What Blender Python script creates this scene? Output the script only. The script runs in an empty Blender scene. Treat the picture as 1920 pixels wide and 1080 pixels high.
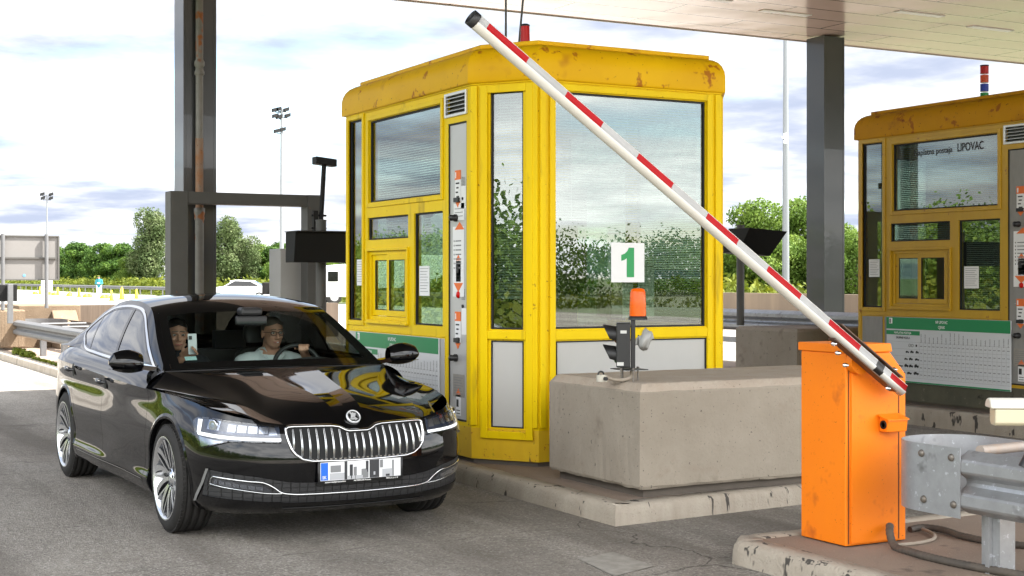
import bpy, bmesh, math, random
import numpy as np
from mathutils import Vector, Matrix
R = math.radians
scene = bpy.context.scene
COL = scene.collection
rng = random.Random(7)

# ------------------------------------------------------------------ camera
YAW = R(28.6)                      # world Y = along the lane, X = across the lanes
cam_d = bpy.data.cameras.new('camera')
cam = bpy.data.objects.new('camera', cam_d); COL.objects.link(cam)
cam.location = (0, 0, 1.57)
cam.rotation_euler = (R(90), 0, -YAW)
cam_d.lens = 50.0; cam_d.sensor_width = 36.0
cam_d.shift_y = -19.0/1920.0
cam_d.clip_end = 4000; cam_d.clip_start = 0.05
scene.camera = cam

# ------------------------------------------------------------------ world and sun
SUN_DIR = Vector((0.62, -0.36, 1.0)).normalized()      # towards the sun
SUN_EL = math.asin(SUN_DIR.z)
SUN_AZ = math.atan2(SUN_DIR.x, SUN_DIR.y)              # from +Y, clockwise
w = bpy.data.worlds.new('World'); scene.world = w; w.use_nodes = True
nt = w.node_tree; nt.nodes.clear()
def wn(t, **k):
    n = nt.nodes.new(t)
    for a, b in k.items(): setattr(n, a, b)
    return n
out = wn('ShaderNodeOutputWorld'); bg = wn('ShaderNodeBackground')
sky = wn('ShaderNodeTexSky', sky_type='NISHITA')
sky.sun_disc = False; sky.sun_elevation = SUN_EL; sky.sun_rotation = SUN_AZ
sky.air_density = 1.0; sky.dust_density = 0.6; sky.ozone_density = 1.5
bg.inputs['Strength'].default_value = 0.10
tc = wn('ShaderNodeTexCoord')
sep = wn('ShaderNodeSeparateXYZ'); nt.links.new(tc.outputs['Generated'], sep.inputs[0])
zz = wn('ShaderNodeMath', operation='MAXIMUM'); nt.links.new(sep.outputs['Z'], zz.inputs[0]); zz.inputs[1].default_value = 0.0
za = wn('ShaderNodeMath', operation='ADD'); nt.links.new(zz.outputs[0], za.inputs[0]); za.inputs[1].default_value = 0.10
comb = wn('ShaderNodeCombineXYZ')
for i, a in enumerate('XY'):
    d = wn('ShaderNodeMath', operation='DIVIDE'); nt.links.new(sep.outputs[a], d.inputs[0]); nt.links.new(za.outputs[0], d.inputs[1])
    nt.links.new(d.outputs[0], comb.inputs[i])
def cloud(scale, detail, lo, hi, off):
    mp = wn('ShaderNodeMapping'); nt.links.new(comb.outputs[0], mp.inputs[0]); mp.inputs['Location'].default_value = off
    n = wn('ShaderNodeTexNoise'); nt.links.new(mp.outputs[0], n.inputs['Vector'])
    n.inputs['Scale'].default_value = scale; n.inputs['Detail'].default_value = detail; n.inputs['Roughness'].default_value = 0.55
    r = wn('ShaderNodeMapRange', interpolation_type='SMOOTHSTEP'); nt.links.new(n.outputs['Fac'], r.inputs['Value'])
    r.inputs['From Min'].default_value = lo; r.inputs['From Max'].default_value = hi
    return r.outputs[0]
cover = cloud(0.55, 7, 0.30, 0.50, (3.1, 1.7, 0))
shade = cloud(1.5, 8, 0.36, 0.64, (4.3, 1.2, 2))
cc = wn('ShaderNodeMix', data_type='RGBA'); nt.links.new(shade, cc.inputs[0])
cc.inputs[6].default_value = (9.6, 9.6, 9.6, 1); cc.inputs[7].default_value = (1.35, 1.52, 1.95, 1)
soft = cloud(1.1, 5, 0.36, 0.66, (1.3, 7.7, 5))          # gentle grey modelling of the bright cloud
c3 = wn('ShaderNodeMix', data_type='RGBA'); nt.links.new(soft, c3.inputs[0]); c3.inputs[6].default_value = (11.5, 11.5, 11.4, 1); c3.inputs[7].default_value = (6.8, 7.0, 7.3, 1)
north = wn('ShaderNodeMapRange', interpolation_type='SMOOTHSTEP'); nt.links.new(sep.outputs['Y'], north.inputs['Value'])   # cloud breaks up and dims to the north; unseen south kept brighter for light
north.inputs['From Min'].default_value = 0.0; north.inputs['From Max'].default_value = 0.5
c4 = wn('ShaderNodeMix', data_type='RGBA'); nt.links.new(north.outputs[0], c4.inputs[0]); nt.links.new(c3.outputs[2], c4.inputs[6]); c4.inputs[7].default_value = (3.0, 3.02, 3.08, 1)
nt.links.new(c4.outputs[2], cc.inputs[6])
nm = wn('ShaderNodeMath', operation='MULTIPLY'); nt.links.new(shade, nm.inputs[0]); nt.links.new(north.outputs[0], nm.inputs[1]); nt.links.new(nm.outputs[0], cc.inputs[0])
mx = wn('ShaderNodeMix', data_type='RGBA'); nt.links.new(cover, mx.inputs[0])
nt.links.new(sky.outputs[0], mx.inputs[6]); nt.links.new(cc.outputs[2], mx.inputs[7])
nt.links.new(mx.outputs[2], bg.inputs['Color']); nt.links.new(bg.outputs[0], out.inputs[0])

sl = bpy.data.lights.new('sun', 'SUN'); so = bpy.data.objects.new('sun', sl); COL.objects.link(so)
sl.energy = 4.5; sl.angle = R(0.5); sl.color = (1.0, 0.96, 0.9)
so.rotation_euler = SUN_DIR.to_track_quat('Z', 'Y').to_euler(); so.location = (10, -20, 40)

vs = scene.view_settings
vs.view_transform = 'Standard'; vs.look = 'None'; vs.gamma = 1.0; vs.exposure = 2.25
scene.cycles.max_bounces = 12; scene.cycles.transparent_max_bounces = 24
scene.cycles.glossy_bounces = 6; scene.cycles.caustics_reflective = False; scene.cycles.caustics_refractive = False

# ------------------------------------------------------------------ materials
MATS = {}
def mat(name, col, rough=0.5, metal=0.0, col2=None, scale=6.0, amt=0.5, bump=0.0, bscale=60.0, coat=0.0, spec=0.5,
        spots=None, stretch=(1,1,1), alpha=None, emit=None, estr=1.0, detail=6.0, rough2=None):
    """procedural material: base colour broken up by noise, optional dark spots and bump"""
    if name in MATS: return MATS[name]
    m = bpy.data.materials.new(name); m.use_nodes = True; MATS[name] = m
    t = m.node_tree; b = t.nodes['Principled BSDF']
    b.inputs['Base Color'].default_value = (*col, 1); b.inputs['Roughness'].default_value = rough
    b.inputs['Metallic'].default_value = metal; b.inputs['Coat Weight'].default_value = coat
    b.inputs['Coat Roughness'].default_value = 0.02
    b.inputs['Specular IOR Level'].default_value = spec
    if alpha is not None: b.inputs['Alpha'].default_value = alpha
    if emit is not None:
        b.inputs['Emission Color'].default_value = (*emit, 1); b.inputs['Emission Strength'].default_value = estr
    g = t.nodes.new('ShaderNodeNewGeometry')
    mp = t.nodes.new('ShaderNodeMapping'); t.links.new(g.outputs['Position'], mp.inputs[0]); mp.inputs['Scale'].default_value = stretch
    last = None
    if col2 is not None:
        n = t.nodes.new('ShaderNodeTexNoise'); t.links.new(mp.outputs[0], n.inputs['Vector'])
        n.inputs['Scale'].default_value = scale; n.inputs['Detail'].default_value = detail; n.inputs['Roughness'].default_value = 0.62
        r = t.nodes.new('ShaderNodeMapRange'); t.links.new(n.outputs['Fac'], r.inputs['Value'])
        r.inputs['From Min'].default_value = 0.5-0.5*(1-amt)*0.6-0.06; r.inputs['From Max'].default_value = 0.5+0.5*(1-amt)*0.6+0.06
        x = t.nodes.new('ShaderNodeMix'); x.data_type = 'RGBA'
        t.links.new(r.outputs[0], x.inputs[0]); x.inputs[6].default_value = (*col, 1); x.inputs[7].default_value = (*col2, 1)
        last = x.outputs[2]
        if rough2 is not None:
            rr = t.nodes.new('ShaderNodeMapRange'); t.links.new(r.outputs[0], rr.inputs['Value'])
            rr.inputs['To Min'].default_value = rough; rr.inputs['To Max'].default_value = rough2
            t.links.new(rr.outputs[0], b.inputs['Roughness'])
    for sp in (spots or []):
        scol, sscale, thr, soft = sp[:4]
        n = t.nodes.new('ShaderNodeTexNoise'); t.links.new((mp if len(sp) > 4 and sp[4] else g).outputs[0], n.inputs['Vector'])
        n.inputs['Scale'].default_value = sscale; n.inputs['Detail'].default_value = 3; n.inputs['Roughness'].default_value = 0.7
        r = t.nodes.new('ShaderNodeMapRange'); t.links.new(n.outputs['Fac'], r.inputs['Value'])
        r.inputs['From Min'].default_value = thr; r.inputs['From Max'].default_value = thr+soft
        x = t.nodes.new('ShaderNodeMix'); x.data_type = 'RGBA'
        t.links.new(r.outputs[0], x.inputs[0])
        if last is None: x.inputs[6].default_value = (*col, 1)
        else: t.links.new(last, x.inputs[6])
        x.inputs[7].default_value = (*scol, 1); last = x.outputs[2]
    if last is not None: t.links.new(last, b.inputs['Base Color'])
    if bump > 0:
        n = t.nodes.new('ShaderNodeTexNoise'); t.links.new(g.outputs['Position'], n.inputs['Vector'])
        n.inputs['Scale'].default_value = bscale; n.inputs['Detail'].default_value = 5
        bp = t.nodes.new('ShaderNodeBump'); t.links.new(n.outputs['Fac'], bp.inputs['Height'])
        bp.inputs['Strength'].default_value = bump; bp.inputs['Distance'].default_value = 0.02
        t.links.new(bp.outputs[0], b.inputs['Normal'])
    return m
def glass_mat(name, tint=(0.8,0.85,0.82), refl=0.06, rough=0.0, k=1.4):
    if name in MATS: return MATS[name]
    m = bpy.data.materials.new(name); m.use_nodes = True; MATS[name] = m
    t = m.node_tree; t.nodes.clear()
    o = t.nodes.new('ShaderNodeOutputMaterial'); mixs = t.nodes.new('ShaderNodeMixShader')
    tr = t.nodes.new('ShaderNodeBsdfTransparent'); gl = t.nodes.new('ShaderNodeBsdfGlossy')
    tr.inputs[0].default_value = (*tint, 1); gl.inputs[0].default_value = (1,1,1,1); gl.inputs['Roughness'].default_value = rough
    # Schlick reflectance on |N.I|, the same from both sides of the sheet
    gg = t.nodes.new('ShaderNodeNewGeometry'); dp = t.nodes.new('ShaderNodeVectorMath'); dp.operation = 'DOT_PRODUCT'
    t.links.new(gg.outputs['Normal'], dp.inputs[0]); t.links.new(gg.outputs['Incoming'], dp.inputs[1])
    def mth(op, a_, b_=None):
        n = t.nodes.new('ShaderNodeMath'); n.operation = op
        for i, v in enumerate((a_, b_)):
            if v is None: continue
            if isinstance(v, (int, float)): n.inputs[i].default_value = v
            else: t.links.new(v, n.inputs[i])
        return n
    f = mth('MULTIPLY_ADD', mth('POWER', mth('SUBTRACT', 1.0, mth('ABSOLUTE', dp.outputs['Value']).outputs[0]).outputs[0], 5.0).outputs[0], 0.96); f.inputs[2].default_value = 0.04
    a = t.nodes.new('ShaderNodeMath'); a.operation = 'MULTIPLY_ADD'; a.use_clamp = True
    t.links.new(f.outputs[0], a.inputs[0]); a.inputs[1].default_value = k; a.inputs[2].default_value = refl
    t.links.new(a.outputs[0], mixs.inputs[0]); t.links.new(tr.outputs[0], mixs.inputs[1]); t.links.new(gl.outputs[0], mixs.inputs[2])
    t.links.new(mixs.outputs[0], o.inputs[0])
    return m

# ------------------------------------------------------------------ mesh helpers
class MB:
    """collects faces; build() links them as ONE mesh object"""
    def __init__(s): s.v = []; s.f = []; s.mi = []; s.sm = []
    def add(s, vs, fs, mi=0, smooth=False):
        o = len(s.v); s.v += [tuple(map(float, p)) for p in vs]
        for f in fs: s.f.append([o+i for i in f]); s.mi.append(mi); s.sm.append(smooth)
        return s
    def box(s, x0, x1, y0, y1, z0, z1, mi=0):
        vs = [(x0,y0,z0),(x1,y0,z0),(x1,y1,z0),(x0,y1,z0),(x0,y0,z1),(x1,y0,z1),(x1,y1,z1),(x0,y1,z1)]
        return s.add(vs, [(0,3,2,1),(4,5,6,7),(0,1,5,4),(1,2,6,5),(2,3,7,6),(3,0,4,7)], mi)
    def obox(s, o, ax, ay, az, mi=0):
        """box from corner o with edge vectors"""
        o, ax, ay, az = map(Vector, (o, ax, ay, az))
        vs = [o, o+ax, o+ax+ay, o+ay, o+az, o+ax+az, o+ax+ay+az, o+ay+az]
        fs = [(0,3,2,1),(4,5,6,7),(0,1,5,4),(1,2,6,5),(2,3,7,6),(3,0,4,7)]
        if ax.cross(ay).dot(az) < 0: fs = [f[::-1] for f in fs]
        return s.add(vs, fs, mi)
    def prism(s, poly, d, mi=0):
        """extrude a 3-D polygon by vector d"""
        poly = [Vector(p) for p in poly]; d = Vector(d); n = len(poly)
        vs = poly + [p+d for p in poly]
        nrm = Vector((0,0,0))
        for i in range(n):
            a, b = poly[i], poly[(i+1) % n]; nrm += a.cross(b)
        fs = [tuple(range(n))[::-1], tuple(range(n, 2*n))] + [(i, (i+1) % n, n+(i+1) % n, n+i) for i in range(n)]
        if nrm.dot(d) < 0: fs = [f[::-1] for f in fs]
        return s.add(vs, fs, mi)
    def tube(s, path, r, n=10, mi=0, cap=True, closed=False, flat=1.0):
        path = [Vector(p) for p in path]; m = len(path)
        rs = r if isinstance(r, (list, tuple)) else [r]*m
        vs = []; up = None
        for i, p in enumerate(path):
            a = path[(i-1) % m] if (closed or i) else path[0]; b = path[(i+1) % m] if (closed or i < m-1) else path[-1]
            t = (b-a).normalized()
            if up is None:
                up = Vector((0,0,1)) if abs(t.z) < 0.9 else Vector((1,0,0))
            x = t.cross(up).normalized(); y = x.cross(t).normalized(); up = y
            for k in range(n):
                c = 2*math.pi*k/n
                vs.append(p + x*math.cos(c)*rs[i] + y*math.sin(c)*rs[i]*flat)
        fs = []
        for i in range(m if closed else m-1):
            j = (i+1) % m
            for k in range(n):
                fs.append((i*n+k, i*n+(k+1) % n, j*n+(k+1) % n, j*n+k))
        s.add(vs, fs, mi, True)
        if cap and not closed:
            s.add(vs[:n], [tuple(range(n))[::-1]], mi); s.add(vs[-n:], [tuple(range(n))], mi)
        return s
    def rot(s, c, ang):
        c = Vector(c); R_ = Matrix.Rotation(ang, 3, 'Z'); s.v = [tuple(c + R_ @ (Vector(v)-c)) for v in s.v]; return s
    def lathe(s, prof, o=(0,0,0), axis=(0,0,1), n=24, mi=0, smooth=True, cap=True):
        """prof = [(radius, height)...] round axis at o"""
        o = Vector(o); q = Vector((0,0,1)).rotation_difference(Vector(axis).normalized())
        vs = []
        for r, h in prof:
            for k in range(n):
                c = 2*math.pi*k/n
                vs.append(o + q @ Vector((r*math.cos(c), r*math.sin(c), h)))
        fs = []
        for i in range(len(prof)-1):
            for k in range(n): fs.append((i*n+k, i*n+(k+1) % n, (i+1)*n+(k+1) % n, (i+1)*n+k))
        s.add(vs, fs, mi, smooth)
        if not cap: return s
        if prof[0][0] > 1e-4: s.add(vs[:n], [tuple(range(n))[::-1]], mi)
        if prof[-1][0] > 1e-4: s.add(vs[-n:], [tuple(range(n))], mi)
        return s
    def grid(s, G, mi=0, keep=None, flip=False, smooth=True):
        n, m = len(G), len(G[0]); vs = [p for row in G for p in row]; fs = []
        for i in range(n-1):
            for j in range(m-1):
                if keep is None or keep(i, j):
                    f = (i*m+j, (i+1)*m+j, (i+1)*m+j+1, i*m+j+1)
                    fs.append(f[::-1] if flip else f)
        return s.add(vs, fs, mi, smooth)
    def build(s, name, mats, parent=None, bevel=0.0, seg=2, weld=False):
        me = bpy.data.meshes.new(name); o = bpy.data.objects.new(name, me); COL.objects.link(o)
        org = Vector((0,0,0))
        p = parent
        while p is not None: org = org + p.location; p = p.parent
        me.from_pydata([Vector(v)-org for v in s.v], [], s.f)
        for m in (mats if isinstance(mats, (list, tuple)) else [mats]): me.materials.append(m)
        me.polygons.foreach_set('material_index', s.mi); me.polygons.foreach_set('use_smooth', s.sm)
        me.update()
        if weld:
            bm = bmesh.new(); bm.from_mesh(me); bmesh.ops.remove_doubles(bm, verts=bm.verts, dist=1e-4)
            used = [v for v in bm.verts if not v.link_faces]
            bmesh.ops.delete(bm, geom=used, context='VERTS')
            bmesh.ops.recalc_face_normals(bm, faces=bm.faces); bm.to_mesh(me); bm.free()
        if parent: o.parent = parent
        if bevel:
            b = o.modifiers.new('Bevel', 'BEVEL'); b.width = bevel; b.segments = seg; b.limit_method = 'ANGLE'
        return o
def tag(o, label=None, cat=None, group=None, kind=None):
    if label: o['label'] = label
    if cat: o['category'] = cat
    if group: o['group'] = group
    if kind: o['kind'] = kind
    return o
def thing(name, label, cat, loc=(0,0,0), group=None):
    o = bpy.data.objects.new(name, None); COL.objects.link(o); o.location = loc; o.empty_display_size = 0.2
    return tag(o, label, cat, group)
def copy_tree(o, parent=None):
    c = o.copy(); COL.objects.link(c)
    if parent is not None: c.parent = parent
    for ch in [k for k in bpy.data.objects if k.parent == o]: copy_tree(ch, c)
    return c
def place(o, loc, rz=0.0, sc=None):
    o.location = loc; o.rotation_euler = (0,0,rz)
    if sc: o.scale = sc
    return o
_TXT = {}
def text_faces(body, bold=False):
    """flat mesh of a line of writing (height 1, baseline 0)"""
    k = (body, bold)
    if k in _TXT: return _TXT[k]
    cu = bpy.data.curves.new('writing', 'FONT'); cu.body = body; cu.resolution_u = 4; cu.size = 1.0
    if bold: cu.offset = 0.018
    ob = bpy.data.objects.new('writing', cu); COL.objects.link(ob)
    dg = bpy.context.evaluated_depsgraph_get(); me = bpy.data.meshes.new_from_object(ob.evaluated_get(dg))
    vs = [tuple(v.co) for v in me.vertices]; fs = [tuple(p.vertices) for p in me.polygons]
    bpy.data.objects.remove(ob); bpy.data.curves.remove(cu); bpy.data.meshes.remove(me)
    _TXT[k] = (vs, fs); return vs, fs
def add_text(mb, body, o, ax, ay, h, mi=0, width=None, align='c', bold=False):
    """write body at o, running along ax with up ay, cap height h"""
    vs, fs = text_faces(body, bold)
    if not vs: return
    xs = [v[0] for v in vs]; x0, x1 = min(xs), max(xs); sc = h/0.70
    sx = sc if width is None else width/(x1-x0)
    ax, ay, o = Vector(ax), Vector(ay), Vector(o)
    sh = {'c': (x0+x1)/2, 'l': x0, 'r': x1}[align]
    mb.add([o + ax*((v[0]-sh)*sx) + ay*(v[1]*sc) for v in vs], fs, mi)

# spline helpers -----------------------------------------------------
def spl(P, ts, knots=None):
    """smooth curve through points P (n,k) sampled at parameters ts in 0..1"""
    P = np.asarray(P, float)
    if knots is None:
        d = np.linalg.norm(np.diff(P, axis=0), axis=1)+1e-9; knots = np.concatenate([[0], np.cumsum(d)]); knots = knots/knots[-1]
    n = len(P); h = np.diff(knots); s = np.diff(P, axis=0)/h[:, None]
    if n == 2: m = np.array([s[0], s[0]])
    else:
        m = np.zeros_like(P)
        m[1:-1] = (s[:-1]*h[1:, None]+s[1:]*h[:-1, None])/(h[1:]+h[:-1])[:, None]
        m[0] = 1.5*s[0]-0.5*m[1]; m[-1] = 1.5*s[-1]-0.5*m[-2]
    ts = np.clip(np.asarray(ts, float), 0, 1); i = np.clip(np.searchsorted(knots, ts, side='right')-1, 0, n-2)
    t = ((ts-knots[i])/h[i])[:, None]; H = h[i][:, None]
    return ((2*t**3-3*t**2+1)*P[i] + (t**3-2*t**2+t)*H*m[i] + (-2*t**3+3*t**2)*P[i+1] + (t**3-t**2)*H*m[i+1])
def kn(C, axis):
    d = np.linalg.norm(np.diff(C, axis=axis), axis=2).mean(axis=1-axis)+1e-9
    k = np.concatenate([[0], np.cumsum(d)]); return k/k[-1]
def surf(C, us, vs):
    """bicubic surface through the control grid C (n,m,3)"""
    C = np.asarray(C, float); ku, kv = kn(C, 0), kn(C, 1)
    n, m = C.shape[:2]
    A = np.stack([spl(C[:, j], us, ku) for j in range(m)], 1)      # (U,m,3)
    return np.stack([spl(A[i], vs, kv) for i in range(len(us))], 0)  # (U,V,3)
# ================================================================== materials of the place
M = {}
def ground_material():
    m = bpy.data.materials.new('asphalt'); m.use_nodes = True; t = m.node_tree; b = t.nodes['Principled BSDF']
    L = t.links.new
    g = t.nodes.new('ShaderNodeNewGeometry')
    def noise(sc, det, rough=0.6, vec=None):
        n = t.nodes.new('ShaderNodeTexNoise'); L(vec or g.outputs['Position'], n.inputs['Vector'])
        n.inputs['Scale'].default_value = sc; n.inputs['Detail'].default_value = det; n.inputs['Roughness'].default_value = rough; return n.outputs['Fac']
    def rng_(v, a, bb, c=0, d=1):
        r = t.nodes.new('ShaderNodeMapRange'); L(v, r.inputs['Value'])
        for k, x in zip(('From Min', 'From Max', 'To Min', 'To Max'), (a, bb, c, d)): r.inputs[k].default_value = x
        return r.outputs[0]
    def mixc(f, a, c):
        x = t.nodes.new('ShaderNodeMix'); x.data_type = 'RGBA'; L(f, x.inputs[0])
        for i, v in ((6, a), (7, c)):
            if isinstance(v, tuple): x.inputs[i].default_value = (*v, 1)
            else: L(v, x.inputs[i])
        return x.outputs[2]
    big = rng_(noise(0.35, 5), 0.38, 0.64)
    c = mixc(big, (0.215, 0.193, 0.164), (0.285, 0.261, 0.226))
    c = mixc(rng_(noise(1.7, 6, 0.7), 0.5, 0.75), c, (0.175, 0.158, 0.138))
    # aggregate: dark binder and pale chippings
    vo = t.nodes.new('ShaderNodeTexVoronoi'); L(g.outputs['Position'], vo.inputs['Vector']); vo.inputs['Scale'].default_value = 85
    sp = t.nodes.new('ShaderNodeSeparateColor'); L(vo.outputs['Color'], sp.inputs[0])
    c = mixc(rng_(sp.outputs[0], 0.55, 0.95, 0, 0.65), c, (0.44, 0.41, 0.37))
    c = mixc(rng_(sp.outputs[1], 0.6, 1.0, 0, 0.6), c, (0.085, 0.077, 0.068))
    v2 = t.nodes.new('ShaderNodeTexVoronoi'); L(g.outputs['Position'], v2.inputs['Vector']); v2.inputs['Scale'].default_value = 21
    c = mixc(rng_(v2.outputs['Distance'], 0.11, 0.07, 0, 0.85), c, (0.60, 0.57, 0.52))
    ms = t.nodes.new('ShaderNodeMapping'); L(g.outputs['Position'], ms.inputs[0]); ms.inputs['Scale'].default_value = (0.9, 0.10, 1)
    c = mixc(rng_(noise(1.0, 5, 0.65, ms.outputs[0]), 0.46, 0.64, 0, 0.75), c, (0.105, 0.090, 0.074))       # tyre dirt along the lanes
    c = mixc(rng_(noise(0.9, 4, 0.55), 0.66, 0.72, 0, 0.6), c, (0.085, 0.075, 0.065))                        # oil and water stains
    # cracks: thin lines of a stretched voronoi
    mp = t.nodes.new('ShaderNodeMapping'); L(g.outputs['Position'], mp.inputs[0]); mp.inputs['Rotation'].default_value = (0, 0, 0.22)
    mp.inputs['Scale'].default_value = (0.28, 0.75, 1)
    wob = t.nodes.new('ShaderNodeTexNoise'); L(g.outputs['Position'], wob.inputs['Vector']); wob.inputs['Scale'].default_value = 1.6; wob.inputs['Detail'].default_value = 6
    wa = t.nodes.new('ShaderNodeVectorMath'); wa.operation = 'MULTIPLY_ADD'; L(wob.outputs['Color'], wa.inputs[0]); wa.inputs[1].default_value = (0.25,)*3; L(mp.outputs[0], wa.inputs[2])
    ve = t.nodes.new('ShaderNodeTexVoronoi'); ve.feature = 'DISTANCE_TO_EDGE'; L(wa.outputs[0], ve.inputs['Vector']); ve.inputs['Scale'].default_value = 1.0
    crack = rng_(ve.outputs['Distance'], 0.0036, 0.001)
    c = mixc(crack, c, (0.075, 0.066, 0.057))
    L(c, b.inputs['Base Color']); b.inputs['Roughness'].default_value = 0.88; b.inputs['Specular IOR Level'].default_value = 0.3
    bp = t.nodes.new('ShaderNodeBump'); bp.inputs['Strength'].default_value = 0.55; bp.inputs['Distance'].default_value = 0.012
    h = t.nodes.new('ShaderNodeMath'); h.operation = 'ADD'; L(vo.outputs['Distance'], h.inputs[0]); L(noise(160, 3), h.inputs[1])
    L(h.outputs[0], bp.inputs['Height']); L(bp.outputs[0], b.inputs['Normal'])
    return m
M['asphalt'] = ground_material()
M['grass'] = mat('meadow', (0.045,0.065,0.02), 0.95, col2=(0.08,0.09,0.03), scale=0.25, amt=0.3, bump=0.5, bscale=8)
M['plaza'] = mat('pale_concrete_paving', (0.42,0.41,0.38), 0.9, col2=(0.36,0.35,0.32), scale=0.2, amt=0.2)
M['concrete'] = mat('cast_concrete', (0.345,0.30,0.24), 0.9, col2=(0.245,0.208,0.16), scale=1.9, amt=0.35, bump=0.28, bscale=45,
    spots=[((0.10,0.084,0.066), 26, 0.66, 0.025), ((0.20,0.165,0.125), 3.3, 0.62, 0.12), ((0.22,0.19,0.155), 55, 0.655, 0.05), ((0.27,0.22,0.17), 5, 0.60, 0.16), ((0.10,0.085,0.07), 75, 0.68, 0.04)])
M['concrete_top'] = mat('soiled_concrete_edge', (0.37,0.295,0.225), 0.95, col2=(0.43,0.37,0.30), scale=5, amt=0.3, bump=0.55, bscale=50,
    spots=[((0.19,0.15,0.115), 40, 0.64, 0.06)])
M['kerb'] = mat('kerb_concrete', (0.44,0.39,0.32), 0.92, col2=(0.29,0.245,0.19), scale=2.6, amt=0.3, bump=0.5, bscale=60,
    spots=[((0.06,0.052,0.044), 4.5, 0.62, 0.03, True), ((0.24,0.20,0.16), 38, 0.66, 0.05), ((0.06,0.05,0.045), 9, 0.70, 0.02, True)], stretch=(3,1.4,0.5))
M['paving'] = mat('island_paving', (0.27,0.205,0.155), 0.95, col2=(0.21,0.155,0.115), scale=1.6, amt=0.25, bump=0.4, bscale=90,
    spots=[((0.36,0.30,0.24), 24, 0.66, 0.07), ((0.12,0.09,0.07), 3.0, 0.63, 0.1)])
M['gap'] = mat('dark_joint', (0.085,0.07,0.057), 0.95, col2=(0.12,0.10,0.08), scale=8, amt=0.3)  # dark colour for the recessed base joints
RUST = (0.30,0.085,0.012)
M['yellow'] = mat('yellow_paint', (0.83,0.595,0.004), 0.42, col2=(0.75,0.50,0.004), scale=2.6, amt=0.3, spec=0.12,
    spots=[((0.40,0.22,0.012), 16, 0.675, 0.05), ((0.50,0.33,0.012), 3.2, 0.60, 0.16, True)], stretch=(2,2,0.35))
M['yellow_roof'] = mat('rusting_yellow_paint', (0.80,0.47,0.004), 0.45, col2=(0.68,0.36,0.004), scale=1.8, amt=0.25, spec=0.12,
    spots=[((0.40,0.14,0.010), 6, 0.60, 0.06), ((0.17,0.045,0.01), 24, 0.675, 0.03), ((0.50,0.22,0.010), 2.3, 0.62, 0.12)])
M['yellow_base'] = mat('grimy_yellow_paint', (0.76,0.50,0.012), 0.5, col2=(0.62,0.37,0.012), scale=5, amt=0.3,
    spots=[((0.42,0.17,0.012), 15, 0.63, 0.06), ((0.05,0.035,0.015), 7, 0.63, 0.08, True)], stretch=(1.6,1.6,0.7))
M['ochre'] = mat('shaded_dirty_yellow_paint', (0.56,0.335,0.010), 0.45, col2=(0.46,0.26,0.009), scale=3, amt=0.3, coat=0.1,
    spots=[((0.30,0.12,0.012), 9, 0.67, 0.05), ((0.22,0.13,0.015), 2.5, 0.64, 0.14, True)], stretch=(2,2,0.4))  # darker than the other booth: deeper shade and extra dirt in one colour
M['ochre_roof'] = mat('shaded_rusting_yellow_paint', (0.56,0.27,0.005), 0.5, col2=(0.44,0.19,0.005), scale=1.8, amt=0.25, spec=0.12, spots=[((0.30,0.10,0.010), 6, 0.60, 0.06), ((0.10,0.035,0.01), 24, 0.665, 0.03), ((0.34,0.14,0.010), 2.3, 0.58, 0.12)])  # roof paint darkened for the same deeper shade
M['grey_panel'] = mat('grey_sheet_panel', (0.50,0.49,0.46), 0.5, col2=(0.45,0.44,0.41), scale=2, amt=0.2, spots=[((0.25,0.24,0.21), 60, 0.72, 0.03)])
M['dull_panel'] = mat('scuffed_sheet_panel', (0.22,0.215,0.20), 0.6, col2=(0.30,0.29,0.27), scale=14, amt=0.3, stretch=(1,1,0.3))
M['steel_panel'] = mat('brushed_metal_panel', (0.56,0.555,0.55), 0.42, 0.35, col2=(0.50,0.49,0.47), scale=5, amt=0.2, spots=[((0.30,0.29,0.28), 30, 0.70, 0.05)])
M['alu'] = mat('bare_aluminium', (0.66,0.65,0.62), 0.35, 0.7)
M['black'] = mat('black_plastic', (0.012,0.012,0.012), 0.45)
M['matt_black'] = mat('matt_black_coating', (0.0065,0.0065,0.0065), 0.6, spec=0.3)
M['rubber'] = mat('black_rubber_gasket', (0.012,0.011,0.010), 0.7)
M['dark_inside'] = mat('dark_interior', (0.035,0.037,0.035), 0.8)
M['inside'] = mat('interior_lining', (0.20,0.21,0.19), 0.8)
M['blind'] = mat('venetian_blind_white', (0.62,0.64,0.63), 0.5, spec=0.3)
M['pane'] = glass_mat('window_glass', (0.60,0.67,0.62), 0.085, k=1.0)
M['white'] = mat('white_paint', (0.80,0.80,0.78), 0.4)
M['paper'] = mat('white_paper', (0.80,0.80,0.79), 0.7)
M['paper_ink'] = mat('grey_print', (0.22,0.22,0.22), 0.7)
M['ink'] = mat('black_print', (0.02,0.02,0.02), 0.6)
M['orange_print'] = mat('orange_print', (0.80,0.17,0.03), 0.6)
M['green'] = mat('sign_green', (0.008,0.235,0.075), 0.45)
M['green2'] = mat('numeral_green', (0.02,0.30,0.085), 0.55)
M['board'] = mat('board_white', (0.62,0.64,0.66), 0.4, coat=0.2)
M['red'] = mat('retroreflective_red', (0.36,0.006,0.009), 0.5, col2=(0.30,0.004,0.007), scale=30, amt=0.2, spec=0.15)
M['silver'] = mat('retroreflective_grey', (0.36,0.36,0.355), 0.5, col2=(0.29,0.29,0.285), scale=9, amt=0.3)
M['arm_white'] = mat('arm_white_paint', (0.66,0.65,0.60), 0.4, col2=(0.56,0.54,0.48), scale=5, amt=0.2, spots=[((0.35,0.32,0.27), 20, 0.72, 0.04)])
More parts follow.
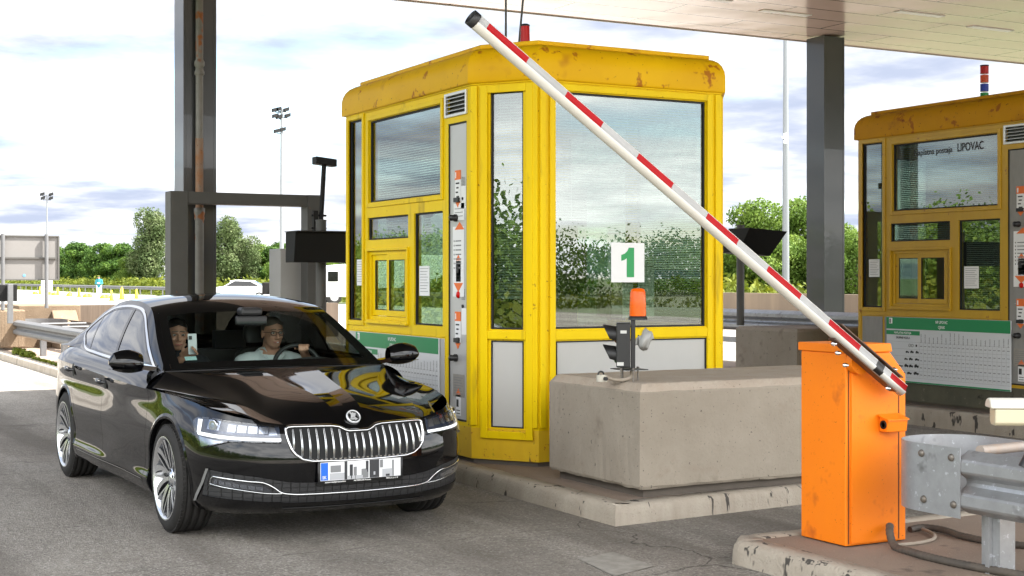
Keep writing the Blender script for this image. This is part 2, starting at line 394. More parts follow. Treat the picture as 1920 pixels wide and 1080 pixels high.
M['orange'] = mat('orange_powder_coat', (0.86,0.215,0.006), 0.45, col2=(0.80,0.185,0.006), scale=2.4, amt=0.25, spec=0.3,
    spots=[((0.22,0.05,0.010), 70, 0.675, 0.03), ((0.55,0.115,0.010), 5, 0.60, 0.16), ((0.30,0.07,0.01), 9, 0.70, 0.05)])
M['galv'] = mat('galvanised_steel', (0.30,0.305,0.31), 0.5, 0.5, col2=(0.42,0.43,0.445), scale=11, amt=0.15, rough2=0.36,
    spots=[((0.55,0.57,0.60), 26, 0.62, 0.06), ((0.20,0.20,0.20), 6, 0.60, 0.12)], stretch=(1,1,1))
M['old_galv'] = mat('weathered_galvanised_steel', (0.17,0.172,0.178), 0.55, 0.3, col2=(0.13,0.13,0.13), scale=5, amt=0.3)
M['bolt'] = mat('dull_bolt_steel', (0.22,0.215,0.20), 0.5, 0.6, col2=(0.15,0.12,0.09), scale=40, amt=0.2)
M['chrome'] = mat('chrome', (0.86,0.87,0.88), 0.08, 1.0)
M['steel_grey'] = mat('grey_painted_steel', (0.040,0.041,0.042), 0.30, col2=(0.034,0.035,0.036), scale=3, amt=0.2, coat=0.3)
M['frame_grey'] = mat('weathered_grey_steel', (0.095,0.092,0.083), 0.6, col2=(0.07,0.067,0.06), scale=2.5, amt=0.25, spots=[((0.16,0.08,0.04), 9, 0.68, 0.05)])
M['pipe'] = mat('drainpipe_zinc', (0.24,0.23,0.205), 0.55, 0.2, col2=(0.17,0.16,0.14), scale=6, amt=0.3,
    spots=[((0.30,0.10,0.025), 2.6, 0.56, 0.06), ((0.06,0.05,0.04), 30, 0.68, 0.04)])
M['rustpipe'] = mat('rusted_zinc', (0.32,0.12,0.03), 0.8, col2=(0.25,0.22,0.18), scale=7, amt=0.3, spots=[((0.12,0.04,0.015), 30, 0.62, 0.06)])
M['amber'] = mat('amber_lens', (0.78,0.085,0.003), 0.25, spec=0.3, col2=(0.88,0.15,0.005), scale=16, amt=0.2)
M['redlens'] = mat('red_lens', (0.55,0.006,0.004), 0.3, spec=0.25)
M['bluelens'] = mat('blue_lens', (0.012,0.04,0.40), 0.3, spec=0.25)
M['greenlens'] = mat('green_lens', (0.01,0.28,0.04), 0.3, spec=0.25)
M['orangelens'] = mat('orange_lens', (0.75,0.075,0.003), 0.3, spec=0.25)
M['bag'] = mat('grey_plastic_bag', (0.42,0.42,0.40), 0.45, col2=(0.33,0.33,0.31), scale=14, amt=0.3, bump=0.6, bscale=24)
M['cable'] = mat('corrugated_hose', (0.055,0.047,0.040), 0.7, col2=(0.11,0.09,0.07), scale=16, amt=0.3)
M['conduit'] = mat('pale_conduit', (0.36,0.31,0.25), 0.7, col2=(0.26,0.21,0.16), scale=16, amt=0.3)
M['cctv'] = mat('cream_enamel', (0.62,0.60,0.53), 0.4)
M['sign_back'] = mat('bare_sign_back', (0.21,0.20,0.19), 0.5, 0.2, col2=(0.185,0.177,0.168), scale=1.3, amt=0.2)
M['mould'] = mat('mossy_plinth', (0.055,0.055,0.038), 0.95, col2=(0.11,0.105,0.07), scale=3.5, amt=0.25, spots=[((0.17,0.15,0.115), 14, 0.64, 0.08), ((0.02,0.02,0.015), 5, 0.62, 0.1)])
M['line'] = mat('worn_road_marking', (0.36,0.34,0.30), 0.9, col2=(0.19,0.175,0.15), scale=14, amt=0.2)

# soffit: bright sheet-metal panels with open joints
def soffit_material():
    m = bpy.data.materials.new('soffit_sheet_metal'); m.use_nodes = True; t = m.node_tree; b = t.nodes['Principled BSDF']; L = t.links.new
    g = t.nodes.new('ShaderNodeNewGeometry')
    br = t.nodes.new('ShaderNodeTexBrick'); L(g.outputs['Position'], br.inputs['Vector'])
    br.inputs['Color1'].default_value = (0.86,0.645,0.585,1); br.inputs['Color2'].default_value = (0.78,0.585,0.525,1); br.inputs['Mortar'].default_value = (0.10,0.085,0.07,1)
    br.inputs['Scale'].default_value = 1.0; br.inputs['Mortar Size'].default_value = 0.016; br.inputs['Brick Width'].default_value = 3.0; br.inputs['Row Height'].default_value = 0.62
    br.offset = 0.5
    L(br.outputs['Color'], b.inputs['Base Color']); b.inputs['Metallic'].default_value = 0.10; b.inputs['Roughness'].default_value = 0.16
    n = t.nodes.new('ShaderNodeTexNoise'); L(g.outputs['Position'], n.inputs['Vector']); n.inputs['Scale'].default_value = 0.6; n.inputs['Detail'].default_value = 2
    bp = t.nodes.new('ShaderNodeBump'); bp.inputs['Strength'].default_value = 0.12; bp.inputs['Distance'].default_value = 0.2; L(n.outputs['Fac'], bp.inputs['Height']); L(bp.outputs[0], b.inputs['Normal'])
    return m
M['soffit'] = soffit_material()

# ================================================================== ground, lanes, islands
g = MB(); S = 1500
g.add([(-S,-S,-0.02),(S,-S,-0.02),(S,S,-0.02),(-S,S,-0.02)], [(0,1,2,3)]); tag(g.build('terrain', M['grass']), kind='structure')
g = MB(); g.add([(-4.5,-40,0),(33.2,-40,0),(33.2,38,0),(-4.5,38,0)], [(0,1,2,3)]); tag(g.build('road', M['asphalt']), kind='structure')
g = MB(); g.add([(-4.5,38,-0.002),(32.4,38,-0.002),(32.4,420,-0.002),(-4.5,420,-0.002)], [(0,1,2,3)]); tag(g.build('toll_plaza_paving', M['plaza']), kind='structure')

def rnd_poly(P, r=0.04, n=3):
    out = []
    for i, p in enumerate(P):
        a, b, c = Vector(P[i-1]), Vector(p), Vector(P[(i+1) % len(P)])
        u, v = (a-b).normalized(), (c-b).normalized()
        for k in range(n+1):
            t = k/n; out.append(b + u*r*(1-t)**2 + v*r*t**2)
    return out
def island(name, P, kw=0.16, h=0.125, dead=()):
    """raised island: kerb ring with a rounded arris, paving inside"""
    def inset(P, d):
        n = len(P); o = []
        for i in range(n):
            a, b, c = Vector(P[i-1]), Vector(P[i]), Vector(P[(i+1) % n])
            n1 = Vector((-(b-a).y, (b-a).x)).normalized(); n2 = Vector((-(c-b).y, (c-b).x)).normalized()
            k = n1+n2; o.append(b + k*(d/max(0.3, k.dot(n1))))
        return o
    def dense(P):
        o = []
        for i in range(len(P)):
            a, b = Vector(P[i]), Vector(P[(i+1) % len(P)]); n = max(1, int((b-a).length/0.06)) if (b-a).length < 40 else 40
            o += [a.lerp(b, k/n) for k in range(n)]
        return o
    r = random.Random(5)
    base = dense(P); n = len(base)
    def ring(d, z, jit):
        nn = []
        for i in range(n):
            a, b, c = base[i-1], base[i], base[(i+1) % n]
            t = (c-a).normalized(); nv = Vector((-t.y, t.x)); nn.append(b + nv*d)
        return [(p.x+r.uniform(-jit, jit), p.y+r.uniform(-jit, jit), z+r.uniform(-jit, jit)*0.5) for p in nn]
    mb = MB(); rings = [ring(0, 0.0, 0), ring(0.006, 0.07, 0.003), ring(0.012, h-0.022, 0.005), ring(0.035, h, 0.004), ring(kw, h+0.002, 0.003), ring(kw+0.004, h-0.012, 0)]
    G = [list(rr)+[rr[0]] for rr in rings]; mb.grid(G, flip=True)
    root = tag(mb.build(name, M['kerb']), kind='structure')
    pv = MB(); q = inset(P, kw-0.005); pv.add([(p.x, p.y, h-0.004) for p in q], [tuple(range(len(q)))])
    pv.build('paving', M['paving'], root)
    return root
island('toll_island', [(4.87,7.57),(7.95,7.80),(7.95,34),(4.45,34),(4.45,21),(4.86,13)])
island('exit_island', [(4.80,-5),(8.3,-5),(8.3,6.46),(4.93,6.42),(4.80,6.28)])
island('neighbouring_island', [(11.02,7.75),(14.6,7.75),(14.6,34),(11.02,34)], h=0.185)
# worn paint patches on the road
mk = MB(); mk.add([(4.05,6.30,0.004),(4.38,6.42,0.004),(4.40,6.86,0.004),(4.12,6.78,0.004)], [(0,1,2,3)])
tag(mk.build('road_marking', M['line']), kind='structure')

# ================================================================== toll booths
def off_poly(P, d):
    """offset a counter-clockwise plan polygon outwards"""
    n = len(P); o = []
    for i in range(n):
        a, b, c = Vector(P[i-1]), Vector(P[i]), Vector(P[(i+1) % n])
        n1 = Vector(((b-a).y, -(b-a).x)).normalized(); n2 = Vector(((c-b).y, -(c-b).x)).normalized()
        k = n1+n2; o.append(b + k*(d/k.dot(n1)))
    return o
# plan, counter-clockwise seen from above, starting at the back of the lane side
PLAN = [(5.05,12.52),(5.05,9.93),(5.385,9.45),(7.11,9.45),(7.44,9.93),(7.44,12.52)]
class Face:
    def __init__(s, a, b):
        s.a = Vector((*a, 0)); s.b = Vector((*b, 0)); s.L = (s.b-s.a).length; s.u = (s.b-s.a)/s.L
        s.n = Vector((s.u.y, -s.u.x, 0))           # outwards
    def p(s, t, z, o=0.0): return s.a + s.u*t + s.n*o + Vector((0,0,z))
    def slab(s, mb, t0, t1, z0, z1, o0, o1, mi=0):
        mb.obox(s.p(t0, z0, o0), s.u*(t1-t0), s.n*(o1-o0), (0,0,z1-z0), mi)
def wall_with_openings(mb, F, z0, z1, holes, th=0.07, mi=0):
    ts = sorted({0.0, F.L, *[h[0] for h in holes], *[h[1] for h in holes]}); zs = sorted({z0, z1, *[h[2] for h in holes], *[h[3] for h in holes]})
    op = lambda t, z: any(h[0] < t < h[1] and h[2] < z < h[3] for h in holes)
    n, m = len(ts)-1, len(zs)-1
    S_ = [[not op((ts[i]+ts[i+1])/2, (zs[j]+zs[j+1])/2) for j in range(m)] for i in range(n)]
    for i in range(n):
        for j in range(m):
            if not S_[i][j]: continue
            a, b, c, d = ts[i], ts[i+1], zs[j], zs[j+1]
            mb.add([F.p(a,c),F.p(b,c),F.p(b,d),F.p(a,d)], [(0,1,2,3)], mi)
            mb.add([F.p(a,c,-th),F.p(b,c,-th),F.p(b,d,-th),F.p(a,d,-th)], [(3,2,1,0)], mi)
            for (ii, jj, e0, e1) in ((i-1,j,(a,c),(a,d)),(i+1,j,(b,d),(b,c)),(i,j-1,(b,c),(a,c)),(i,j+1,(a,d),(b,d))):
                if 0 <= ii < n and 0 <= jj < m and not S_[ii][jj]:
                    mb.add([F.p(*e0),F.p(*e1),F.p(*e1,-th),F.p(*e0,-th)], [(0,1,2,3)], mi)
def frame_ring(mb, F, t0, t1, z0, z1, w, o0, o1, mi=0):
    F.slab(mb, t0, t0+w, z0, z1, o0, o1, mi); F.slab(mb, t1-w, t1, z0, z1, o0, o1, mi)
    F.slab(mb, t0+w, t1-w, z0, z0+w, o0, o1, mi); F.slab(mb, t0+w, t1-w, z1-w, z1, o0, o1, mi)

def make_booth(dx, dy, name_label, paint, roofpaint, basepaint, panelmat, seed, blinds, lettering):
    P = [(x+dx, y+dy) for x, y in PLAN]; Z0 = 0.128
    root = thing('toll_booth', name_label, 'toll booth', (6.2+dx, 11+dy, Z0))
    FL, FC, FF, FR, FB = Face(P[0], P[1]), Face(P[1], P[2]), Face(P[2], P[3]), Face(P[3], P[4]), Face(P[4], P[5])
    FK = Face(P[5], P[0])
    L0 = P[0][1]                                        # lane side: t = L0 - Y
    Ly = lambda y1, y0: (L0-(y1+dy), L0-(y0+dy))
    lane = {                                             # name: (t0, t1, z0, z1)
        'narrow': (*Ly(12.45,12.13), 1.178, 3.035), 'upper': (*Ly(11.97,10.47), 2.252, 2.99), 'small': (*Ly(12.01,11.12), 1.912, 2.115),
        'slider': (*Ly(12.0,11.12), 1.19, 1.815), 'low': (*Ly(11.0,10.44), 1.173, 2.117)}
    panel_t = Ly(10.34, 10.01)
    front_w = (0.141, 1.570, 1.175, 3.008); front_p = (0.152, 1.575, 0.42, 1.082)
    ch_w = (0.167, 0.453, 1.170, 3.022); ch_p = (0.176, 0.458, 0.41, 1.085)
    rch_w = (0.10, 0.48, 1.17, 3.02)
    side_w = [(0.12, 1.2, 1.17, 3.0), (1.35, 2.45, 1.17, 3.0)]
    wall = MB()
    wall_with_openings(wall, FL, 0.40, 3.10, list(lane.values())+[(panel_t[0], panel_t[1], 0.43, 2.81), (*Ly(10.37,10.0), 2.866, 3.05)])
    wall_with_openings(wall, FC, 0.40, 3.10, [ch_w, ch_p]); wall_with_openings(wall, FF, 0.40, 3.10, [front_w, front_p])
    wall_with_openings(wall, FR, 0.40, 3.10, [rch_w]); wall_with_openings(wall, FB, 0.40, 3.10, side_w)
    wall_with_openings(wall, FK, 0.40, 3.10, [(1.35, 2.1, 0.6, 2.9)])
    wl = wall.build('wall', paint, root)
    # seam lines and raised profiles on the walls
    pr = MB()
    for F in (FL, FC, FF, FR, FB):
        F.slab(pr, 0.0, F.L, 3.075, 3.098, 0.0005, 0.012)
    FL.slab(pr, Ly(12.52, 12.48)[0]+0.002, Ly(12.52, 12.48)[1], 0.40, 3.07, 0.0005, 0.010)
    for (t0, t1, z0, z1) in [lane['upper'], lane['narrow']]:
        frame_ring(pr, FL, t0-0.045, t1+0.045, z0-0.045, z1+0.045, 0.040, 0.0005, 0.014)
    t0, t1, z0, z1 = lane['slider']; frame_ring(pr, FL, t0-0.02, t1+0.02, z0-0.02, z1+0.02, 0.024, 0.0005, 0.02)
    FL.slab(pr, Ly(12.4,10.4)[0], Ly(12.4,10.4)[1], 1.085, 1.095, 0.0005, 0.009)
    # corner posts of the chamfer
    for F, edges in ((FC, (0.0, F.L if False else 0.585)),):
        FC.slab(pr, 0.002, 0.060, 0.42, 3.07, 0.0005, 0.020); FC.slab(pr, FC.L-0.062, FC.L-0.003, 0.42, 3.07, 0.0005, 0.020)
    frame_ring(pr, FC, 0.092, 0.545, 0.325, 3.065, 0.060, 0.0005, 0.026)
    FC.slab(pr, 0.153, 0.484, 1.095, 1.160, 0.0005, 0.024)
    FF.slab(pr, 0.004, 0.055, 0.42, 3.07, 0.0005, 0.022)
    frame_ring(pr, FF, 0.090, 1.625, 0.36, 3.065, 0.050, 0.0005, 0.022)
    FF.slab(pr, 0.141, 1.574, 1.092, 1.165, 0.0005, 0.020); FF.slab(pr, 1.66, 1.722, 0.42, 3.07, 0.0005, 0.018)
    frame_ring(pr, FR, 0.06, 0.52, 0.42, 3.065, 0.04, 0.0005, 0.02)
    pr.build('window_surround', paint, root, bevel=0.004)
    # plinth
    pl = MB(); Q0 = off_poly(P, -0.004); Q1 = off_poly(P, 0.0)
    pl.grid([[(p.x,p.y,Z0+0.03) for p in Q0]+[(Q0[0].x,Q0[0].y,Z0+0.03)], [(p.x,p.y,0.40) for p in Q1]+[(Q1[0].x,Q1[0].y,0.40)]], flip=True, smooth=False)
    pl.build('plinth', basepaint, root)
    sk = MB(); Q0 = off_poly(P, -0.03); sk.prism([(p.x,p.y,Z0-0.05) for p in Q0], (0,0,0.10)); sk.build('base_gap', M['gap'], root)
    # roof: fascia with a curved shoulder, overhanging cap
    prof = [(-0.03,3.085),(0.032,3.088),(0.037,3.10),(0.036,3.22),(0.028,3.265),(0.008,3.308),(-0.022,3.342),(-0.062,3.364),(-0.105,3.375),(-0.16,3.380)]
    rf = MB(); G = []
    for d, z in prof:
        q = off_poly(P, d); G.append([(p.x,p.y,z) for p in q]+[(q[0].x,q[0].y,z)])
    # straight runs faceted at the corners, smooth over the shoulder
    for k in range(len(P)):
        rf.grid([[row[k], row[k+1]] for row in G], flip=True)
    ro = rf.build('roof', roofpaint, root)
    cp = MB(); q = off_poly(P, -0.095)
    cp.prism([(p.x,p.y,3.372) for p in q], (0,0,0.035)); cp.build('roof_cap', roofpaint, ro, bevel=0.006)
    # windows: gasket + pane, blinds behind
    def window(F, t0, t1, z0, z1, depth=-0.028, nm='window'):
        fr = MB(); frame_ring(fr, F, t0+0.0015, t1-0.0015, z0+0.0015, z1-0.0015, 0.013, depth-0.01, depth+0.014)
        f = fr.build(nm, M['rubber'], root)
        pn = MB(); F.slab(pn, t0+0.012, t1-0.012, z0+0.012, z1-0.012, depth-0.003, depth+0.003); pn.build('pane', M['pane'], f)
        return f
    for k, h in lane.items():
        if k != 'slider': window(FL, *h)
    window(FC, *ch_w); window(FF, *front_w); window(FR, *rch_w)
    for h in side_w: window(FB, *h)
    window(FK, 1.35, 2.1, 0.6, 2.9)
    # the sliding service window: two sashes
    t0, t1, z0, z1 = lane['slider']
    so_ = MB(); frame_ring(so_, FL, t0+0.002, t1-0.002, z0+0.002, z1-0.002, 0.035, -0.06, -0.012); sf = so_.build('service_window', paint, root, bevel=0.003)
    for (a, b, o) in ((t0+0.04, t0+0.475, -0.05), (t0+0.40, t1-0.04, -0.028)):
        sb = MB(); frame_ring(sb, FL, a, b, z0+0.04, z1-0.035, 0.052, o, o+0.02); sh = sb.build('sash', paint, sf, bevel=0.003)
        pn = MB(); FL.slab(pn, a+0.05, b-0.05, z0+0.09, z1-0.085, o+0.006, o+0.011); pn.build('pane', M['pane'], sh)
        gk = MB(); frame_ring(gk, FL, a+0.051, b-0.051, z0+0.091, z1-0.086, 0.008, o+0.012, o+0.019); gk.build('gasket', M['rubber'], sh)
    ls = MB(); FL.slab(ls, t0-0.01, t1+0.01, z0-0.028, z0-0.016, 0.001, 0.035); ls.build('sill', paint, sf)
    # grey lower panels
    for F, h in ((FC, ch_p), (FF, front_p)):
        lp = MB(); F.slab(lp, h[0]+0.006, h[1]-0.006, h[2]+0.006, h[3]-0.006, -0.02, -0.008); lo = lp.build('lower_panel', M['grey_panel'], root)
        lg = MB(); frame_ring(lg, F, h[0]+0.001, h[1]-0.001, h[2]+0.001, h[3]-0.001, 0.009, -0.012, 0.004); lg.build('gasket', M['rubber'], lo)
    for (y1_, y0_) in ((12.45,12.13),(12.09,10.40)):
        a_, b_ = Ly(y1_, y0_); lp = MB(); FL.slab(lp, a_, b_, 0.43, 1.075, 0.0005, 0.006); lp.build('lower_panel', M['grey_panel'] if seed == 1 else panelmat, root)
    # vent grille
    a, b = Ly(10.385, 9.992); vg = MB(); frame_ring(vg, FL, a, b, 2.862, 3.055, 0.022, -0.01, 0.016); vf = vg.build('vent', M['alu'], root, bevel=0.002)
    vb = MB(); FL.slab(vb, a+0.01, b-0.01, 2.87, 3.045, -0.05, -0.03); vb.build('duct', M['black'], vf)
    vl = MB()
    for i in range(5):
        z = 2.892+i*0.033; vl.obox(FL.p(a+0.02, z, -0.02), FL.u*(b-a-0.04), FL.n*0.030-Vector((0,0,0.016)), (0,0,0.004))
    vl.build('louvre', M['alu'], vf)
    # payment column
    a, b = panel_t; pp = MB(); FL.slab(pp, a+0.012, b-0.006, 0.445, 2.80, -0.03, -0.012); pc = pp.build('payment_panel', panelmat, root)
    kb = MB(); frame_ring(kb, FL, a+0.001, b-0.001, 0.432, 2.808, 0.011, -0.045, -0.004); kb.build('gasket', M['rubber'], pc)
    W = b-a; oo = -0.011
    SM = [M['paper'], M['orange_print'], M['ink'], M['paper_ink'], mat('worn_notice', (0.34,0.32,0.28), 0.6, col2=(0.26,0.24,0.21), scale=20, amt=0.3)]
    stk = MB()      # stickers: white paper, orange print, ink, cream notice
    def card(c, z0_, z1_, w_, mi, lift=0.0): FL.slab(stk, a+c-w_/2, a+c+w_/2, z0_, z1_, oo, oo+0.0015+lift, mi)
    def tri(c, z0_, h_, w_, mi, up=True):
        pts = [FL.p(a+c-w_/2, z0_ if up else z0_+h_, oo), FL.p(a+c+w_/2, z0_ if up else z0_+h_, oo), FL.p(a+c, z0_+h_ if up else z0_, oo)]
        stk.prism(pts, FL.n*0.002, mi)
    for zt in (2.43, 1.30):
        card(0.155, zt-0.25, zt-0.03, 0.10, 0); card(0.155, zt-0.075, zt, 0.105, 1, 0.001)
        FL.slab(stk, a+0.112, a+0.128, zt-0.062, zt-0.015, oo, oo+0.004, 0)
        for q in range(4): FL.slab(stk, a+0.122+0.012*(q % 2), a+0.180-0.01*(q % 3), zt-0.11-0.036*q, zt-0.098-0.036*q, oo, oo+0.004, 2)
        tri(0.155, zt-0.30, 0.05, 0.09, 1, False)
        tri(0.165, zt-0.72 if zt > 2 else zt-0.66, 0.05, 0.085, 1, True)
        zz_ = zt-0.72 if zt > 2 else zt-0.66
        card(0.165, zz_-0.17, zz_-0.005, 0.085, 0); FL.slab(stk, a+0.135, a+0.17, zz_-0.10, zz_-0.04, oo, oo+0.004, 2)
        for q in range(2): FL.slab(stk, a+0.135, a+0.195, zz_-0.13-0.025*q, zz_-0.124-0.025*q, oo, oo+0.004, 2)
        stk.build('sticker', SM, pc); stk = MB()
    card(0.165, 1.42, 1.98, 0.20, 0)
    for q in range(7):
        FL.slab(stk, a+0.115, a+0.215, 1.86-0.036*q, 1.87-0.036*q, oo, oo+0.003, 3); FL.slab(stk, a+0.085, a+0.098, 1.858-0.036*q, 1.872-0.036*q, oo, oo+0.003, 3)
    tri(0.165, 1.455, 0.075, 0.17, 1, False); tri(0.185, 1.955, 0.06, 0.17, 1, True)
    card(0.175, 2.03 if seed == 1 else 1.25, 2.165 if seed == 1 else 1.252, 0.19, 0)
    if seed == 1:
        for q in range(3): FL.slab(stk, a+0.10, a+0.245, 2.06+0.03*q, 2.065+0.03*q, oo, oo+0.003, 3)
    card(0.255, 2.12, 2.30, 0.085, 0); card(0.265, 1.12, 1.33, 0.085, 0)
    stk.build('sticker', SM, pc); stk = MB()
    card(0.17, 0.62, 0.80, 0.20, 4)
    for q in range(7): FL.slab(stk, a+0.085, a+0.245-0.02*(q % 3), 0.645+0.021*q, 0.650+0.021*q, oo, oo+0.003, 3)
    stk.build('notice', SM, pc)
    for zt in (2.05, 0.93):
        kn_ = MB()
        kn_.lathe([(0.030,0),(0.030,0.02),(0.022,0.03),(0.026,0.06),(0.0,0.065)], FL.p(a+0.13, zt, oo), FL.n, 14)
        kn_.build('call_button', M['black'], pc)
        kn_ = MB(); FL.slab(kn_, a+0.115, a+0.195, zt+0.125, zt+0.160, oo, oo+0.022); kn_.build('ticket_slot', M['black'], pc)
    for (c_, z_, r_) in ((0.245, 2.20, 0.012), (0.245, 1.435-0.09, 0.014)): kn_ = MB(); kn_.lathe([(r_,0),(r_,0.008),(0,0.010)], FL.p(a+c_, z_, oo), FL.n, 12); kn_.build('key_lock', M['black'], pc)
    rb = MB(); rb.lathe([(0.028,0),(0.028,0.006),(0.022,0.012),(0.0,0.018)], FL.p(a+0.165, 1.435+0.0, oo), FL.n, 16); 
    rb.build('red_button', M['redlens'], pc)
    sg = MB()
    for i in range(6):
        for j in range(8): sg.lathe([(0.0035,0),(0.0,0.001)], FL.p(a+0.225+i*0.011, 2.29+j*0.011, oo+0.0005), FL.n, 6)
    for i in range(6):
        for j in range(8): sg.lathe([(0.0035,0),(0.0,0.001)], FL.p(a+0.225+i*0.011, 1.40+j*0.011, oo+0.0005), FL.n, 6)
    sg.build('speaker_grille', M['ink'], pc)
    # blinds
    for (F, t0, t1, zt, zb, gap, tilt) in blinds(FL, FC, FF, FR, FB, FK, lane, front_w, ch_w, rch_w, side_w):
        bl = MB(); z = zt-0.015
        while z > zb:
            bl.obox(F.p(t0, z, -0.095), F.u*(t1-t0), F.n*0.020+Vector((0,0,tilt)), (0,0,0.0015)); z -= gap
        F.slab(bl, t0, t1, zt-0.012, zt+0.012, -0.105, -0.07)
        for q in (0.12, 0.5, 0.88): F.slab(bl, t0+(t1-t0)*q-0.0012, t0+(t1-t0)*q+0.0012, zb, zt, -0.0725, -0.0715)
        F.slab(bl, t0, t1, zb-0.012, zb, -0.098, -0.076); bl.build('blind', M['blind'], root)
    # inside: floor, ceiling, counter, desk screen, grey back furniture
    ins = MB(); q = off_poly(P, -0.075); ins.prism([(p.x,p.y,0.30) for p in q], (0,0,0.05)); ins.build('floor', M['dark_inside'], root)
    ins = MB(); ins.prism([(p.x,p.y,3.06) for p in q], (0,0,0.02)); ins.build('ceiling', M['inside'], root)
    ct = MB(); FF.slab(ct, 0.10, 1.62, 1.06, 1.10, -0.62, -0.09); FL.slab(ct, 0.35, 2.2, 1.06, 1.10, -0.55, -0.09); FF.slab(ct, 0.2, 1.5, 0.40, 1.05, -0.50, -0.45)
    ct.build('counter', M['dark_inside'], root)
    cb = MB(); cb.box(P[0][0]+1.35, P[0][0]+2.2, P[0][1]-0.75, P[0][1]-0.12, 0.36, 2.45); cb.build('cabinet', mat('dark_cabinet', (0.05,0.052,0.05), 0.6), root, bevel=0.01)
    mo = MB(); FF.slab(mo, 0.55, 0.95, 1.22, 1.50, -0.48, -0.45); FF.slab(mo, 0.72, 0.78, 1.10, 1.24, -0.49, -0.455); mo.build('monitor', M['black'], root, bevel=0.006)
    if lettering:
        lt = MB(); add_text(lt, 'Naplatna postaja', FL.p(lane['upper'][0]+0.86, 2.845, -0.0235), FL.u, (0,0,1), 0.062, 0, 0.56, 'r', True)
        lt.build('lettering', M['ink'], root); lt = MB()
        add_text(lt, 'LIPOVAC', FL.p(lane['upper'][0]+0.93, 2.845, -0.0235), FL.u, (0,0,1), 0.085, 0, 0.36, 'l', True)
        lt.build('lettering', M['ink'], root)
    return root, (FL, FC, FF, FR, lane, front_w, ch_w)

def blinds1(FL, FC, FF, FR, FB, FK, lane, fw, cw, rw, sw):
    n, u, s, l = lane['narrow'], lane['upper'], lane['small'], lane['low']
    return [(FF, fw[0]+0.03, fw[1]-0.03, 2.99, 2.03, 0.021, -0.012), (FC, cw[0]+0.02, cw[1]-0.02, 3.0, 1.42, 0.021, -0.012),
            (FL, u[0]+0.03, u[1]-0.03, 2.97, 2.27, 0.021, 0.006), (FL, n[0]+0.08, n[1]-0.08, 3.0, 1.9, 0.021, -0.008),
            (FL, s[0]+0.25, s[1]-0.03, 2.105, 1.93, 0.021, -0.012), (FL, l[0]+0.02, l[0]+0.16, 2.1, 1.85, 0.021, -0.010),
            (FB, sw[0][0], sw[0][1], 2.98, 1.25, 0.021, 0.006), (FB, sw[1][0], sw[1][1], 2.98, 2.0, 0.021, 0.006)]
def blinds2(FL, FC, FF, FR, FB, FK, lane, fw, cw, rw, sw):
    n, u, s, l = lane['narrow'], lane['upper'], lane['small'], lane['low']
    return [(FL, u[0]+0.03, u[1]-0.03, 2.97, 2.27, 0.021, -0.012), (FF, fw[0]+0.03, fw[1]-0.03, 2.99, 1.9, 0.021, -0.012), (FL, s[0]+0.03, s[1]-0.03, 2.105, 1.93, 0.021, -0.012),
            (FL, l[0]+0.03, l[1]-0.03, 2.1, 1.19, 0.021, -0.012), (FL, n[0]+0.02, n[1]-0.02, 3.0, 2.3, 0.021, 0.004),
            (FB, sw[0][0], sw[0][1], 2.98, 1.9, 0.021, 0.006), (FB, sw[1][0], sw[1][1], 2.98, 1.5, 0.021, 0.006)]
booth1, BF = make_booth(0, 0, 'bright yellow toll booth with a green number one in its front window', M['yellow'], M['yellow_roof'], M['yellow_base'], M['steel_panel'], 1, blinds1, False)
DZ_BOOTH2 = 0.06
booth2, BF2 = make_booth(6.25, -0.10, 'dull ochre toll booth with station name lettering on its window, far right', M['ochre'], M['ochre_roof'], M['mould'], M['dull_panel'], 2, blinds2, True)

booth2.location.z += DZ_BOOTH2                     # its island stands a little higher
for _f in BF2[:4]: _f.a.z += DZ_BOOTH2

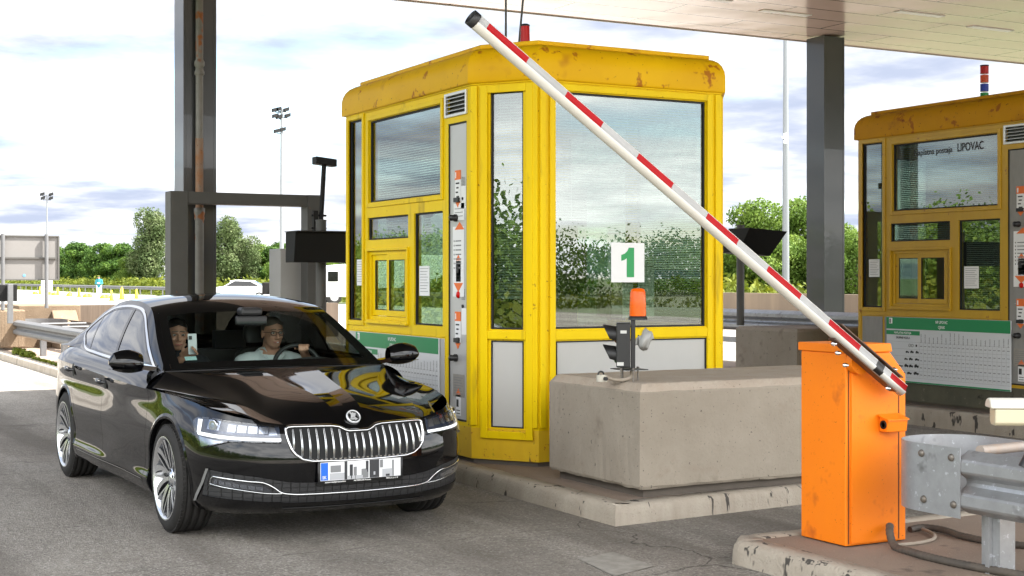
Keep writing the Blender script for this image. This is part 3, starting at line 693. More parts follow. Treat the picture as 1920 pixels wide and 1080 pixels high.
# ------------------------------------------------------------------ price boards
def price_board(FLx, dy, label, full):
    t0, t1 = FLx.a.y-(12.235+dy), FLx.a.y-(10.47+dy); z1, z0 = 1.078, 0.36
    r = thing('price_board', label, 'price board', FLx.p((t0+t1)/2, z0, 0.02), group='price boards on the toll booths')
    b = MB(); FLx.slab(b, t0, t1, z0, z1, 0.012, 0.024); b.build('panel', M['board'], r, bevel=0.003)
    W = t1-t0; o = 0.0245
    gr = MB(); FLx.slab(gr, t0+0.002, t1-0.002, z1-0.132, z1-0.003, o, o+0.0012); FLx.slab(gr, t0+0.002, t1-0.002, z0+0.003, z0+0.018, o, o+0.0012)
    FLx.slab(gr, t0+0.002, t0+0.51, z1-0.195, z1-0.148, o, o+0.0012); gr.build('green_band', M['green'], r)
    tx = MB(); X = lambda t, z: FLx.p(t0+t, z, o+0.0022)
    add_text(tx, 'NP LIPOVAC', X(W*0.47, z1-0.058), FLx.u, (0,0,1), 0.030, 0, 0.17, 'c', True)
    add_text(tx, 'CJENIK', X(W*0.47, z1-0.112), FLx.u, (0,0,1), 0.030, 0, 0.10, 'c', True)
    add_text(tx, 'NAPLATNA POSTAJA', X(0.255, z1-0.184), FLx.u, (0,0,1), 0.024, 0, 0.26, 'c', True)
    FLx.slab(tx, t0+0.045, t0+0.095, z1-0.075, z1-0.012, o+0.0015, o+0.0022); 
    tx.build('white_writing', M['white'], r)
    ik = MB(); add_text(ik, 'SKUPINE VOZILA', X(0.26, z1-0.238), FLx.u, (0,0,1), 0.024, 0, 0.21, 'c', True)
    FLx.slab(ik, t0+0.052, t0+0.070, z1-0.068, z1-0.022, o+0.0025, o+0.003)
    rr = random.Random(4)
    ncol = 21; cx = [0.53 + (W-0.56)*(k/(ncol-1)) for k in range(ncol)]
    rows = [z1-0.315-0.078*k for k in range(5)]
    names = ['Zagreb istok','Ivanic Grad','Kutina','Novska','Okucani','Nova Gradiska','Lužani','Slav. Brod zapad','Slav. Brod istok','Velika Kopanica','Babina Greda','Zupanja','Lipovac','Sredanci','Dakovo','Osijek','Krizevci','Vrbovec','Popovaca','Lipovljani','Sv. Helena']
    for k, x in enumerate(cx):
        h_ = 0.030+0.0058*len(names[k])
        add_text(ik, names[k], X(x+0.006, z1-0.275), (0,0,1), -FLx.u, 0.011, 0, h_, 'l', True)
        for z in rows:
            add_text(ik, '%d,00' % (rr.randint(2, 260)), X(x, z), FLx.u, (0,0,1), 0.010, 0, 0.032, 'c', True)
    for k, lab in enumerate(('IA','I','II','III','IV')): add_text(ik, lab, X(0.05, rows[k]+0.002), FLx.u, (0,0,1), 0.018, 0, None, 'c', True)
    # little vehicle pictograms: body, cab and wheels
    def veh(x, z, l, h_):
        FLx.slab(ik, t0+x, t0+x+l, z+0.006, z+0.006+h_, o+0.001, o+0.0022); FLx.slab(ik, t0+x+l*0.15, t0+x+l*0.6, z+0.006+h_, z+0.006+h_*1.5, o+0.001, o+0.0022)
        for q in (0.2, 0.8): ik.lathe([(0.007,0),(0.0,0.0004)], FLx.p(t0+x+l*q, z+0.006, o+0.002), FLx.n, 8)
    ik.tube([FLx.p(t0+0.36+0.016*math.cos(a_), rows[0]+0.008+0.016*math.sin(a_), o+0.002) for a_ in np.linspace(0, 6.28, 12)], 0.002, 4)
    ik.tube([FLx.p(t0+0.40+0.016*math.cos(a_), rows[0]+0.008+0.016*math.sin(a_), o+0.002) for a_ in np.linspace(0, 6.28, 12)], 0.002, 4)
    FLx.slab(ik, t0+0.45, t0+0.47, rows[0]-0.004, rows[0]+0.02, o+0.001, o+0.0022)
    for k, vv in ((1, ((0.30,0.05,0.012),(0.37,0.05,0.016),(0.45,0.045,0.016))), (2, ((0.28,0.05,0.012),(0.35,0.055,0.016),(0.44,0.06,0.014))),
                  (3, ((0.16,0.10,0.010),(0.28,0.06,0.020),(0.35,0.06,0.018),(0.43,0.065,0.022))), (4, ((0.20,0.09,0.018),(0.32,0.07,0.016),(0.42,0.075,0.020)))):
        for x, l, h_ in vv: veh(x, rows[k], l, h_)
    for k in range(6): FLx.slab(ik, t0+0.01, t1-0.01, rows[0]+0.045-0.078*k-0.001, rows[0]+0.045-0.078*k, o+0.001, o+0.0014)
    for x in cx: FLx.slab(ik, t0+x-0.027, t0+x-0.0262, rows[-1]-0.02, rows[0]+0.04, o+0.001, o+0.0013)
    ik.build('black_writing', M['ink'], r)
    return r
price_board(BF[0], 0, 'green-headed white toll price board on the bright yellow booth, partly behind the car mirror', True)
price_board(BF2[0], -0.29, 'green-headed white toll price board on the ochre booth, lower right, all columns showing', True)

# ------------------------------------------------------------------ papers in the windows
def paper(F, t, z0, z1, w_, label, lines=9, o=-0.0236, colour=None, group='paper notices in the booth windows'):
    r = thing('paper_notice', label, 'notice', F.p(t, z0, o), group=group)
    a = MB(); F.slab(a, t-w_/2, t+w_/2, z0, z1, o-0.001, o); a.build('sheet', M['paper'], r)
    k = MB()
    for i in range(lines):
        zz_ = z1-(z1-z0)*(0.08+0.86*i/max(1, lines)); q = (i*37 % 5)/5*0.25
        F.slab(k, t-w_*0.42, t+w_*(0.42-q), zz_-0.004, zz_, o+0.0002, o+0.0008)
    k.build('print', M['paper_ink'], r); return r
FL1, FC1, FF1, FR1, lane1, fw1, cw1 = BF
FL2, FC2, FF2, FR2, lane2, fw2, cw2 = BF2
paper(FL1, lane1['narrow'][0]+0.20, 1.50, 1.74, 0.15, 'small typed notice inside the narrow end window of the bright booth')
paper(FL1, lane1['low'][0]+0.155, 1.42, 1.67, 0.20, 'typed notice in the low window right of the sliding window of the bright booth')
paper(FL2, lane2['narrow'][0]+0.16, 1.52, 1.72, 0.17, 'small typed notice inside the narrow end window of the ochre booth')
paper(FL2, lane2['low'][0]+0.155, 1.40, 1.63, 0.20, 'typed notice in the low window right of the sliding window of the ochre booth')
paper(FF1, 0.89, 1.25, 1.70, 0.10, 'tall narrow sheet hanging inside the front window just right of the number one sheet', 14, -0.12)
paper(FF1, 1.08, 1.25, 1.70, 0.16, 'wide plain sheet hanging inside the front window, rightmost of the hanging sheets', 5, -0.14)
nr = thing('lane_number_sheet', 'white sheet with a green number 1 in the front window of the bright booth', 'sign', FF1.p(0.828, 1.53, -0.0245))
a = MB(); FF1.slab(a, 0.672, 0.985, 1.535, 1.848, -0.0248, -0.0238); a.build('sheet', M['paper'], nr)
a = MB(); a.add([FF1.p(0.765+0.235*x_, 1.575+0.235*y_, -0.0230) for x_, y_ in ((.22,0),(.52,0),(.52,1),(.30,1),(.24,.88),(.14,.80),(0,.75),(0,.55),(.12,.58),(.22,.64))], [tuple(range(10))]); a.build('numeral', M['green2'], nr)
gs = thing('glass_screen', 'clear glass counter screen standing inside the front window of the bright booth', 'glass screen', FF1.p(0.67, 1.10, -0.3))
a = MB(); FF1.slab(a, 0.54, 0.82, 1.10, 1.98, -0.32, -0.31); a.build('sheet', glass_mat('screen_glass', (0.72,0.86,0.80), 0.12), gs)

# ------------------------------------------------------------------ things on the booth roofs
def beacon(loc, label, lens, r=0.045, h=0.14):
    t = thing('beacon_lamp', label, 'warning lamp', loc)
    b = MB(); b.lathe([(r*1.15,0),(r*1.15,0.02),(r*0.9,0.03)], loc, n=20); b.build('lamp_base', M['black'], t)
    b = MB(); b.lathe([(r,0.028),(r*1.0,h*0.5),(r*0.9,h)], loc, n=20); b.build('lens', lens, t)
    b = MB(); b.lathe([(r*0.95,h),(r*0.98,h+0.012),(r*0.6,h+0.02),(0,h+0.022)], loc, n=20); b.build('lamp_cap', M['black'], t)
    return t
beacon((5.74,10.30,3.40), 'red beacon lamp on the roof of the bright yellow booth', M['redlens'], 0.040, 0.255)
for (x, y, tx_, lab) in ((5.72,10.60,0.0,'thin upright grey mast on the roof of the bright booth'), (5.86,10.66,0.13,'thin leaning grey rod beside the red roof beacon')):
    a = MB(); a.tube([(x,y,3.38),(x+tx_*1.0,y-tx_*0.4,4.9)], 0.010, 8); tag(a.build('roof_mast', M['frame_grey']), lab, 'mast')
st = thing('stack_light', 'red, orange, blue and green stack light on the roof of the ochre booth', 'signal light', (12.45,11.62,3.40))
z = 3.52
a = MB(); a.lathe([(0.012,-0.08),(0.012,0.06),(0.04,0.07),(0.04,0.09)], (12.45,11.62,z), n=16); a.build('stem', M['black'], st)
for mm, nm, hh in ((M['greenlens'],'green_lens',0.075),(M['bluelens'],'blue_lens',0.10),(M['orangelens'],'orange_lens',0.10),(M['redlens'],'red_lens',0.10)):
    a = MB(); a.lathe([(0.047,0.002),(0.047,hh-0.012)], (12.45,11.62,z+0.09), n=18); a.build(nm, mm, st); z += hh
a = MB(); a.lathe([(0.049,0),(0.049,0.012),(0.0,0.016)], (12.45,11.62,z+0.08), n=18); a.build('cap', M['black'], st)

# ================================================================== canopy, columns
cn = thing('canopy', 'flat toll plaza canopy with pale sheet metal soffit overhead', 'canopy', (14,9,5.5))
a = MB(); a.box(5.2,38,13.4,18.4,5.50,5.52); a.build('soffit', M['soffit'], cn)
a = MB(); a.box(0,38,2.2,13.397,5.50,5.52); a.box(0,5.197,13.397,18.4,5.50,5.52); a.build('dark_soffit', mat('darkened_soffit', (0.06,0.052,0.045), 0.35, col2=(0.05,0.043,0.037), scale=0.8, amt=0.2), cn)  # unseen soffit, darkened and shaped so the bonnet reflects black
a = MB(); a.box(0,38,2.2,18.38,5.521,6.15); a.build('roof_slab', mat('canopy_cladding', (0.45,0.45,0.45), 0.5), cn)
a = MB(); a.box(0,38,18.4,18.43,5.485,6.2); a.box(0,38,2.17,2.2,5.485,6.2); a.build('fascia', mat('canopy_fascia', (0.55,0.53,0.50), 0.4), cn)
a = MB()
for (x, y) in ((11.5,16.2),(13.2,16.5),(12.4,14.6),(15.0,15.6),(16.9,16.0)): a = MB(); a.box(x,x+0.9,y,y+0.14,5.488,5.4995); a.build('light_strip', mat('light_diffuser', (0.9,0.9,0.9), 0.3), cn)

def h_column(cx, cy, label, pipe):
    t = thing('steel_column', label, 'column', (cx,cy,0.12), group='steel columns carrying the canopy')
    a = MB(); h = 0.215
    a.box(cx-h,cx-h+0.035,cy-h,cy+h,0.12,5.485); a.box(cx+h-0.035,cx+h,cy-h,cy+h,0.12,5.485); a.box(cx-h+0.036,cx+h-0.036,cy-0.02,cy+0.02,0.12,5.485)
    a.build('shaft', M['steel_grey'], t, bevel=0.003)
    a = MB(); a.box(cx-h+0.036,cx+h-0.036,cy-h+0.004,cy-h+0.03,0.12,5.48); a.build('cladding', M['steel_grey'], t)
    a = MB(); a.box(cx-0.33,cx+0.33,cy-0.33,cy+0.33,0.122,0.15); a.build('base_plate', M['steel_grey'], t, bevel=0.003)
    return t
h_column(5.22, 18.15, 'dark grey steel column left of the bright booth, a drainpipe against it', True)
h_column(15.62, 17.95, 'dark grey steel column between the two booths, behind a guard rail', False)
dp = thing('drainpipe', 'rust-streaked drainpipe running down the left column', 'drainpipe', (5.19,17.86,0.13))
a = MB(); px_, py_ = 5.19, 17.86
a.tube([(px_,py_,0.13),(px_,py_,2.42)], 0.056, 18); a.lathe([(0.056,2.30),(0.066,2.33),(0.060,2.36),(0.070,2.40),(0.070,2.46),(0.056,2.465)], (px_,py_,0), n=18); a.build('lower_pipe', M['pipe'], dp)
a = MB(); a.tube([(px_,py_,2.40),(px_,py_,3.35)], 0.050, 18); a.build('rusty_pipe', M['rustpipe'], dp)
a = MB(); a.tube([(px_,py_,3.3),(px_,py_,5.49)], 0.048, 18)
a.lathe([(0.048,4.15),(0.064,4.17),(0.064,4.20),(0.050,4.23),(0.050,4.26),(0.066,4.28),(0.066,4.33),(0.048,4.36)], (px_,py_,0), n=18); a.build('upper_pipe', M['pipe'], dp)
ptl = thing('portal_frame', 'low grey steel portal frame in front of the left column', 'portal frame', (5.7,17.5,0.12))
a = MB(); a.box(4.68,4.90,17.35,17.60,0.125,2.64); a.build('left_leg', M['frame_grey'], ptl, bevel=0.006)
a = MB(); a.box(6.46,6.68,17.35,17.60,0.125,2.64); a.build('right_leg', M['frame_grey'], ptl, bevel=0.006)
a = MB(); a.box(4.901,6.459,17.36,17.59,2.49,2.638); a.build('crossbeam', M['frame_grey'], ptl, bevel=0.006)

def display_box(x0, x1, y, z0, z1, px_, pz0, pz1, label, group):
    """hooded variable display seen from behind, on a round post"""
    t = thing('display_box', label, 'display sign', (px_, y+0.25, pz0), group=group)
    a = MB(); d = 0.34
    # side profile: deep at the top (hood), shallow at the bottom; front face set back
    a.prism([(x0,y,z1),(x0,y+d,z1),(x0,y+d,z0),(x0,y+0.06,z0)], (x1-x0,0,0)); a.build('housing', M['matt_black'], t, bevel=0.006)
    a = MB(); a.box(x0-0.01,x1+0.01,y-0.09,y+d+0.01,z1+0.001,z1+0.012); a.build('hood', mat('black_hood', (0.02,0.02,0.02), 0.5), t)
    a = MB(); a.tube([(px_,y+d+0.09,pz0),(px_,y+d+0.09,pz1)], 0.062, 16); a.lathe([(0.066,0),(0.066,0.02),(0.0,0.028)], (px_,y+d+0.09,pz1), n=16); a.build('post', M['frame_grey'], t)
    a = MB(); a.box(px_-0.1,px_+0.1,y+d,y+d+0.06,z0+0.08,z1-0.08); a.build('bracket', M['matt_black'], t)
    return t
display_box(5.625,6.30,15.5,1.75,2.10,6.10,0.12,2.24, 'black hooded display box on a post just left of the bright booth', 'black display boxes on posts')
def display_angled():
    t = thing('display_box', 'black hooded display box on a post between the two booths', 'display sign', (12.48,16.1,0.92), group='black display boxes on posts')
    a = MB(); x0, x1, y = 12.28, 12.95, 16.0
    a.prism([(x0+0.05,y-0.02,1.93),(x0+0.03,y-0.30,2.265),(x1+0.07,y-0.24,2.225),(x1-0.03,y+0.02,1.88)], (-0.05,0.42,0.0)); a.build('housing', M['matt_black'], t, bevel=0.006)
    a = MB(); a.tube([(12.47,16.12,0.90),(12.47,16.12,2.32)], 0.055, 16); a.build('post', M['frame_grey'], t)
    return t
display_angled()
fl = thing('floodlight', 'small flat floodlight on a thin leaning pole above the black display box', 'floodlight', (6.5,17.0,2.1))
a = MB(); a.tube([(6.47,17.0,1.6),(6.55,17.0,3.0)], 0.03, 10); a.build('pole', M['matt_black'], fl)
a = MB(); a.obox((6.42,16.93,3.105),(0.28,0,-0.028),(0,0.16,0.0),(0,0.0,-0.095)); a.build('lamp_head', M['matt_black'], fl, bevel=0.008)
a = MB(); a.box(6.40,6.46,16.97,17.03,2.15,2.42); a.tube([(6.38,17,2.2),(6.58,17,2.2)], 0.014, 8); a.tube([(6.38,17,2.36),(6.58,17,2.36)], 0.014, 8); a.build('clamp', M['matt_black'], fl)
ec = thing('leg_face_column', 'added pale column for the lit face of the right portal leg, behind the display', 'cabinet', (6.45,17.9,0.12))
a = MB(); a.box(6.20,6.72,17.65,18.1,0.125,1.95); a.build('body', mat('lit_leg_grey', (0.42,0.41,0.39), 0.5, col2=(0.36,0.35,0.33), scale=3, amt=0.2), ec, bevel=0.01)  # added column; its pale colour carries the lit leg face
a = MB(); a.box(6.56,6.66,17.63,17.648,0.9,1.5); a.build('door', mat('grey_cover', (0.30,0.295,0.28), 0.5), ec)  # cover on the added column

# ================================================================== concrete blocks
def block(name, label, x0, x1, y0, y1, z0, z1, m1, m2, ch=0.05, group=None, plinth=True):
    t = thing(name, label, 'concrete block', ((x0+x1)/2,(y0+y1)/2,z0), group=group)
    a = MB(); r = random.Random(3)
    zb = z0+(0.055 if plinth else 0.0)
    def ringp(d, z, n=26, jit=0.0):
        X0, X1, Y0, Y1 = x0+d, x1-d, y0+d, y1-d; o = []
        for (ax_, ay_, bx_, by_) in ((X0,Y0,X1,Y0),(X1,Y0,X1,Y1),(X1,Y1,X0,Y1),(X0,Y1,X0,Y0)):
            for k in range(n):
                t_ = k/n; jj = jit if 0 < k else jit*0.5
                o.append((ax_+(bx_-ax_)*t_+r.uniform(-jj,jj), ay_+(by_-ay_)*t_+r.uniform(-jj,jj), z+r.uniform(-jj,jj)))
        return o+[o[0]]
    G = [ringp(0.012, zb, jit=0.004), ringp(0.0, zb+0.02, jit=0.003), ringp(0.0, z1-ch-0.012, jit=0.001), ringp(0.006, z1-ch, jit=0.003)]
    a.grid(G, flip=True, smooth=False)
    a.build('block_body', m1, t)
    b = MB(); G2 = [G[-1], ringp(ch*0.75, z1-0.008, jit=0.003), ringp(ch*1.05, z1, jit=0.002)]; b.grid(G2, flip=True)
    top = G2[-1][:-1]; b.add(top, [tuple(range(len(top)))]); b.build('weathered_top', m2, t)
    if plinth:
        c = MB(); c.box(x0+0.06,x1-0.05,y0+0.05,y1-0.05,z0-0.02,zb+0.01); c.build('base_joint', M['gap'], t)
    return t
block('concrete_block', 'big pitted concrete block on the island in front of the bright booth', 5.19,7.50,7.77,8.95,0.125,0.872, M['concrete'], M['concrete_top'])
block('concrete_block', 'shaded concrete block between the booths, behind the orange barrier', 11.72,14.1,14.0,15.25,0.12,0.925, M['concrete'], M['concrete'], ch=0.03)
M['warm_concrete'] = mat('lichen_stained_concrete', (0.20,0.145,0.095), 0.95, col2=(0.13,0.09,0.055), scale=3.0, amt=0.3, bump=0.4, bscale=40,
    spots=[((0.30,0.23,0.16), 20, 0.62, 0.08), ((0.16,0.12,0.09), 9, 0.66, 0.06)])
block('concrete_block', 'tan concrete block at the far left end of the island, under the sign', 4.60,5.08,29.7,33.0,0.12,0.93, M['warm_concrete'], M['warm_concrete'], ch=0.02)
a = MB(); a.box(5.10,6.35,30.6,33.0,0.12,1.0); a.prism([(5.76,29.6,0.12),(5.76,30.6,0.12),(5.76,30.6,0.9)], (0.5,0,0))
tag(a.build('concrete_pier', M['warm_concrete'], bevel=0.02), 'tan concrete pier behind the left guard rail, carrying the sign posts', 'concrete pier')
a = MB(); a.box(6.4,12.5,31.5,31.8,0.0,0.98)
tag(a.build('concrete_wall', mat('shaded_streaked_concrete', (0.075,0.055,0.04), 0.95, col2=(0.13,0.10,0.075), scale=5, amt=0.3, stretch=(4,4,0.15))), 'dark streaked concrete wall just left of the car roof', 'wall')  # dark base colour holds the shade of this face; streaks are its own
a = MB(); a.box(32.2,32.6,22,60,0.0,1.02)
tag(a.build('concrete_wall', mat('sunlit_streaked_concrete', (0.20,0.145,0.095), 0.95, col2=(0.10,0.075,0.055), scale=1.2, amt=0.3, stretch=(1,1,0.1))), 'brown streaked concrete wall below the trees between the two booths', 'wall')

# ================================================================== guard rails
W_PROF = [(0.0,0.155),(0.012,0.150),(0.075,0.118),(0.083,0.105),(0.083,0.060),(0.075,0.048),(0.018,0.018),(0.012,0.0),(0.018,-0.018),(0.075,-0.048),(0.083,-0.060),(0.083,-0.105),(0.075,-0.118),(0.012,-0.150),(0.0,-0.155)]
def w_beam(mb, path, zc, side=1, th=0.004):
    """W-beam along a plan path; the corrugation stands out to the given side"""
    n = len(path); rows = []
    for i, p in enumerate(path):
        a_, b_ = Vector(path[max(0,i-1)]), Vector(path[min(n-1,i+1)]); t_ = (b_-a_).normalized(); nv = Vector((-t_.y, t_.x))*side
        rows.append((Vector(p), nv))
    G = [[(p.x+nv.x*o, p.y+nv.y*o, zc+z) for o, z in W_PROF] for p, nv in rows]
    G2 = [[(p.x+nv.x*(o-th), p.y+nv.y*(o-th), zc+z) for o, z in W_PROF] for p, nv in rows]
    mb.grid(G, smooth=False); mb.grid(G2, flip=True, smooth=False)
    for A, B in ((G, G2),):
        mb.grid([[r_[0] for r_ in A], [r_[0] for r_ in B]], smooth=False); mb.grid([[r_[-1] for r_ in A], [r_[-1] for r_ in B]], smooth=False)
    mb.add([G[0][k] for k in range(15)]+[G2[0][k] for k in range(15)], [(k, k+1, 16+k, 15+k) for k in range(14)])
    mb.add([G[-1][k] for k in range(15)]+[G2[-1][k] for k in range(15)], [(k, k+1, 16+k, 15+k) for k in range(14)])
# near rail on the exit island
gr = thing('guard_rail', 'galvanised guard rail with a rounded end, right foreground beside the orange barrier', 'guard rail', (5.4,4.5,0.12))
a = MB(); w_beam(a, [(5.345,5.09),(5.345,0.5)], 0.563, side=-1); a.build('rail', M['galv'], gr)
# rounded terminal: flat plate wrapping round the end
a = MB(); pth = []
for k in range(11): pth.append((5.255, 5.06+0.03*k))
for k in range(1, 25):
    an = math.pi*k/24; pth.append((5.525-0.27*math.cos(an), 5.36+0.27*math.sin(an)*0.95))
for k in range(1, 8): pth.append((5.795, 5.36-0.05*k))
H0 = lambda i: 0.172
G = [[(p[0],p[1],0.563-0.172),(p[0],p[1],0.563+0.172)] for i, p in enumerate(pth)]
a.grid(G, flip=False); 
def offp(P, d):
    o = []
    for i, p in enumerate(P):
        a_, b_ = Vector(P[max(0,i-1)]), Vector(P[min(len(P)-1,i+1)]); t_ = (b_-a_).normalized(); o.append((p[0]+t_.y*d, p[1]-t_.x*d))
    return o
pin = offp(pth, 0.005)
a.grid([[(p[0],p[1],0.563-0.172),(p[0],p[1],0.563+0.172)] for p in pin], flip=True)
for zz_ in (0.563-0.172, 0.563+0.172): a.grid([[(*p,zz_) for p in pth],[(*p,zz_) for p in pin]])
a.grid([[(*pth[0],0.563-0.172),(*pth[0],0.563+0.172)],[(*pin[0],0.563-0.172),(*pin[0],0.563+0.172)]]); a.grid([[(*pth[-1],0.563-0.172),(*pth[-1],0.563+0.172)],[(*pin[-1],0.563-0.172),(*pin[-1],0.563+0.172)]])
a.build('rounded_end', M['galv'], gr)
for (y, z) in ((5.315,0.685),(5.115,0.685),(5.30,0.455),(5.10,0.455)):
    b = MB(); b.lathe([(0.019,0),(0.019,0.004),(0.016,0.010),(0.008,0.014),(0,0.015)], (5.2545,y,z), (-1,0,0), 14); b.build('bolt', M['bolt'], gr)
a = MB(); x, y = 5.445, 5.0       # sigma post
a.box(x-0.045,x+0.06,y-0.058,y-0.052,0.12,0.60); a.box(x-0.045,x+0.06,y+0.052,y+0.058,0.12,0.60); a.box(x-0.045,x-0.039,y-0.052,y+0.052,0.12,0.60); a.box(x-0.07,x-0.045,y-0.012,y+0.012,0.12,0.60)
a.build('post', M['galv'], gr)
a = MB(); x, y = 5.445, 4.05
a.box(x-0.045,x+0.06,y-0.058,y-0.052,0.12,0.60); a.box(x-0.045,x+0.06,y+0.052,y+0.058,0.12,0.60); a.box(x-0.045,x-0.039,y-0.052,y+0.052,0.12,0.60)
a.build('post', M['galv'], gr)
a = MB(); a.tube([(5.37,5.04,0.72),(5.79,5.10,0.715)], 0.026, 12); a.build('spacer_tube', mat('rusty_tube', (0.42,0.30,0.21), 0.6, 0.3, col2=(0.40,0.40,0.40), scale=5, amt=0.3), gr)
a = MB(); w_beam(a, [(5.80,5.05),(5.80,0.5)], 0.563, side=1); a.build('rear_rail', M['galv'], gr)
# rail along the entry end of the left island
gr2 = thing('guard_rail', 'galvanised guard rail with a looped end, left behind the car', 'guard rail', (4.9,26,0.12))
a = MB(); w_beam(a, [(4.93,29.95),(4.93,16.8)], 0.575, side=-1); w_beam(a, [(5.85,29.5),(5.85,16.8)], 0.575, side=1); a.build('rail', M['old_galv'], gr2)
a = MB(); pth = [(4.93,29.8)]+[(5.39-0.46*math.cos(math.pi*k/16), 29.95+0.40*math.sin(math.pi*k/16)) for k in range(17)]+[(5.85,29.4)]
a.grid([[(p[0],p[1],0.42),(p[0],p[1],0.735)] for p in pth]); a.build('looped_end', M['old_galv'], gr2)
for y in (27.35,25.4,23.4,21.4,19.4):
    b = MB(); b.box(4.95,5.05,y-0.06,y+0.06,0.12,0.66); b.build('post', M['old_galv'], gr2, bevel=0.004)
    b = MB(); b.tube([(4.98,y+0.1,0.71),(5.8,y+0.1,0.71)], 0.022, 8); b.build('spacer_tube', M['old_galv'], gr2)
# rail beside the column between the booths
gr3 = thing('guard_rail', 'weathered guard rail in front of the column between the two booths', 'guard rail', (12.9,18,0.12))
a = MB(); w_beam(a, [(12.98,26.5),(12.98,13.2)], 0.955, side=-1); a.box(12.9,12.96,13.2,26.5,0.62,0.70); a.build('rail', M['galv'], gr3)
for y in (14,16,18,20,22,24): 
    b = MB(); b.box(13.0,13.1,y-0.06,y+0.06,0.12,1.08); b.build('post', M['galv'], gr3)
# far rail along the edge of the plaza
gr4 = thing('guard_rail', 'long far guard rail along the grass beyond the plaza', 'guard rail', (33.2,120,0))
a = MB(); w_beam(a, [(33.2,300),(33.2,62)], 0.63, side=-1); a.build('rail', M['old_galv'], gr4)
for i in range(60):
    b = MB(); y = 62+4*i; b.box(33.24,33.34,y-0.05,y+0.05,-0.02,0.74); b.build('post', M['old_galv'], gr4)

# ================================================================== the orange barrier
br = thing('barrier_gate', 'orange barrier cabinet with its raised red and white striped arm', 'barrier', (5.44,6.0,0.12))
a = MB(); x0, x1, y0, y1 = 5.222, 5.655, 5.84, 6.205
a.prism([(x0,y0,0.128),(x1,y0,0.128),(x1,y0,1.04),(x1-0.115,y0,1.165),(x0,y0,1.165)], (0,y1-y0,0)); a.build('cabinet', M['orange'], br, bevel=0.007, seg=3)
a = MB(); a.prism([(x0-0.012,y0-0.012,1.166),(x1-0.108,y0-0.012,1.166),(x1-0.118,y0-0.012,1.213),(x0-0.012,y0-0.012,1.213)], (0,y1-y0+0.024,0)); a.build('lid', M['orange'], br, bevel=0.006)
a = MB(); a.prism([(x0+0.035,y0-0.009,0.14),(x1-0.065,y0-0.009,0.14),(x1-0.065,y0-0.009,1.02),(x1-0.125,y0-0.009,1.105),(x1-0.25,y0-0.009,1.105),(x1-0.25,y0-0.009,1.105),(x0+0.035,y0-0.009,1.105)], (0,0.0085,0)); a.build('front_door', M['orange'], br, bevel=0.003)
a = MB(); a.box(x1-0.060,x1-0.052,y0-0.004,y0-0.0005,0.14,1.02); a.box(x0+0.016,x0+0.022,y0-0.0035,y0-0.0005,0.14,1.15); a.build('door_seam', mat('dark_seam', (0.12,0.03,0.008), 0.8), br)  # dark strips mark the door edges
a = MB(); bx0, bx1 = x1-0.205, x1-0.065; a.prism([(bx0,y0-0.010,0.735),(bx0,y0-0.075,0.735),(bx0,y0-0.085,0.80),(bx0,y0-0.010,0.825)], (bx1-bx0,0,0)); a.build('sensor_hood', M['orange'], br, bevel=0.006)
a = MB(); a.prism([(bx0-0.014,y0-0.010,0.822),(bx0-0.014,y0-0.093,0.800),(bx0-0.014,y0-0.093,0.806),(bx0-0.014,y0-0.010,0.829)], (bx1-bx0+0.016,0,0)); a.build('hood_lid', M['orange'], br)
a = MB(); a.lathe([(0.024,0),(0.024,0.004),(0.014,0.005),(0.014,0.0)], (bx0-0.0005,y0-0.045,0.775), (-1,0,0), 14); a.build('lens_hole', M['matt_black'], br)
# arm: round tube with a flattened grooved face carrying the retroreflective patches
A0, A1 = Vector((5.534,5.742,0.964)), Vector((2.92,5.742,2.749)); AL = (A1-A0).length; au = (A1-A0)/AL; ay = Vector((0,-1,0)); az = au.cross(ay).normalized()
if az.z < 0: az = -az
RED = [(0.0,0.135),(0.40,0.655),(0.885,1.145),(1.375,1.605),(1.855,2.10),(2.345,2.585),(2.835,3.085)]
arm = MB(); N = 24; rad = 0.037
cuts = sorted({0.0, AL, 0.195, 0.255, *[v for r_ in RED for v in r_ if v < AL]})
def arm_ring(s_):
    o = []
    for k in range(N):
        th_ = 2*math.pi*k/N
        rr_ = rad
        dy_, dz_ = math.cos(th_)*rr_, math.sin(th_)*rr_*1.02
        if -0.2 < math.sin(th_) < 0.65 and dy_ > 0.020: dy_ = 0.022 + (dy_-0.022)*0.25      # shallow flat for the tape
        o.append(A0 + au*s_ + ay*dy_ + az*dz_)
    return o
for s0, s1 in zip(cuts[:-1], cuts[1:]):
    mid = (s0+s1)/2; red = any(r_[0] <= mid <= r_[1] for r_ in RED)
    ra, rb_ = arm_ring(s0), arm_ring(s1)
    skew = 0.022
    for k in range(N):
        th_ = 2*math.pi*(k+0.5)/N; sn, cs = math.sin(th_), math.cos(th_)
        face = cs > 0.30 and -0.30 < sn < 0.72
        mi = (1 if red else 2) if face else 0
        if 0.195 <= mid <= 0.255: mi = 3
        arm.add([ra[k], ra[(k+1) % N], rb_[(k+1) % N], rb_[k]], [(0,1,2,3)], mi, True)
arm.add(arm_ring(0), [tuple(range(N))], 0)
arm.add([p + au*-0.004 for p in arm_ring(AL)], [tuple(range(N))[::-1]], 3)
arm.build('boom_arm', [M['arm_white'], M['red'], M['silver'], M['black']], br, weld=True)
a = MB(); 
a.lathe([(0.0365,-0.03),(0.0385,-0.028),(0.0385,0.004),(0.030,0.006),(0.028,-0.02),(0.0,-0.02)], A1, au, 20); a.build('end_cap', M['black'], br)
a = MB()
for sgn in (1, -1):
    o = A0 + au*0.06 + az*(0.041*sgn) + ay*(-0.02)
    a.obox(o, au*0.52, ay*0.055, az*(0.006*sgn))
a.build('clamp_plate', mat('brown_steel_plate', (0.10,0.06,0.04), 0.5, 0.5), br)
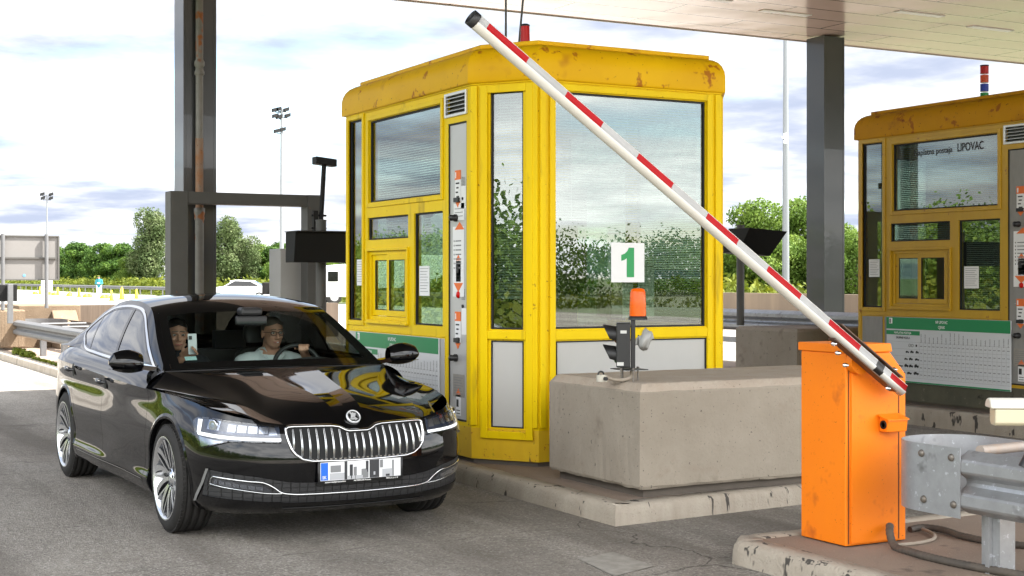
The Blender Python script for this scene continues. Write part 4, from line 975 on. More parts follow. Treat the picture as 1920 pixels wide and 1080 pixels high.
a = MB(); a.lathe([(0.07,0),(0.07,0.045)], A0+au*0.30+Vector((0,0.09,-0.01)), (0,-1,0), 24); a.build('pivot_hub', M['orange'], br)
for (s_, q) in ((0.10,-0.052),(0.55,-0.060),(0.50,-0.085),(0.42,-0.11),(0.12,0.055)):
    b = MB(); c = A0+au*s_+az*q; b.lathe([(0.012,0),(0.012,0.015),(0.006,0.016),(0.006,0.03),(0,0.031)], c+ay*0.0, ay, 10); b.build('bolt', M['chrome'], br)
a = MB(); a.box(x1+0.002,x1+0.022,y0+0.05,y0+0.075,0.13,0.24); a.build('padlock_hasp', M['bolt'], br)
# hoses on the island
def hose(path, r, label, m, corr=True):
    P = spl(path, np.linspace(0, 1, 160)); n = len(P)
    a = MB(); a.tube([tuple(p) for p in P], [r*(1+(0.07*math.sin(i*2.1) if corr else 0)) for i in range(n)], 10); return tag(a.build('cable_conduit', m), label, 'cable')
hose([(5.50,5.80,0.225),(5.47,5.77,0.20),(5.43,5.70,0.145),(5.38,5.52,0.140),(5.36,5.28,0.140),(5.38,5.06,0.140),(5.43,4.80,0.140),(5.5,4.3,0.14)], 0.021, 'black corrugated conduit from the foot of the orange cabinet, nearest of the cables', M['cable'])
hose([(5.86,6.02,0.138),(5.95,6.01,0.145),(5.99,5.93,0.145),(5.96,5.72,0.140),(5.98,5.50,0.140),(6.07,5.3,0.140),(6.3,4.7,0.14)], 0.019, 'dark thick cable lying farther back behind the guard rail post', M['cable'])
hose([(5.50,5.74,0.13),(5.62,5.72,0.132),(5.78,5.76,0.134),(5.88,5.86,0.136),(5.92,5.98,0.142)], 0.010, 'thin pale conduit curving between the two dark cables', M['conduit'], False)

# ------------------------------------------------------------------ CCTV camera at the right edge
cv = thing('cctv_camera', 'cream box camera housing on a bracket above the right guard rail', 'camera', (5.0,4.45,0.9))
a = MB(); prof = []
for k in range(13):
    an = math.pi*k/12; prof.append((0.058*math.cos(an), 0.03+0.045*math.sin(an)))
d_ = Vector((0.84,-0.54,0)); sd = Vector((0.54,0.84,0))
O = Vector((4.95,4.60,0.955))
a.prism([O+sd*x_+Vector((0,0,z_)) for x_, z_ in prof], d_*0.42); a.build('sun_shield', M['cctv'], cv, bevel=0.008, seg=3)
a = MB(); a.prism([O+d_*0.02+sd*x_+Vector((0,0,z_)) for x_, z_ in ((0.05,0.028),(-0.05,0.028),(-0.046,-0.035),(-0.03,-0.048),(0.03,-0.048),(0.046,-0.035))], d_*0.36); a.build('housing', mat('cream_housing', (0.50,0.46,0.33), 0.45), cv, bevel=0.006)
a = MB(); a.tube([O+d_*0.20+Vector((0,0,-0.05)), O+d_*0.20+Vector((0,0,-0.16)), O+d_*0.16+Vector((0,0,-0.24))], 0.028, 10); a.build('bracket', M['black'], cv)
# ------------------------------------------------------------------ traffic light on the concrete block
tl = thing('traffic_signal', 'small black traffic signal with an orange beacon on the concrete block', 'traffic light', (5.27,8.05,0.87))
cx, cy, zb = 5.25, 8.06, 0.872
a = MB(); a.box(cx-0.035,cx+0.135,cy-0.10,cy+0.11,zb+0.078,zb+0.084); a.build('mounting_plate', M['black'], tl)
for (x, y) in ((cx-0.03,cy-0.02),(cx+0.02,cy-0.09),(cx+0.13,cy+0.02),(cx+0.06,cy+0.10)):
    b = MB(); b.tube([(x,y,zb-0.005),(x,y,zb+0.095)], 0.0055, 8); b.lathe([(0.011,0.07),(0.011,0.094),(0,0.095)], (x,y,zb), n=6); b.build('threaded_rod', M['bolt'], tl)
a = MB(); a.box(cx-0.04,cx+0.055,cy-0.075,cy+0.075,zb+0.095,zb+0.395); a.rot((cx+0.05,cy,0), R(-33)).build('signal_body', M['black'], tl, bevel=0.008)
a = MB(); a.box(cx+0.058,cx+0.088,cy-0.045,cy+0.045,zb+0.085,zb+0.43); a.rot((cx+0.05,cy,0), R(-33)).build('back_plate', M['black'], tl, bevel=0.004)
for zc in (zb+0.31, zb+0.175):
    b = MB(); rr_ = 0.062; pts = []
    n_ = 18; G0 = []; G1 = []
    for k in range(n_+1):
        an = -0.6+(math.pi+1.2)*k/n_; yy, z_ = rr_*math.cos(an), rr_*math.sin(an); ln = 0.030+0.060*(0.5+0.5*math.sin(an))
        G0.append((cx-0.041,cy+yy,zc+z_)); G1.append((cx-0.041-ln,cy+yy,zc+z_+0.012))
    b.grid([G0, G1]); b.grid([[(p[0],cy+(p[1]-cy)*0.95,zc+(p[2]-zc)*0.95) for p in G0],[(p[0],cy+(p[1]-cy)*0.95,zc+(p[2]-zc)*0.95) for p in G1]], flip=True)
    b.rot((cx+0.05,cy,0), R(-33)).build('visor', M['black'], tl)
    b = MB(); b.lathe([(0.055,0),(0.045,0.012),(0,0.018)], (cx-0.0405,cy,zc), (-1,0,0), 18); b.rot((cx+0.05,cy,0), R(-33)).build('lens', mat('dark_red_lens' if zc > zb+0.25 else 'dark_green_lens', (0.10,0.01,0.01) if zc > zb+0.25 else (0.01,0.08,0.02), 0.2), tl)
a = MB(); a.box(cx-0.012,cx+0.03,cy-0.0765,cy-0.0755,zb+0.325,zb+0.345); a.box(cx-0.035,cx+0.01,cy-0.0765,cy-0.0755,zb+0.108,zb+0.132); a.rot((cx+0.05,cy,0), R(-33)).build('type_label', mat('label_grey', (0.55,0.55,0.52), 0.5), tl)
a = MB(); a.lathe([(0.066,0),(0.062,0.02),(0.055,0.026)], (cx+0.105,cy-0.01,zb+0.415), n=20); a.rot((cx+0.05,cy,0), R(-33)).build('beacon_base', M['black'], tl)
a = MB(); a.lathe([(0.056,0.026),(0.055,0.10),(0.051,0.185),(0.044,0.205),(0.030,0.212),(0,0.214)], (cx+0.105,cy-0.01,zb+0.415), n=24); a.rot((cx+0.05,cy,0), R(-33)).build('amber_lens', M['amber'], tl)
# the lamp wrapped in a plastic bag
a = MB(); r = random.Random(12); n1, n2 = 12, 18; G = []
for i in range(n1+1):
    u_ = i/n1; rr_ = [0.022,0.034,0.028,0.030,0.055,0.066,0.070,0.067,0.060,0.062,0.055,0.035,0.004][i]; row = []
    for k in range(n2):
        an = 2*math.pi*k/n2; q = rr_*(1+0.13*math.sin(3*an+i*0.7)+r.uniform(-0.07,0.07)); row.append((cx+0.088+u_*0.115+0.012*math.sin(an), cy-0.01+q*math.cos(an), zb+0.275+q*math.sin(an)*1.05+0.01*u_))
    G.append(row+[row[0]])
a.grid(G, flip=True); a.rot((cx+0.05,cy,0), R(-33)).build('bagged_lamp', M['bag'], tl)
a = MB(); a.tube([(cx+0.088+0.022+0.004*math.cos(t_), cy-0.01+0.033*math.cos(t_), zb+0.277+0.033*math.sin(t_)) for t_ in np.linspace(0, 6.283, 20)], 0.004, 6); a.rot((cx+0.05,cy,0), R(-33)).build('tie', M['black'], tl)
a = MB(); a.tube([tuple(p) for p in spl([(cx+0.05,cy-0.02,zb+0.09),(cx+0.03,cy-0.04,zb+0.03),(cx-0.02,cy-0.035,zb+0.014),(cx-0.12,cy+0.03,zb+0.03)], np.linspace(0,1,24))], 0.012, 8); tag(a.build('signal_cable', M['conduit']), 'thick pale cable from the traffic signal to the small white junction box', 'cable')
jb = thing('junction_box', 'small dirty white junction box on the concrete block beside the traffic signal', 'junction box', (cx-0.14,cy+0.05,zb))
a = MB(); a.lathe([(0.036,0.001),(0.037,0.04),(0.034,0.046),(0,0.047)], (cx-0.14,cy+0.05,zb), n=20); a.build('box_body', mat('dirty_white_plastic', (0.62,0.59,0.50), 0.6, col2=(0.40,0.37,0.30), scale=25, amt=0.3), jb)
a = MB(); a.tube([tuple(p) for p in spl([(cx-0.17,cy+0.05,zb+0.045),(cx-0.16,cy+0.05,zb+0.066),(cx-0.13,cy+0.05,zb+0.062),(cx-0.125,cy+0.05,zb+0.04)], np.linspace(0,1,12))], 0.006, 8); a.lathe([(0.013,0),(0.013,0.02)], (cx-0.14,cy+0.012,zb+0.022), (0,-1,0), 12); a.build('cable_gland', M['black'], jb)

# ------------------------------------------------------------------ sign seen from behind, signal back, far left
sg = thing('road_sign', 'large blank sign panel seen from behind on two posts, far left', 'road sign', (5.1,29.9,0.95))
a = MB(); a.box(3.6,5.76,29.82,29.85,1.53,2.42); a.build('panel', M['sign_back'], sg)
a = MB(); frame = ((3.6,5.76,2.40,2.425),(3.6,5.76,1.52,1.545)); 
for x0_,x1_,z0_,z1_ in frame: a.box(x0_,x1_,29.79,29.818,z0_,z1_)
a.box(5.735,5.765,29.79,29.818,1.546,2.399); a.box(3.6,5.70,29.78,29.816,1.955,1.985); a.build('edge_frame', M['frame_grey'], sg)
a = MB(); a.tube([(5.50,29.74,0.96),(5.50,29.74,2.45)], 0.038, 12); a.tube([(4.66,29.74,0.93),(4.66,29.74,2.45)], 0.038, 12); a.build('post', M['old_galv'], sg)
a = MB(); a.lathe([(0.028,0),(0.0,0.002)], (5.08,29.815,1.62), (0,-1,0), 14); a.build('blue_sticker', mat('blue_sticker', (0.12,0.32,0.60), 0.5), sg)
sb = thing('traffic_signal', 'square black signal seen from behind on a short post, far left under the sign', 'traffic light', (4.57,28.5,0.9))
a = MB(); a.box(4.39,4.73,28.50,28.62,1.12,1.44); a.build('housing', M['matt_black'], sb, bevel=0.01)
a = MB(); a.box(4.54,4.635,28.38,28.49,0.70,1.45); a.build('post', M['old_galv'], sb, bevel=0.006)
s2 = thing('traffic_signal', 'square black signal seen from behind, above the middle of the car roof', 'traffic light', (8.3,24,0.9))
a = MB(); a.box(8.12,8.32,24.0,24.1,1.28,1.49); a.build('housing', M['matt_black'], s2, bevel=0.01)
a = MB(); a.box(8.30,8.40,23.90,23.99,0.0,1.49); a.build('post', M['galv'], s2, bevel=0.006)
# ================================================================== the black saloon: shape functions (u back from the front axle, v left/right, z up)
CX, CY = 3.233, 8.74
CAR_YAW = 0.016
def W3(p, side=1):
    """car coordinates (u, v, z) -> world"""
    u, v, z = p[0], p[1]*side, p[2]
    return (CX+v-CAR_YAW*u, CY+u+CAR_YAW*v, z)
OUT = np.array([  # plan outline, front centre -> side -> rear centre: u, v, top edge z
 (-0.905,0.0,0.672),(-0.897,0.22,0.690),(-0.868,0.45,0.712),(-0.800,0.62,0.738),(-0.690,0.755,0.762),(-0.520,0.845,0.790),(-0.250,0.897,0.826),(0.05,0.920,0.846),
 (0.55,0.928,0.860),(1.05,0.931,0.868),(1.55,0.932,0.878),(2.10,0.931,0.893),(2.60,0.928,0.906),(3.05,0.910,0.912),(3.40,0.865,0.910),(3.66,0.780,0.900),(3.82,0.640,0.890),(3.90,0.42,0.882),(3.935,0.2,0.88),(3.94,0.0,0.88)])
_s = np.concatenate([[0], np.cumsum(np.linalg.norm(np.diff(OUT[:, :2], axis=0), axis=1))]); SL = _s[-1]
_ss = np.linspace(0, 1, 1600)
_mir = np.vstack([OUT[1:4][::-1]*[1,-1,1], OUT, OUT[-4:-1][::-1]*[1,-1,1]])    # mirrored ends keep the nose and tail smooth
_ms = np.concatenate([-_s[1:4][::-1], _s, 2*SL-_s[-4:-1][::-1]]); _mk = (_ms-_ms[0])/(_ms[-1]-_ms[0])
_tab = spl(_mir, (_ss*SL-_ms[0])/(_ms[-1]-_ms[0]), _mk)
_der = np.gradient(_tab[:, :2], axis=0); _der /= np.linalg.norm(_der, axis=1)[:, None]
def _tabf(s, c): return np.interp(s, _ss, c)
ZK = np.array([0.15,0.19,0.23,0.28,0.34,0.42,0.50,0.58,0.65,0.72,0.79,0.86,0.93])
DS = np.array([0.0, 0.45, 0.80, 1.12, 1.45, 1.93, 2.6, 3.2, 3.80, 4.6, 5.2, 5.6, 6.0])/SL     # stations along the outline
DD = np.array([   # inset of the wall from the outline at each height
 [0.200,0.125,0.060,0.032,0.018,0.006,0.000,0.012,0.036,0.075,0.120,0.17,0.22],
 [0.190,0.115,0.055,0.030,0.018,0.006,0.000,0.010,0.032,0.066,0.110,0.16,0.22],
 [0.175,0.100,0.048,0.026,0.018,0.006,0.000,0.006,0.022,0.050,0.090,0.14,0.20],
 [0.150,0.080,0.040,0.024,0.018,0.008,0.000,0.004,0.014,0.034,0.064,0.11,0.17],
 [0.125,0.062,0.034,0.022,0.016,0.008,0.002,0.002,0.008,0.020,0.036,0.07,0.12],
 [0.100,0.040,0.014,0.000,0.015,0.018,0.009,0.005,0.008,0.014,0.022,0.014,0.01],
 [0.100,0.045,0.024,0.010,0.006,0.004,0.004,0.006,0.009,0.011,0.010,0.006,0.02],
 [0.100,0.040,0.014,0.000,0.015,0.019,0.010,0.006,0.010,0.017,0.025,0.013,0.01],
 [0.100,0.040,0.014,0.000,0.015,0.019,0.010,0.006,0.010,0.017,0.025,0.013,0.01],
 [0.100,0.040,0.014,0.000,0.015,0.018,0.009,0.005,0.008,0.014,0.022,0.013,0.01],
 [0.150,0.080,0.040,0.022,0.010,0.004,0.000,0.000,0.004,0.010,0.016,0.02,0.03],
 [0.180,0.100,0.050,0.026,0.012,0.006,0.000,0.000,0.006,0.016,0.026,0.03,0.05],
 [0.200,0.110,0.055,0.030,0.014,0.006,0.000,0.000,0.008,0.022,0.036,0.05,0.07]])
_DT = surf(np.stack([np.broadcast_to(DS[:, None], DD.shape)*SL, np.broadcast_to(ZK[None, :], DD.shape), DD], 2), np.linspace(0,1,300), np.linspace(0,1,120))
_Dz = np.linspace(ZK[0], ZK[-1], 100); _Dn = np.linspace(0, DS[-1], 200)
# resample the inset table to a regular (s, z) lattice
_tmp = np.stack([np.stack([np.interp(_Dz, _DT[i, :, 1], _DT[i, :, 2]) for i in range(300)], 0)], 0)[0]
_si = _DT[:, 0, 0]/SL
_INS = np.stack([np.interp(_Dn, _si, _tmp[:, j]) for j in range(100)], 1)
def inset(s, z):
    a = np.clip(np.asarray(s)/DS[-1]*199, 0, 198.999); b = np.clip((np.asarray(z)-_Dz[0])/(_Dz[-1]-_Dz[0])*99, 0, 98.999)
    i, j = a.astype(int), b.astype(int); fa, fb = a-i, b-j
    return (_INS[i,j]*(1-fa)*(1-fb)+_INS[i+1,j]*fa*(1-fb)+_INS[i,j+1]*(1-fa)*fb+_INS[i+1,j+1]*fa*fb)
def wall(s, z, off=0.0):
    """body side / bumper surface, s in 0..1 from the nose to the tail (left half, v>=0) -> (...,3)"""
    s = np.asarray(s, float); z = np.asarray(z, float); s, z = np.broadcast_arrays(s, z)
    u, v = _tabf(s, _tab[:, 0]), _tabf(s, _tab[:, 1]); tu, tv = _tabf(s, _der[:, 0]), _tabf(s, _der[:, 1])
    nu, nv = -tv, tu                                   # outward
    d = off - inset(s, z)
    return np.stack([u+nu*d, v+nv*d, z], -1)
def ztop(s): return _tabf(s, _tab[:, 2])
def zbot(s):
    return np.interp(np.asarray(s)*SL, [0, 0.8, 1.2, 1.7, 2.2, 4.0, 4.6, 6.0], [0.185,0.185,0.19,0.195,0.20,0.205,0.21,0.23])
def s_of_u(u):   # on the flank
    k = (_ss*SL > 1.0) & (_ss*SL < 5.6); return np.interp(u, _tab[k, 0], _ss[k])
def s_of_v(v):   # on the nose
    k = _ss*SL < 1.35; return np.interp(v, _tab[k, 1], _ss[k])
# ------------------------------------------------------------------ car materials
M['paint'] = mat('black_car_paint', (0.003,0.003,0.0035), 0.035, spec=0.5)
M['gloss'] = mat('gloss_black_trim', (0.004,0.004,0.004), 0.08, spec=0.5)
M['trim'] = mat('textured_black_trim', (0.018,0.018,0.018), 0.6)
M['bright'] = mat('bright_trim', (0.80,0.81,0.82), 0.14, 1.0)
M['tyre'] = mat('tyre_rubber', (0.016,0.0155,0.015), 0.75, col2=(0.028,0.026,0.024), scale=8, amt=0.3, spec=0.25)
M['rim'] = mat('machined_alloy', (0.72,0.73,0.75), 0.22, 0.9)
M['rim_dark'] = mat('anthracite_alloy', (0.05,0.052,0.056), 0.35, 0.6)
M['disc'] = mat('brake_disc', (0.06,0.06,0.06), 0.5, 0.6)
M['seat'] = mat('dark_leather', (0.022,0.020,0.018), 0.55)
M['dash'] = mat('soft_dashboard', (0.022,0.022,0.023), 0.65)
M['lining'] = mat('grey_headlining', (0.28,0.29,0.28), 0.9)
M['wscreen'] = glass_mat('windscreen_glass', (0.80,0.88,0.84), 0.0, k=0.45)
M['tint'] = glass_mat('side_window_glass', (0.09,0.10,0.10), 0.09, k=1.0)
M['lampglass'] = glass_mat('lamp_lens', (0.93,0.95,0.97), 0.03)
M['led'] = mat('led_strip', (0.85,0.87,0.9), 0.3, emit=(1,0.97,0.92), estr=0.25)
M['mirror_glass'] = mat('lamp_reflector', (0.42,0.45,0.52), 0.16, 1.0)

CAR = thing('saloon_car', 'glossy black saloon car with chrome grille and two people inside', 'car', (CX, CY, 0))
def wgrid(mb, P, side=1, mi=0, keep=None, flip=False):
    """add a (n,m,3) array of car points"""
    G = [[W3(p, side) for p in row] for row in P]
    mb.grid(G, mi, keep, flip ^ (side < 0))
def both(fn):
    for sd in (1, -1): fn(sd)
ARCH_R, ARCH_Z, WB = 0.368, 0.338, 2.841

# ---- body shell
body = MB()
sv = np.unique(np.concatenate([np.linspace(0, 0.22, 70), np.linspace(0.22, 0.42, 110), np.linspace(0.42, 0.62, 60), np.linspace(0.62, 0.80, 100), np.linspace(0.80, 1, 50)]))
tv = np.linspace(0, 1, 64)
zb, zt = zbot(sv), ztop(sv)
Z = zb[:, None]+(zt-zb)[:, None]*tv[None, :]
SS = np.broadcast_to(sv[:, None], Z.shape)
PW = wall(SS, Z)
def snap(PW, Z):
    PW = PW.copy(); ins = np.zeros(Z.shape, bool); out_s = np.array(SS)
    for uc in (0.0, WB):
        du, dz = PW[..., 0]-uc, PW[..., 2]-ARCH_Z; r = np.hypot(du, dz); k = (r < ARCH_R) & (PW[..., 1] > 0.6); ins |= k
        sc = np.where(k, ARCH_R/np.maximum(r, 1e-3), 1); nu, nz = uc+du*sc, ARCH_Z+dz*sc
        q = wall(s_of_u(nu), nz); q[..., 0] = nu
        PW[k] = q[k]
    return PW, ins
PWs, ins = snap(PW, Z)
keepf = lambda i, j: not (ins[i, j] and ins[i+1, j] and ins[i, j+1] and ins[i+1, j+1])
both(lambda sd: wgrid(body, PWs, sd, keep=keepf))
# ---- shoulder between the waist line and the window line
BELT = np.array([(.47,.785,.957),(1.0,.825,.966),(1.5,.828,.975),(2.1,.822,.989),(2.6,.800,1.004),(3.0,.770,1.018),(3.35,.715,1.022),(3.62,.62,1.010),(3.78,.45,1.000),(3.83,.22,.996),(3.835,0,.995)])
TT = spl(BELT, np.linspace(0, 1, 160))
su = np.concatenate([np.interp(TT[:, 0][:100], TT[:, 0][:100], TT[:, 0][:100])])
s_sh = np.interp(np.linspace(0, 1, 160), [0, 1], [float(s_of_u(0.44)), 1.0])
# pair waist points with belt points by fraction of length, refined by u on the flank
tops = wall(s_sh, ztop(s_sh))
fr = np.linspace(0, 1, 160); ub = TT[:, 0]
s_pair = np.where(fr < 0.72, s_of_u(np.minimum(ub, 3.4)), 0); kk = np.argmax(fr >= 0.72)
s_pair[kk:] = np.linspace(s_pair[kk-1], 1.0, 160-kk+1)[1:]
s_pair[0] = float(s_of_u(0.44))
tops = wall(s_pair, ztop(s_pair))
sh = []
for q in np.linspace(0, 1, 12):
    p = tops*(1-q)+TT*q; bul = 0.016*4*q*(1-q)
    p = p + np.stack([np.zeros(160), np.where(p[:, 1] > 0.05, bul, 0)*0.7, np.full(160, bul)], 1); sh.append(p)
both(lambda sd: wgrid(body, np.stack(sh, 1), sd))
# ---- bonnet
cs = [float(s_of_v(v)) for v in (0.0, 0.24, 0.452, 0.62, 0.755)]+[1.115/SL]
row0 = wall(np.array(cs), ztop(np.array(cs)))
us = [-.44,-.36,-.24,-.10,.08,.26,.445]
side = wall(s_of_u(np.array(us)), ztop(s_of_u(np.array(us))))
cent = [(-.862,.672),(-.70,.776),(-.47,.836),(-.22,.880),(.02,.915),(.22,.942),(.425,.967)]
crease = [None,(-.635,.495,.760),(-.42,.540,.797),(-.17,.592,.832),(.05,.640,.866),(.26,.702,.912),(.475,.778,.958)]
cr0 = row0[2]; inn = [(-.853,.082),(-.70,.092),(-.47,.112),(-.22,.138),(.02,.165),(.22,.188),(.432,.212)]
rows_c = np.array([(row0[0][0], 0, row0[0][2])]+[(u, 0, z) for u, z in cent[1:]])
rows_k = np.array([tuple(cr0)]+crease[1:]); rows_s = np.array([tuple(row0[5])]+[tuple(p) for p in side[1:]])
rows_i = np.array([(u, v, np.interp(u, rows_c[:, 0], rows_c[:, 2])+(0.007 if 0 < k < 6 else 0.002)) for k, (u, v) in enumerate(inn)])
rows_i[0, 2] = float(ztop(s_of_v(0.082))); 
ta = np.linspace(0, 1, 90); kq = np.linspace(0, 1, 7)
def fair(r_, deg=4):
    """fair a feature line: low-order fit, ends kept"""
    P = spl(r_, ta); Q = np.stack([np.polyval(np.polyfit(ta, P[:, k], deg), ta) for k in range(3)], 1)
    return Q+(P[0]-Q[0])*(1-ta)[:, None]**3+(P[-1]-Q[-1])*ta[:, None]**3
Cc, Ci, Ck, Cs = fair(rows_c), fair(rows_i), fair(rows_k), spl(rows_s, ta)
env = np.sin(np.pi*np.clip(ta, 0, 1))[:, None]
def fill(A_, B_, nb, bul):
    q = np.linspace(0, 1, nb)[None, :, None]; P = A_[:, None]*(1-q)+B_[:, None]*q; P[..., 2] += bul*env*4*q[..., 0]*(1-q[..., 0]); return P
bon = MB(); pat = [fill(Cc, Ci, 14, -0.0015), fill(Ci, Ck, 30, 0.007), fill(Ck, Cs, 30, -0.010)]
# follow the curved leading edge at the nose
for P in pat:
    e = np.stack([wall(s_of_v(np.minimum(P[0, :, 1], .78)), ztop(s_of_v(np.minimum(P[0, :, 1], .78))))], 0)[0]; k_ = P[0, :, 1] < .60
    fade = np.clip(1-ta/0.35, 0, 1)[:, None, None]**2; d_ = np.where(k_[:, None], e-P[0], 0); P += d_[None]*fade
both(lambda sd: [wgrid(bon, P, sd) for P in pat])
# ---- top skin: windscreen, roof, rear screen
TC = np.array([(.42,.966),(.80,1.165),(1.20,1.362),(1.50,1.436),(1.85,1.453),(2.25,1.440),(2.70,1.378),(3.10,1.272),(3.50,1.115),(3.80,.997)])
AC = np.array([(.49,.775,.960),(.86,.722,1.138),(1.25,.645,1.322),(1.50,.618,1.378),(1.85,.606,1.402),(2.25,.606,1.388),(2.70,.612,1.312),(3.05,.635,1.215),(3.40,.675,1.085),(3.70,.60,1.006)])
kA = np.linspace(0, 1, 10)
def top(a, f):
    a = np.asarray(a, float).ravel()/9.0; T = spl(TC, a, kA); A = spl(AC, a, kA); f = np.asarray(f, float).ravel(); g = np.abs(f)[None, :]
    u = T[:, :1]+(A[:, :1]-T[:, :1])*g**2.0; z = T[:, 1:2]+(A[:, 2:3]-T[:, 1:2])*g**2.4; v = A[:, 1:2]*f[None, :]
    return np.stack(np.broadcast_arrays(u, v, z), -1)
def lin(*segs):
    o = []
    for a, b, n in segs: o += list(np.linspace(a, b, n, endpoint=False))
    return np.array(o+[segs[-1][1]])
WA0, WA1, WF = 0.05, 1.96, 0.945; RA0, RA1, RF = 5.75, 8.25, 0.84
av = lin((0, WA0, 1), (WA0, WA1, 40), (WA1, 2.6, 12), (2.6, RA0, 40), (RA0, RA1, 30), (RA1, 9.0, 10))
fv = lin((-1, -WF, 4), (-WF, -RF, 6), (-RF, RF, 60), (RF, WF, 6), (WF, 1, 4))
PT = top(av, fv)
def kind(i, j):
    a, f = (av[i]+av[i+1])/2, abs(fv[j]+fv[j+1])/2
    if WA0 < a < WA1 and f < WF: return 'w'
    if RA0 < a < RA1 and f < RF: return 'r'
    return 'b'
wgrid(body, PT, 1, keep=lambda i, j: kind(i, j) == 'b')
for nm, kk_, mm in (('windscreen','w',M['wscreen']),('rear_window','r',M['tint'])):
    a = MB(); wgrid(a, PT, 1, keep=lambda i, j: kind(i, j) == kk_); a.build(nm, mm, CAR)
fr_ = MB()      # black printed border of the windscreen
lift = np.array([-0.0012, 0, 0.0014])
for (a0, a1, f0, f1) in ((WA0, 0.24, -WF, WF), (1.80, WA1, -WF, WF), (0.24, 1.80, 0.865, WF), (0.24, 1.80, -WF, -0.865), (1.55, 1.80, -0.10, 0.10)):
    wgrid(fr_, top(np.linspace(a0, a1, 24), np.linspace(f0, f1, 40))+lift, 1)
fr_.build('windscreen_border', M['gloss'], CAR)
# ---- side skin with the window opening
ku = np.linspace(0, 1, 10)
_a = spl(AC, np.linspace(0, 1, 600), kA)
def side_v(u, z, off=0.0):
    u = np.asarray(u, float); z = np.asarray(z, float)
    vA, zA = np.interp(u, _a[:, 0], _a[:, 1]), np.interp(u, _a[:, 0], _a[:, 2])
    vB, zB = np.interp(u, TT[:100, 0], TT[:100, 1]), np.interp(u, TT[:100, 0], TT[:100, 2])
    t = np.clip((z-zB)/np.maximum(zA-zB, 0.012), -0.1, 1.1)
    return vB+(vA-vB)*t+0.020*4*t*(1-t)*np.clip((zA-zB)/0.2, 0, 1)+off
uu = np.linspace(0.485, 3.60, 400); zA = np.interp(uu, _a[:, 0], _a[:, 2]); zB = np.interp(uu, TT[:100, 0], TT[:100, 2])
tt = np.linspace(0, 1, 60); ZZ = zB[:, None]+(zA-zB)[:, None]*tt[None, :]; UU = np.broadcast_to(uu[:, None], ZZ.shape)
PS = np.stack([UU, side_v(UU, ZZ), ZZ], -1)
PS[:, -1] = np.stack([uu, np.interp(uu, _a[:, 0], _a[:, 1]), zA], -1)
DLO = [(.60,.968),(.72,.974),(1.1,.979),(1.7,.988),(2.3,1.003),(2.58,1.012),(2.66,1.022),(2.76,1.058),(2.90,1.118),(2.925,1.142),(2.90,1.165),(2.70,1.262),(2.40,1.335),(2.05,1.366),(1.75,1.368),(1.52,1.350),(1.36,1.312),(1.16,1.225),(.90,1.105),(.70,1.012),(.60,.968)]
D = spl(np.array(DLO), np.linspace(0, 1, 220))[:-1]
def inset_poly(D, d):
    t = np.roll(D, -1, 0)-np.roll(D, 1, 0); t /= np.linalg.norm(t, axis=1)[:, None]; return D+np.stack([-t[:, 1], t[:, 0]], 1)*d
def inside(poly, x, y):
    x = np.asarray(x); y = np.asarray(y); c = np.zeros(np.broadcast(x, y).shape, bool); n = len(poly)
    for i in range(n):
        x0, y0 = poly[i]; x1, y1 = poly[(i+1) % n]
        k = (y0 > y) != (y1 > y); c ^= k & (x < (x1-x0)*(y-y0)/((y1-y0) if y1 != y0 else 1e-9)+x0)
    return c
CC = (PS[:-1, :-1]+PS[1:, 1:])/2
hole = inside(inset_poly(D, 0.017), CC[..., 0], CC[..., 2]); gl = inside(inset_poly(D, 0.004), CC[..., 0], CC[..., 2])
both(lambda sd: wgrid(body, PS, sd, keep=lambda i, j: not hole[i, j]))
# close the nose-to-screen scuttle
a = MB(); G = np.stack([top([0.0], np.linspace(-1, 1, 40))[0]+np.array([0,0,-0.02]), top([0.06], np.linspace(-1, 1, 40))[0]+np.array([0.0,0,-0.004])]); wgrid(a, G+np.array([-0.03,0,-0.004])); a.build('scuttle', M['trim'], CAR)
body.build('body', M['paint'], CAR); bon.build('bonnet', M['paint'], CAR)
def ribbon(mb, P0, P1, sd, mi=0): wgrid(mb, np.stack([P0, P1], 1), sd, mi)
Dc = np.vstack([D, D[:1]])
def on_side(D, off): return np.stack([D[:, 0], side_v(D[:, 0], D[:, 1], off), D[:, 1]], -1)
def side_glass(sd):
    a = MB(); wgrid(a, PS+np.array([0, 0.0005, 0]), sd, keep=lambda i, j: gl[i, j]); g_ = a.build('side_window', M['tint'], CAR)
    a = MB(); o = np.vstack([D, D[:1]]); i1 = inset_poly(D, 0.016); i1 = np.vstack([i1, i1[:1]])
    ribbon(a, on_side(o, 0.001), on_side(o, 0.006), sd); ribbon(a, on_side(o, 0.006), on_side(i1, 0.006), sd); ribbon(a, on_side(i1, 0.006), on_side(i1, 0.0), sd)
    a.build('window_trim', M['bright'], g_)
    a = MB(); i2 = inset_poly(D, 0.030); i2 = np.vstack([i2, i2[:1]]); ribbon(a, on_side(i1, 0.003), on_side(i2, 0.003), sd)
    for (u0, z0, u1, z1, w_) in ((1.60,1.00,1.72,1.35,0.06),(2.46,1.02,2.60,1.27,0.028)):
        q = np.linspace(0, 1, 14); l0 = np.stack([u0+(u1-u0)*q-w_/2, z0+(z1-z0)*q], 1); l1 = l0+np.array([w_, 0])
        ribbon(a, on_side(l0, 0.0045), on_side(l1, 0.0045), sd)
    a.build('window_seal', M['gloss'], g_)
both(side_glass)
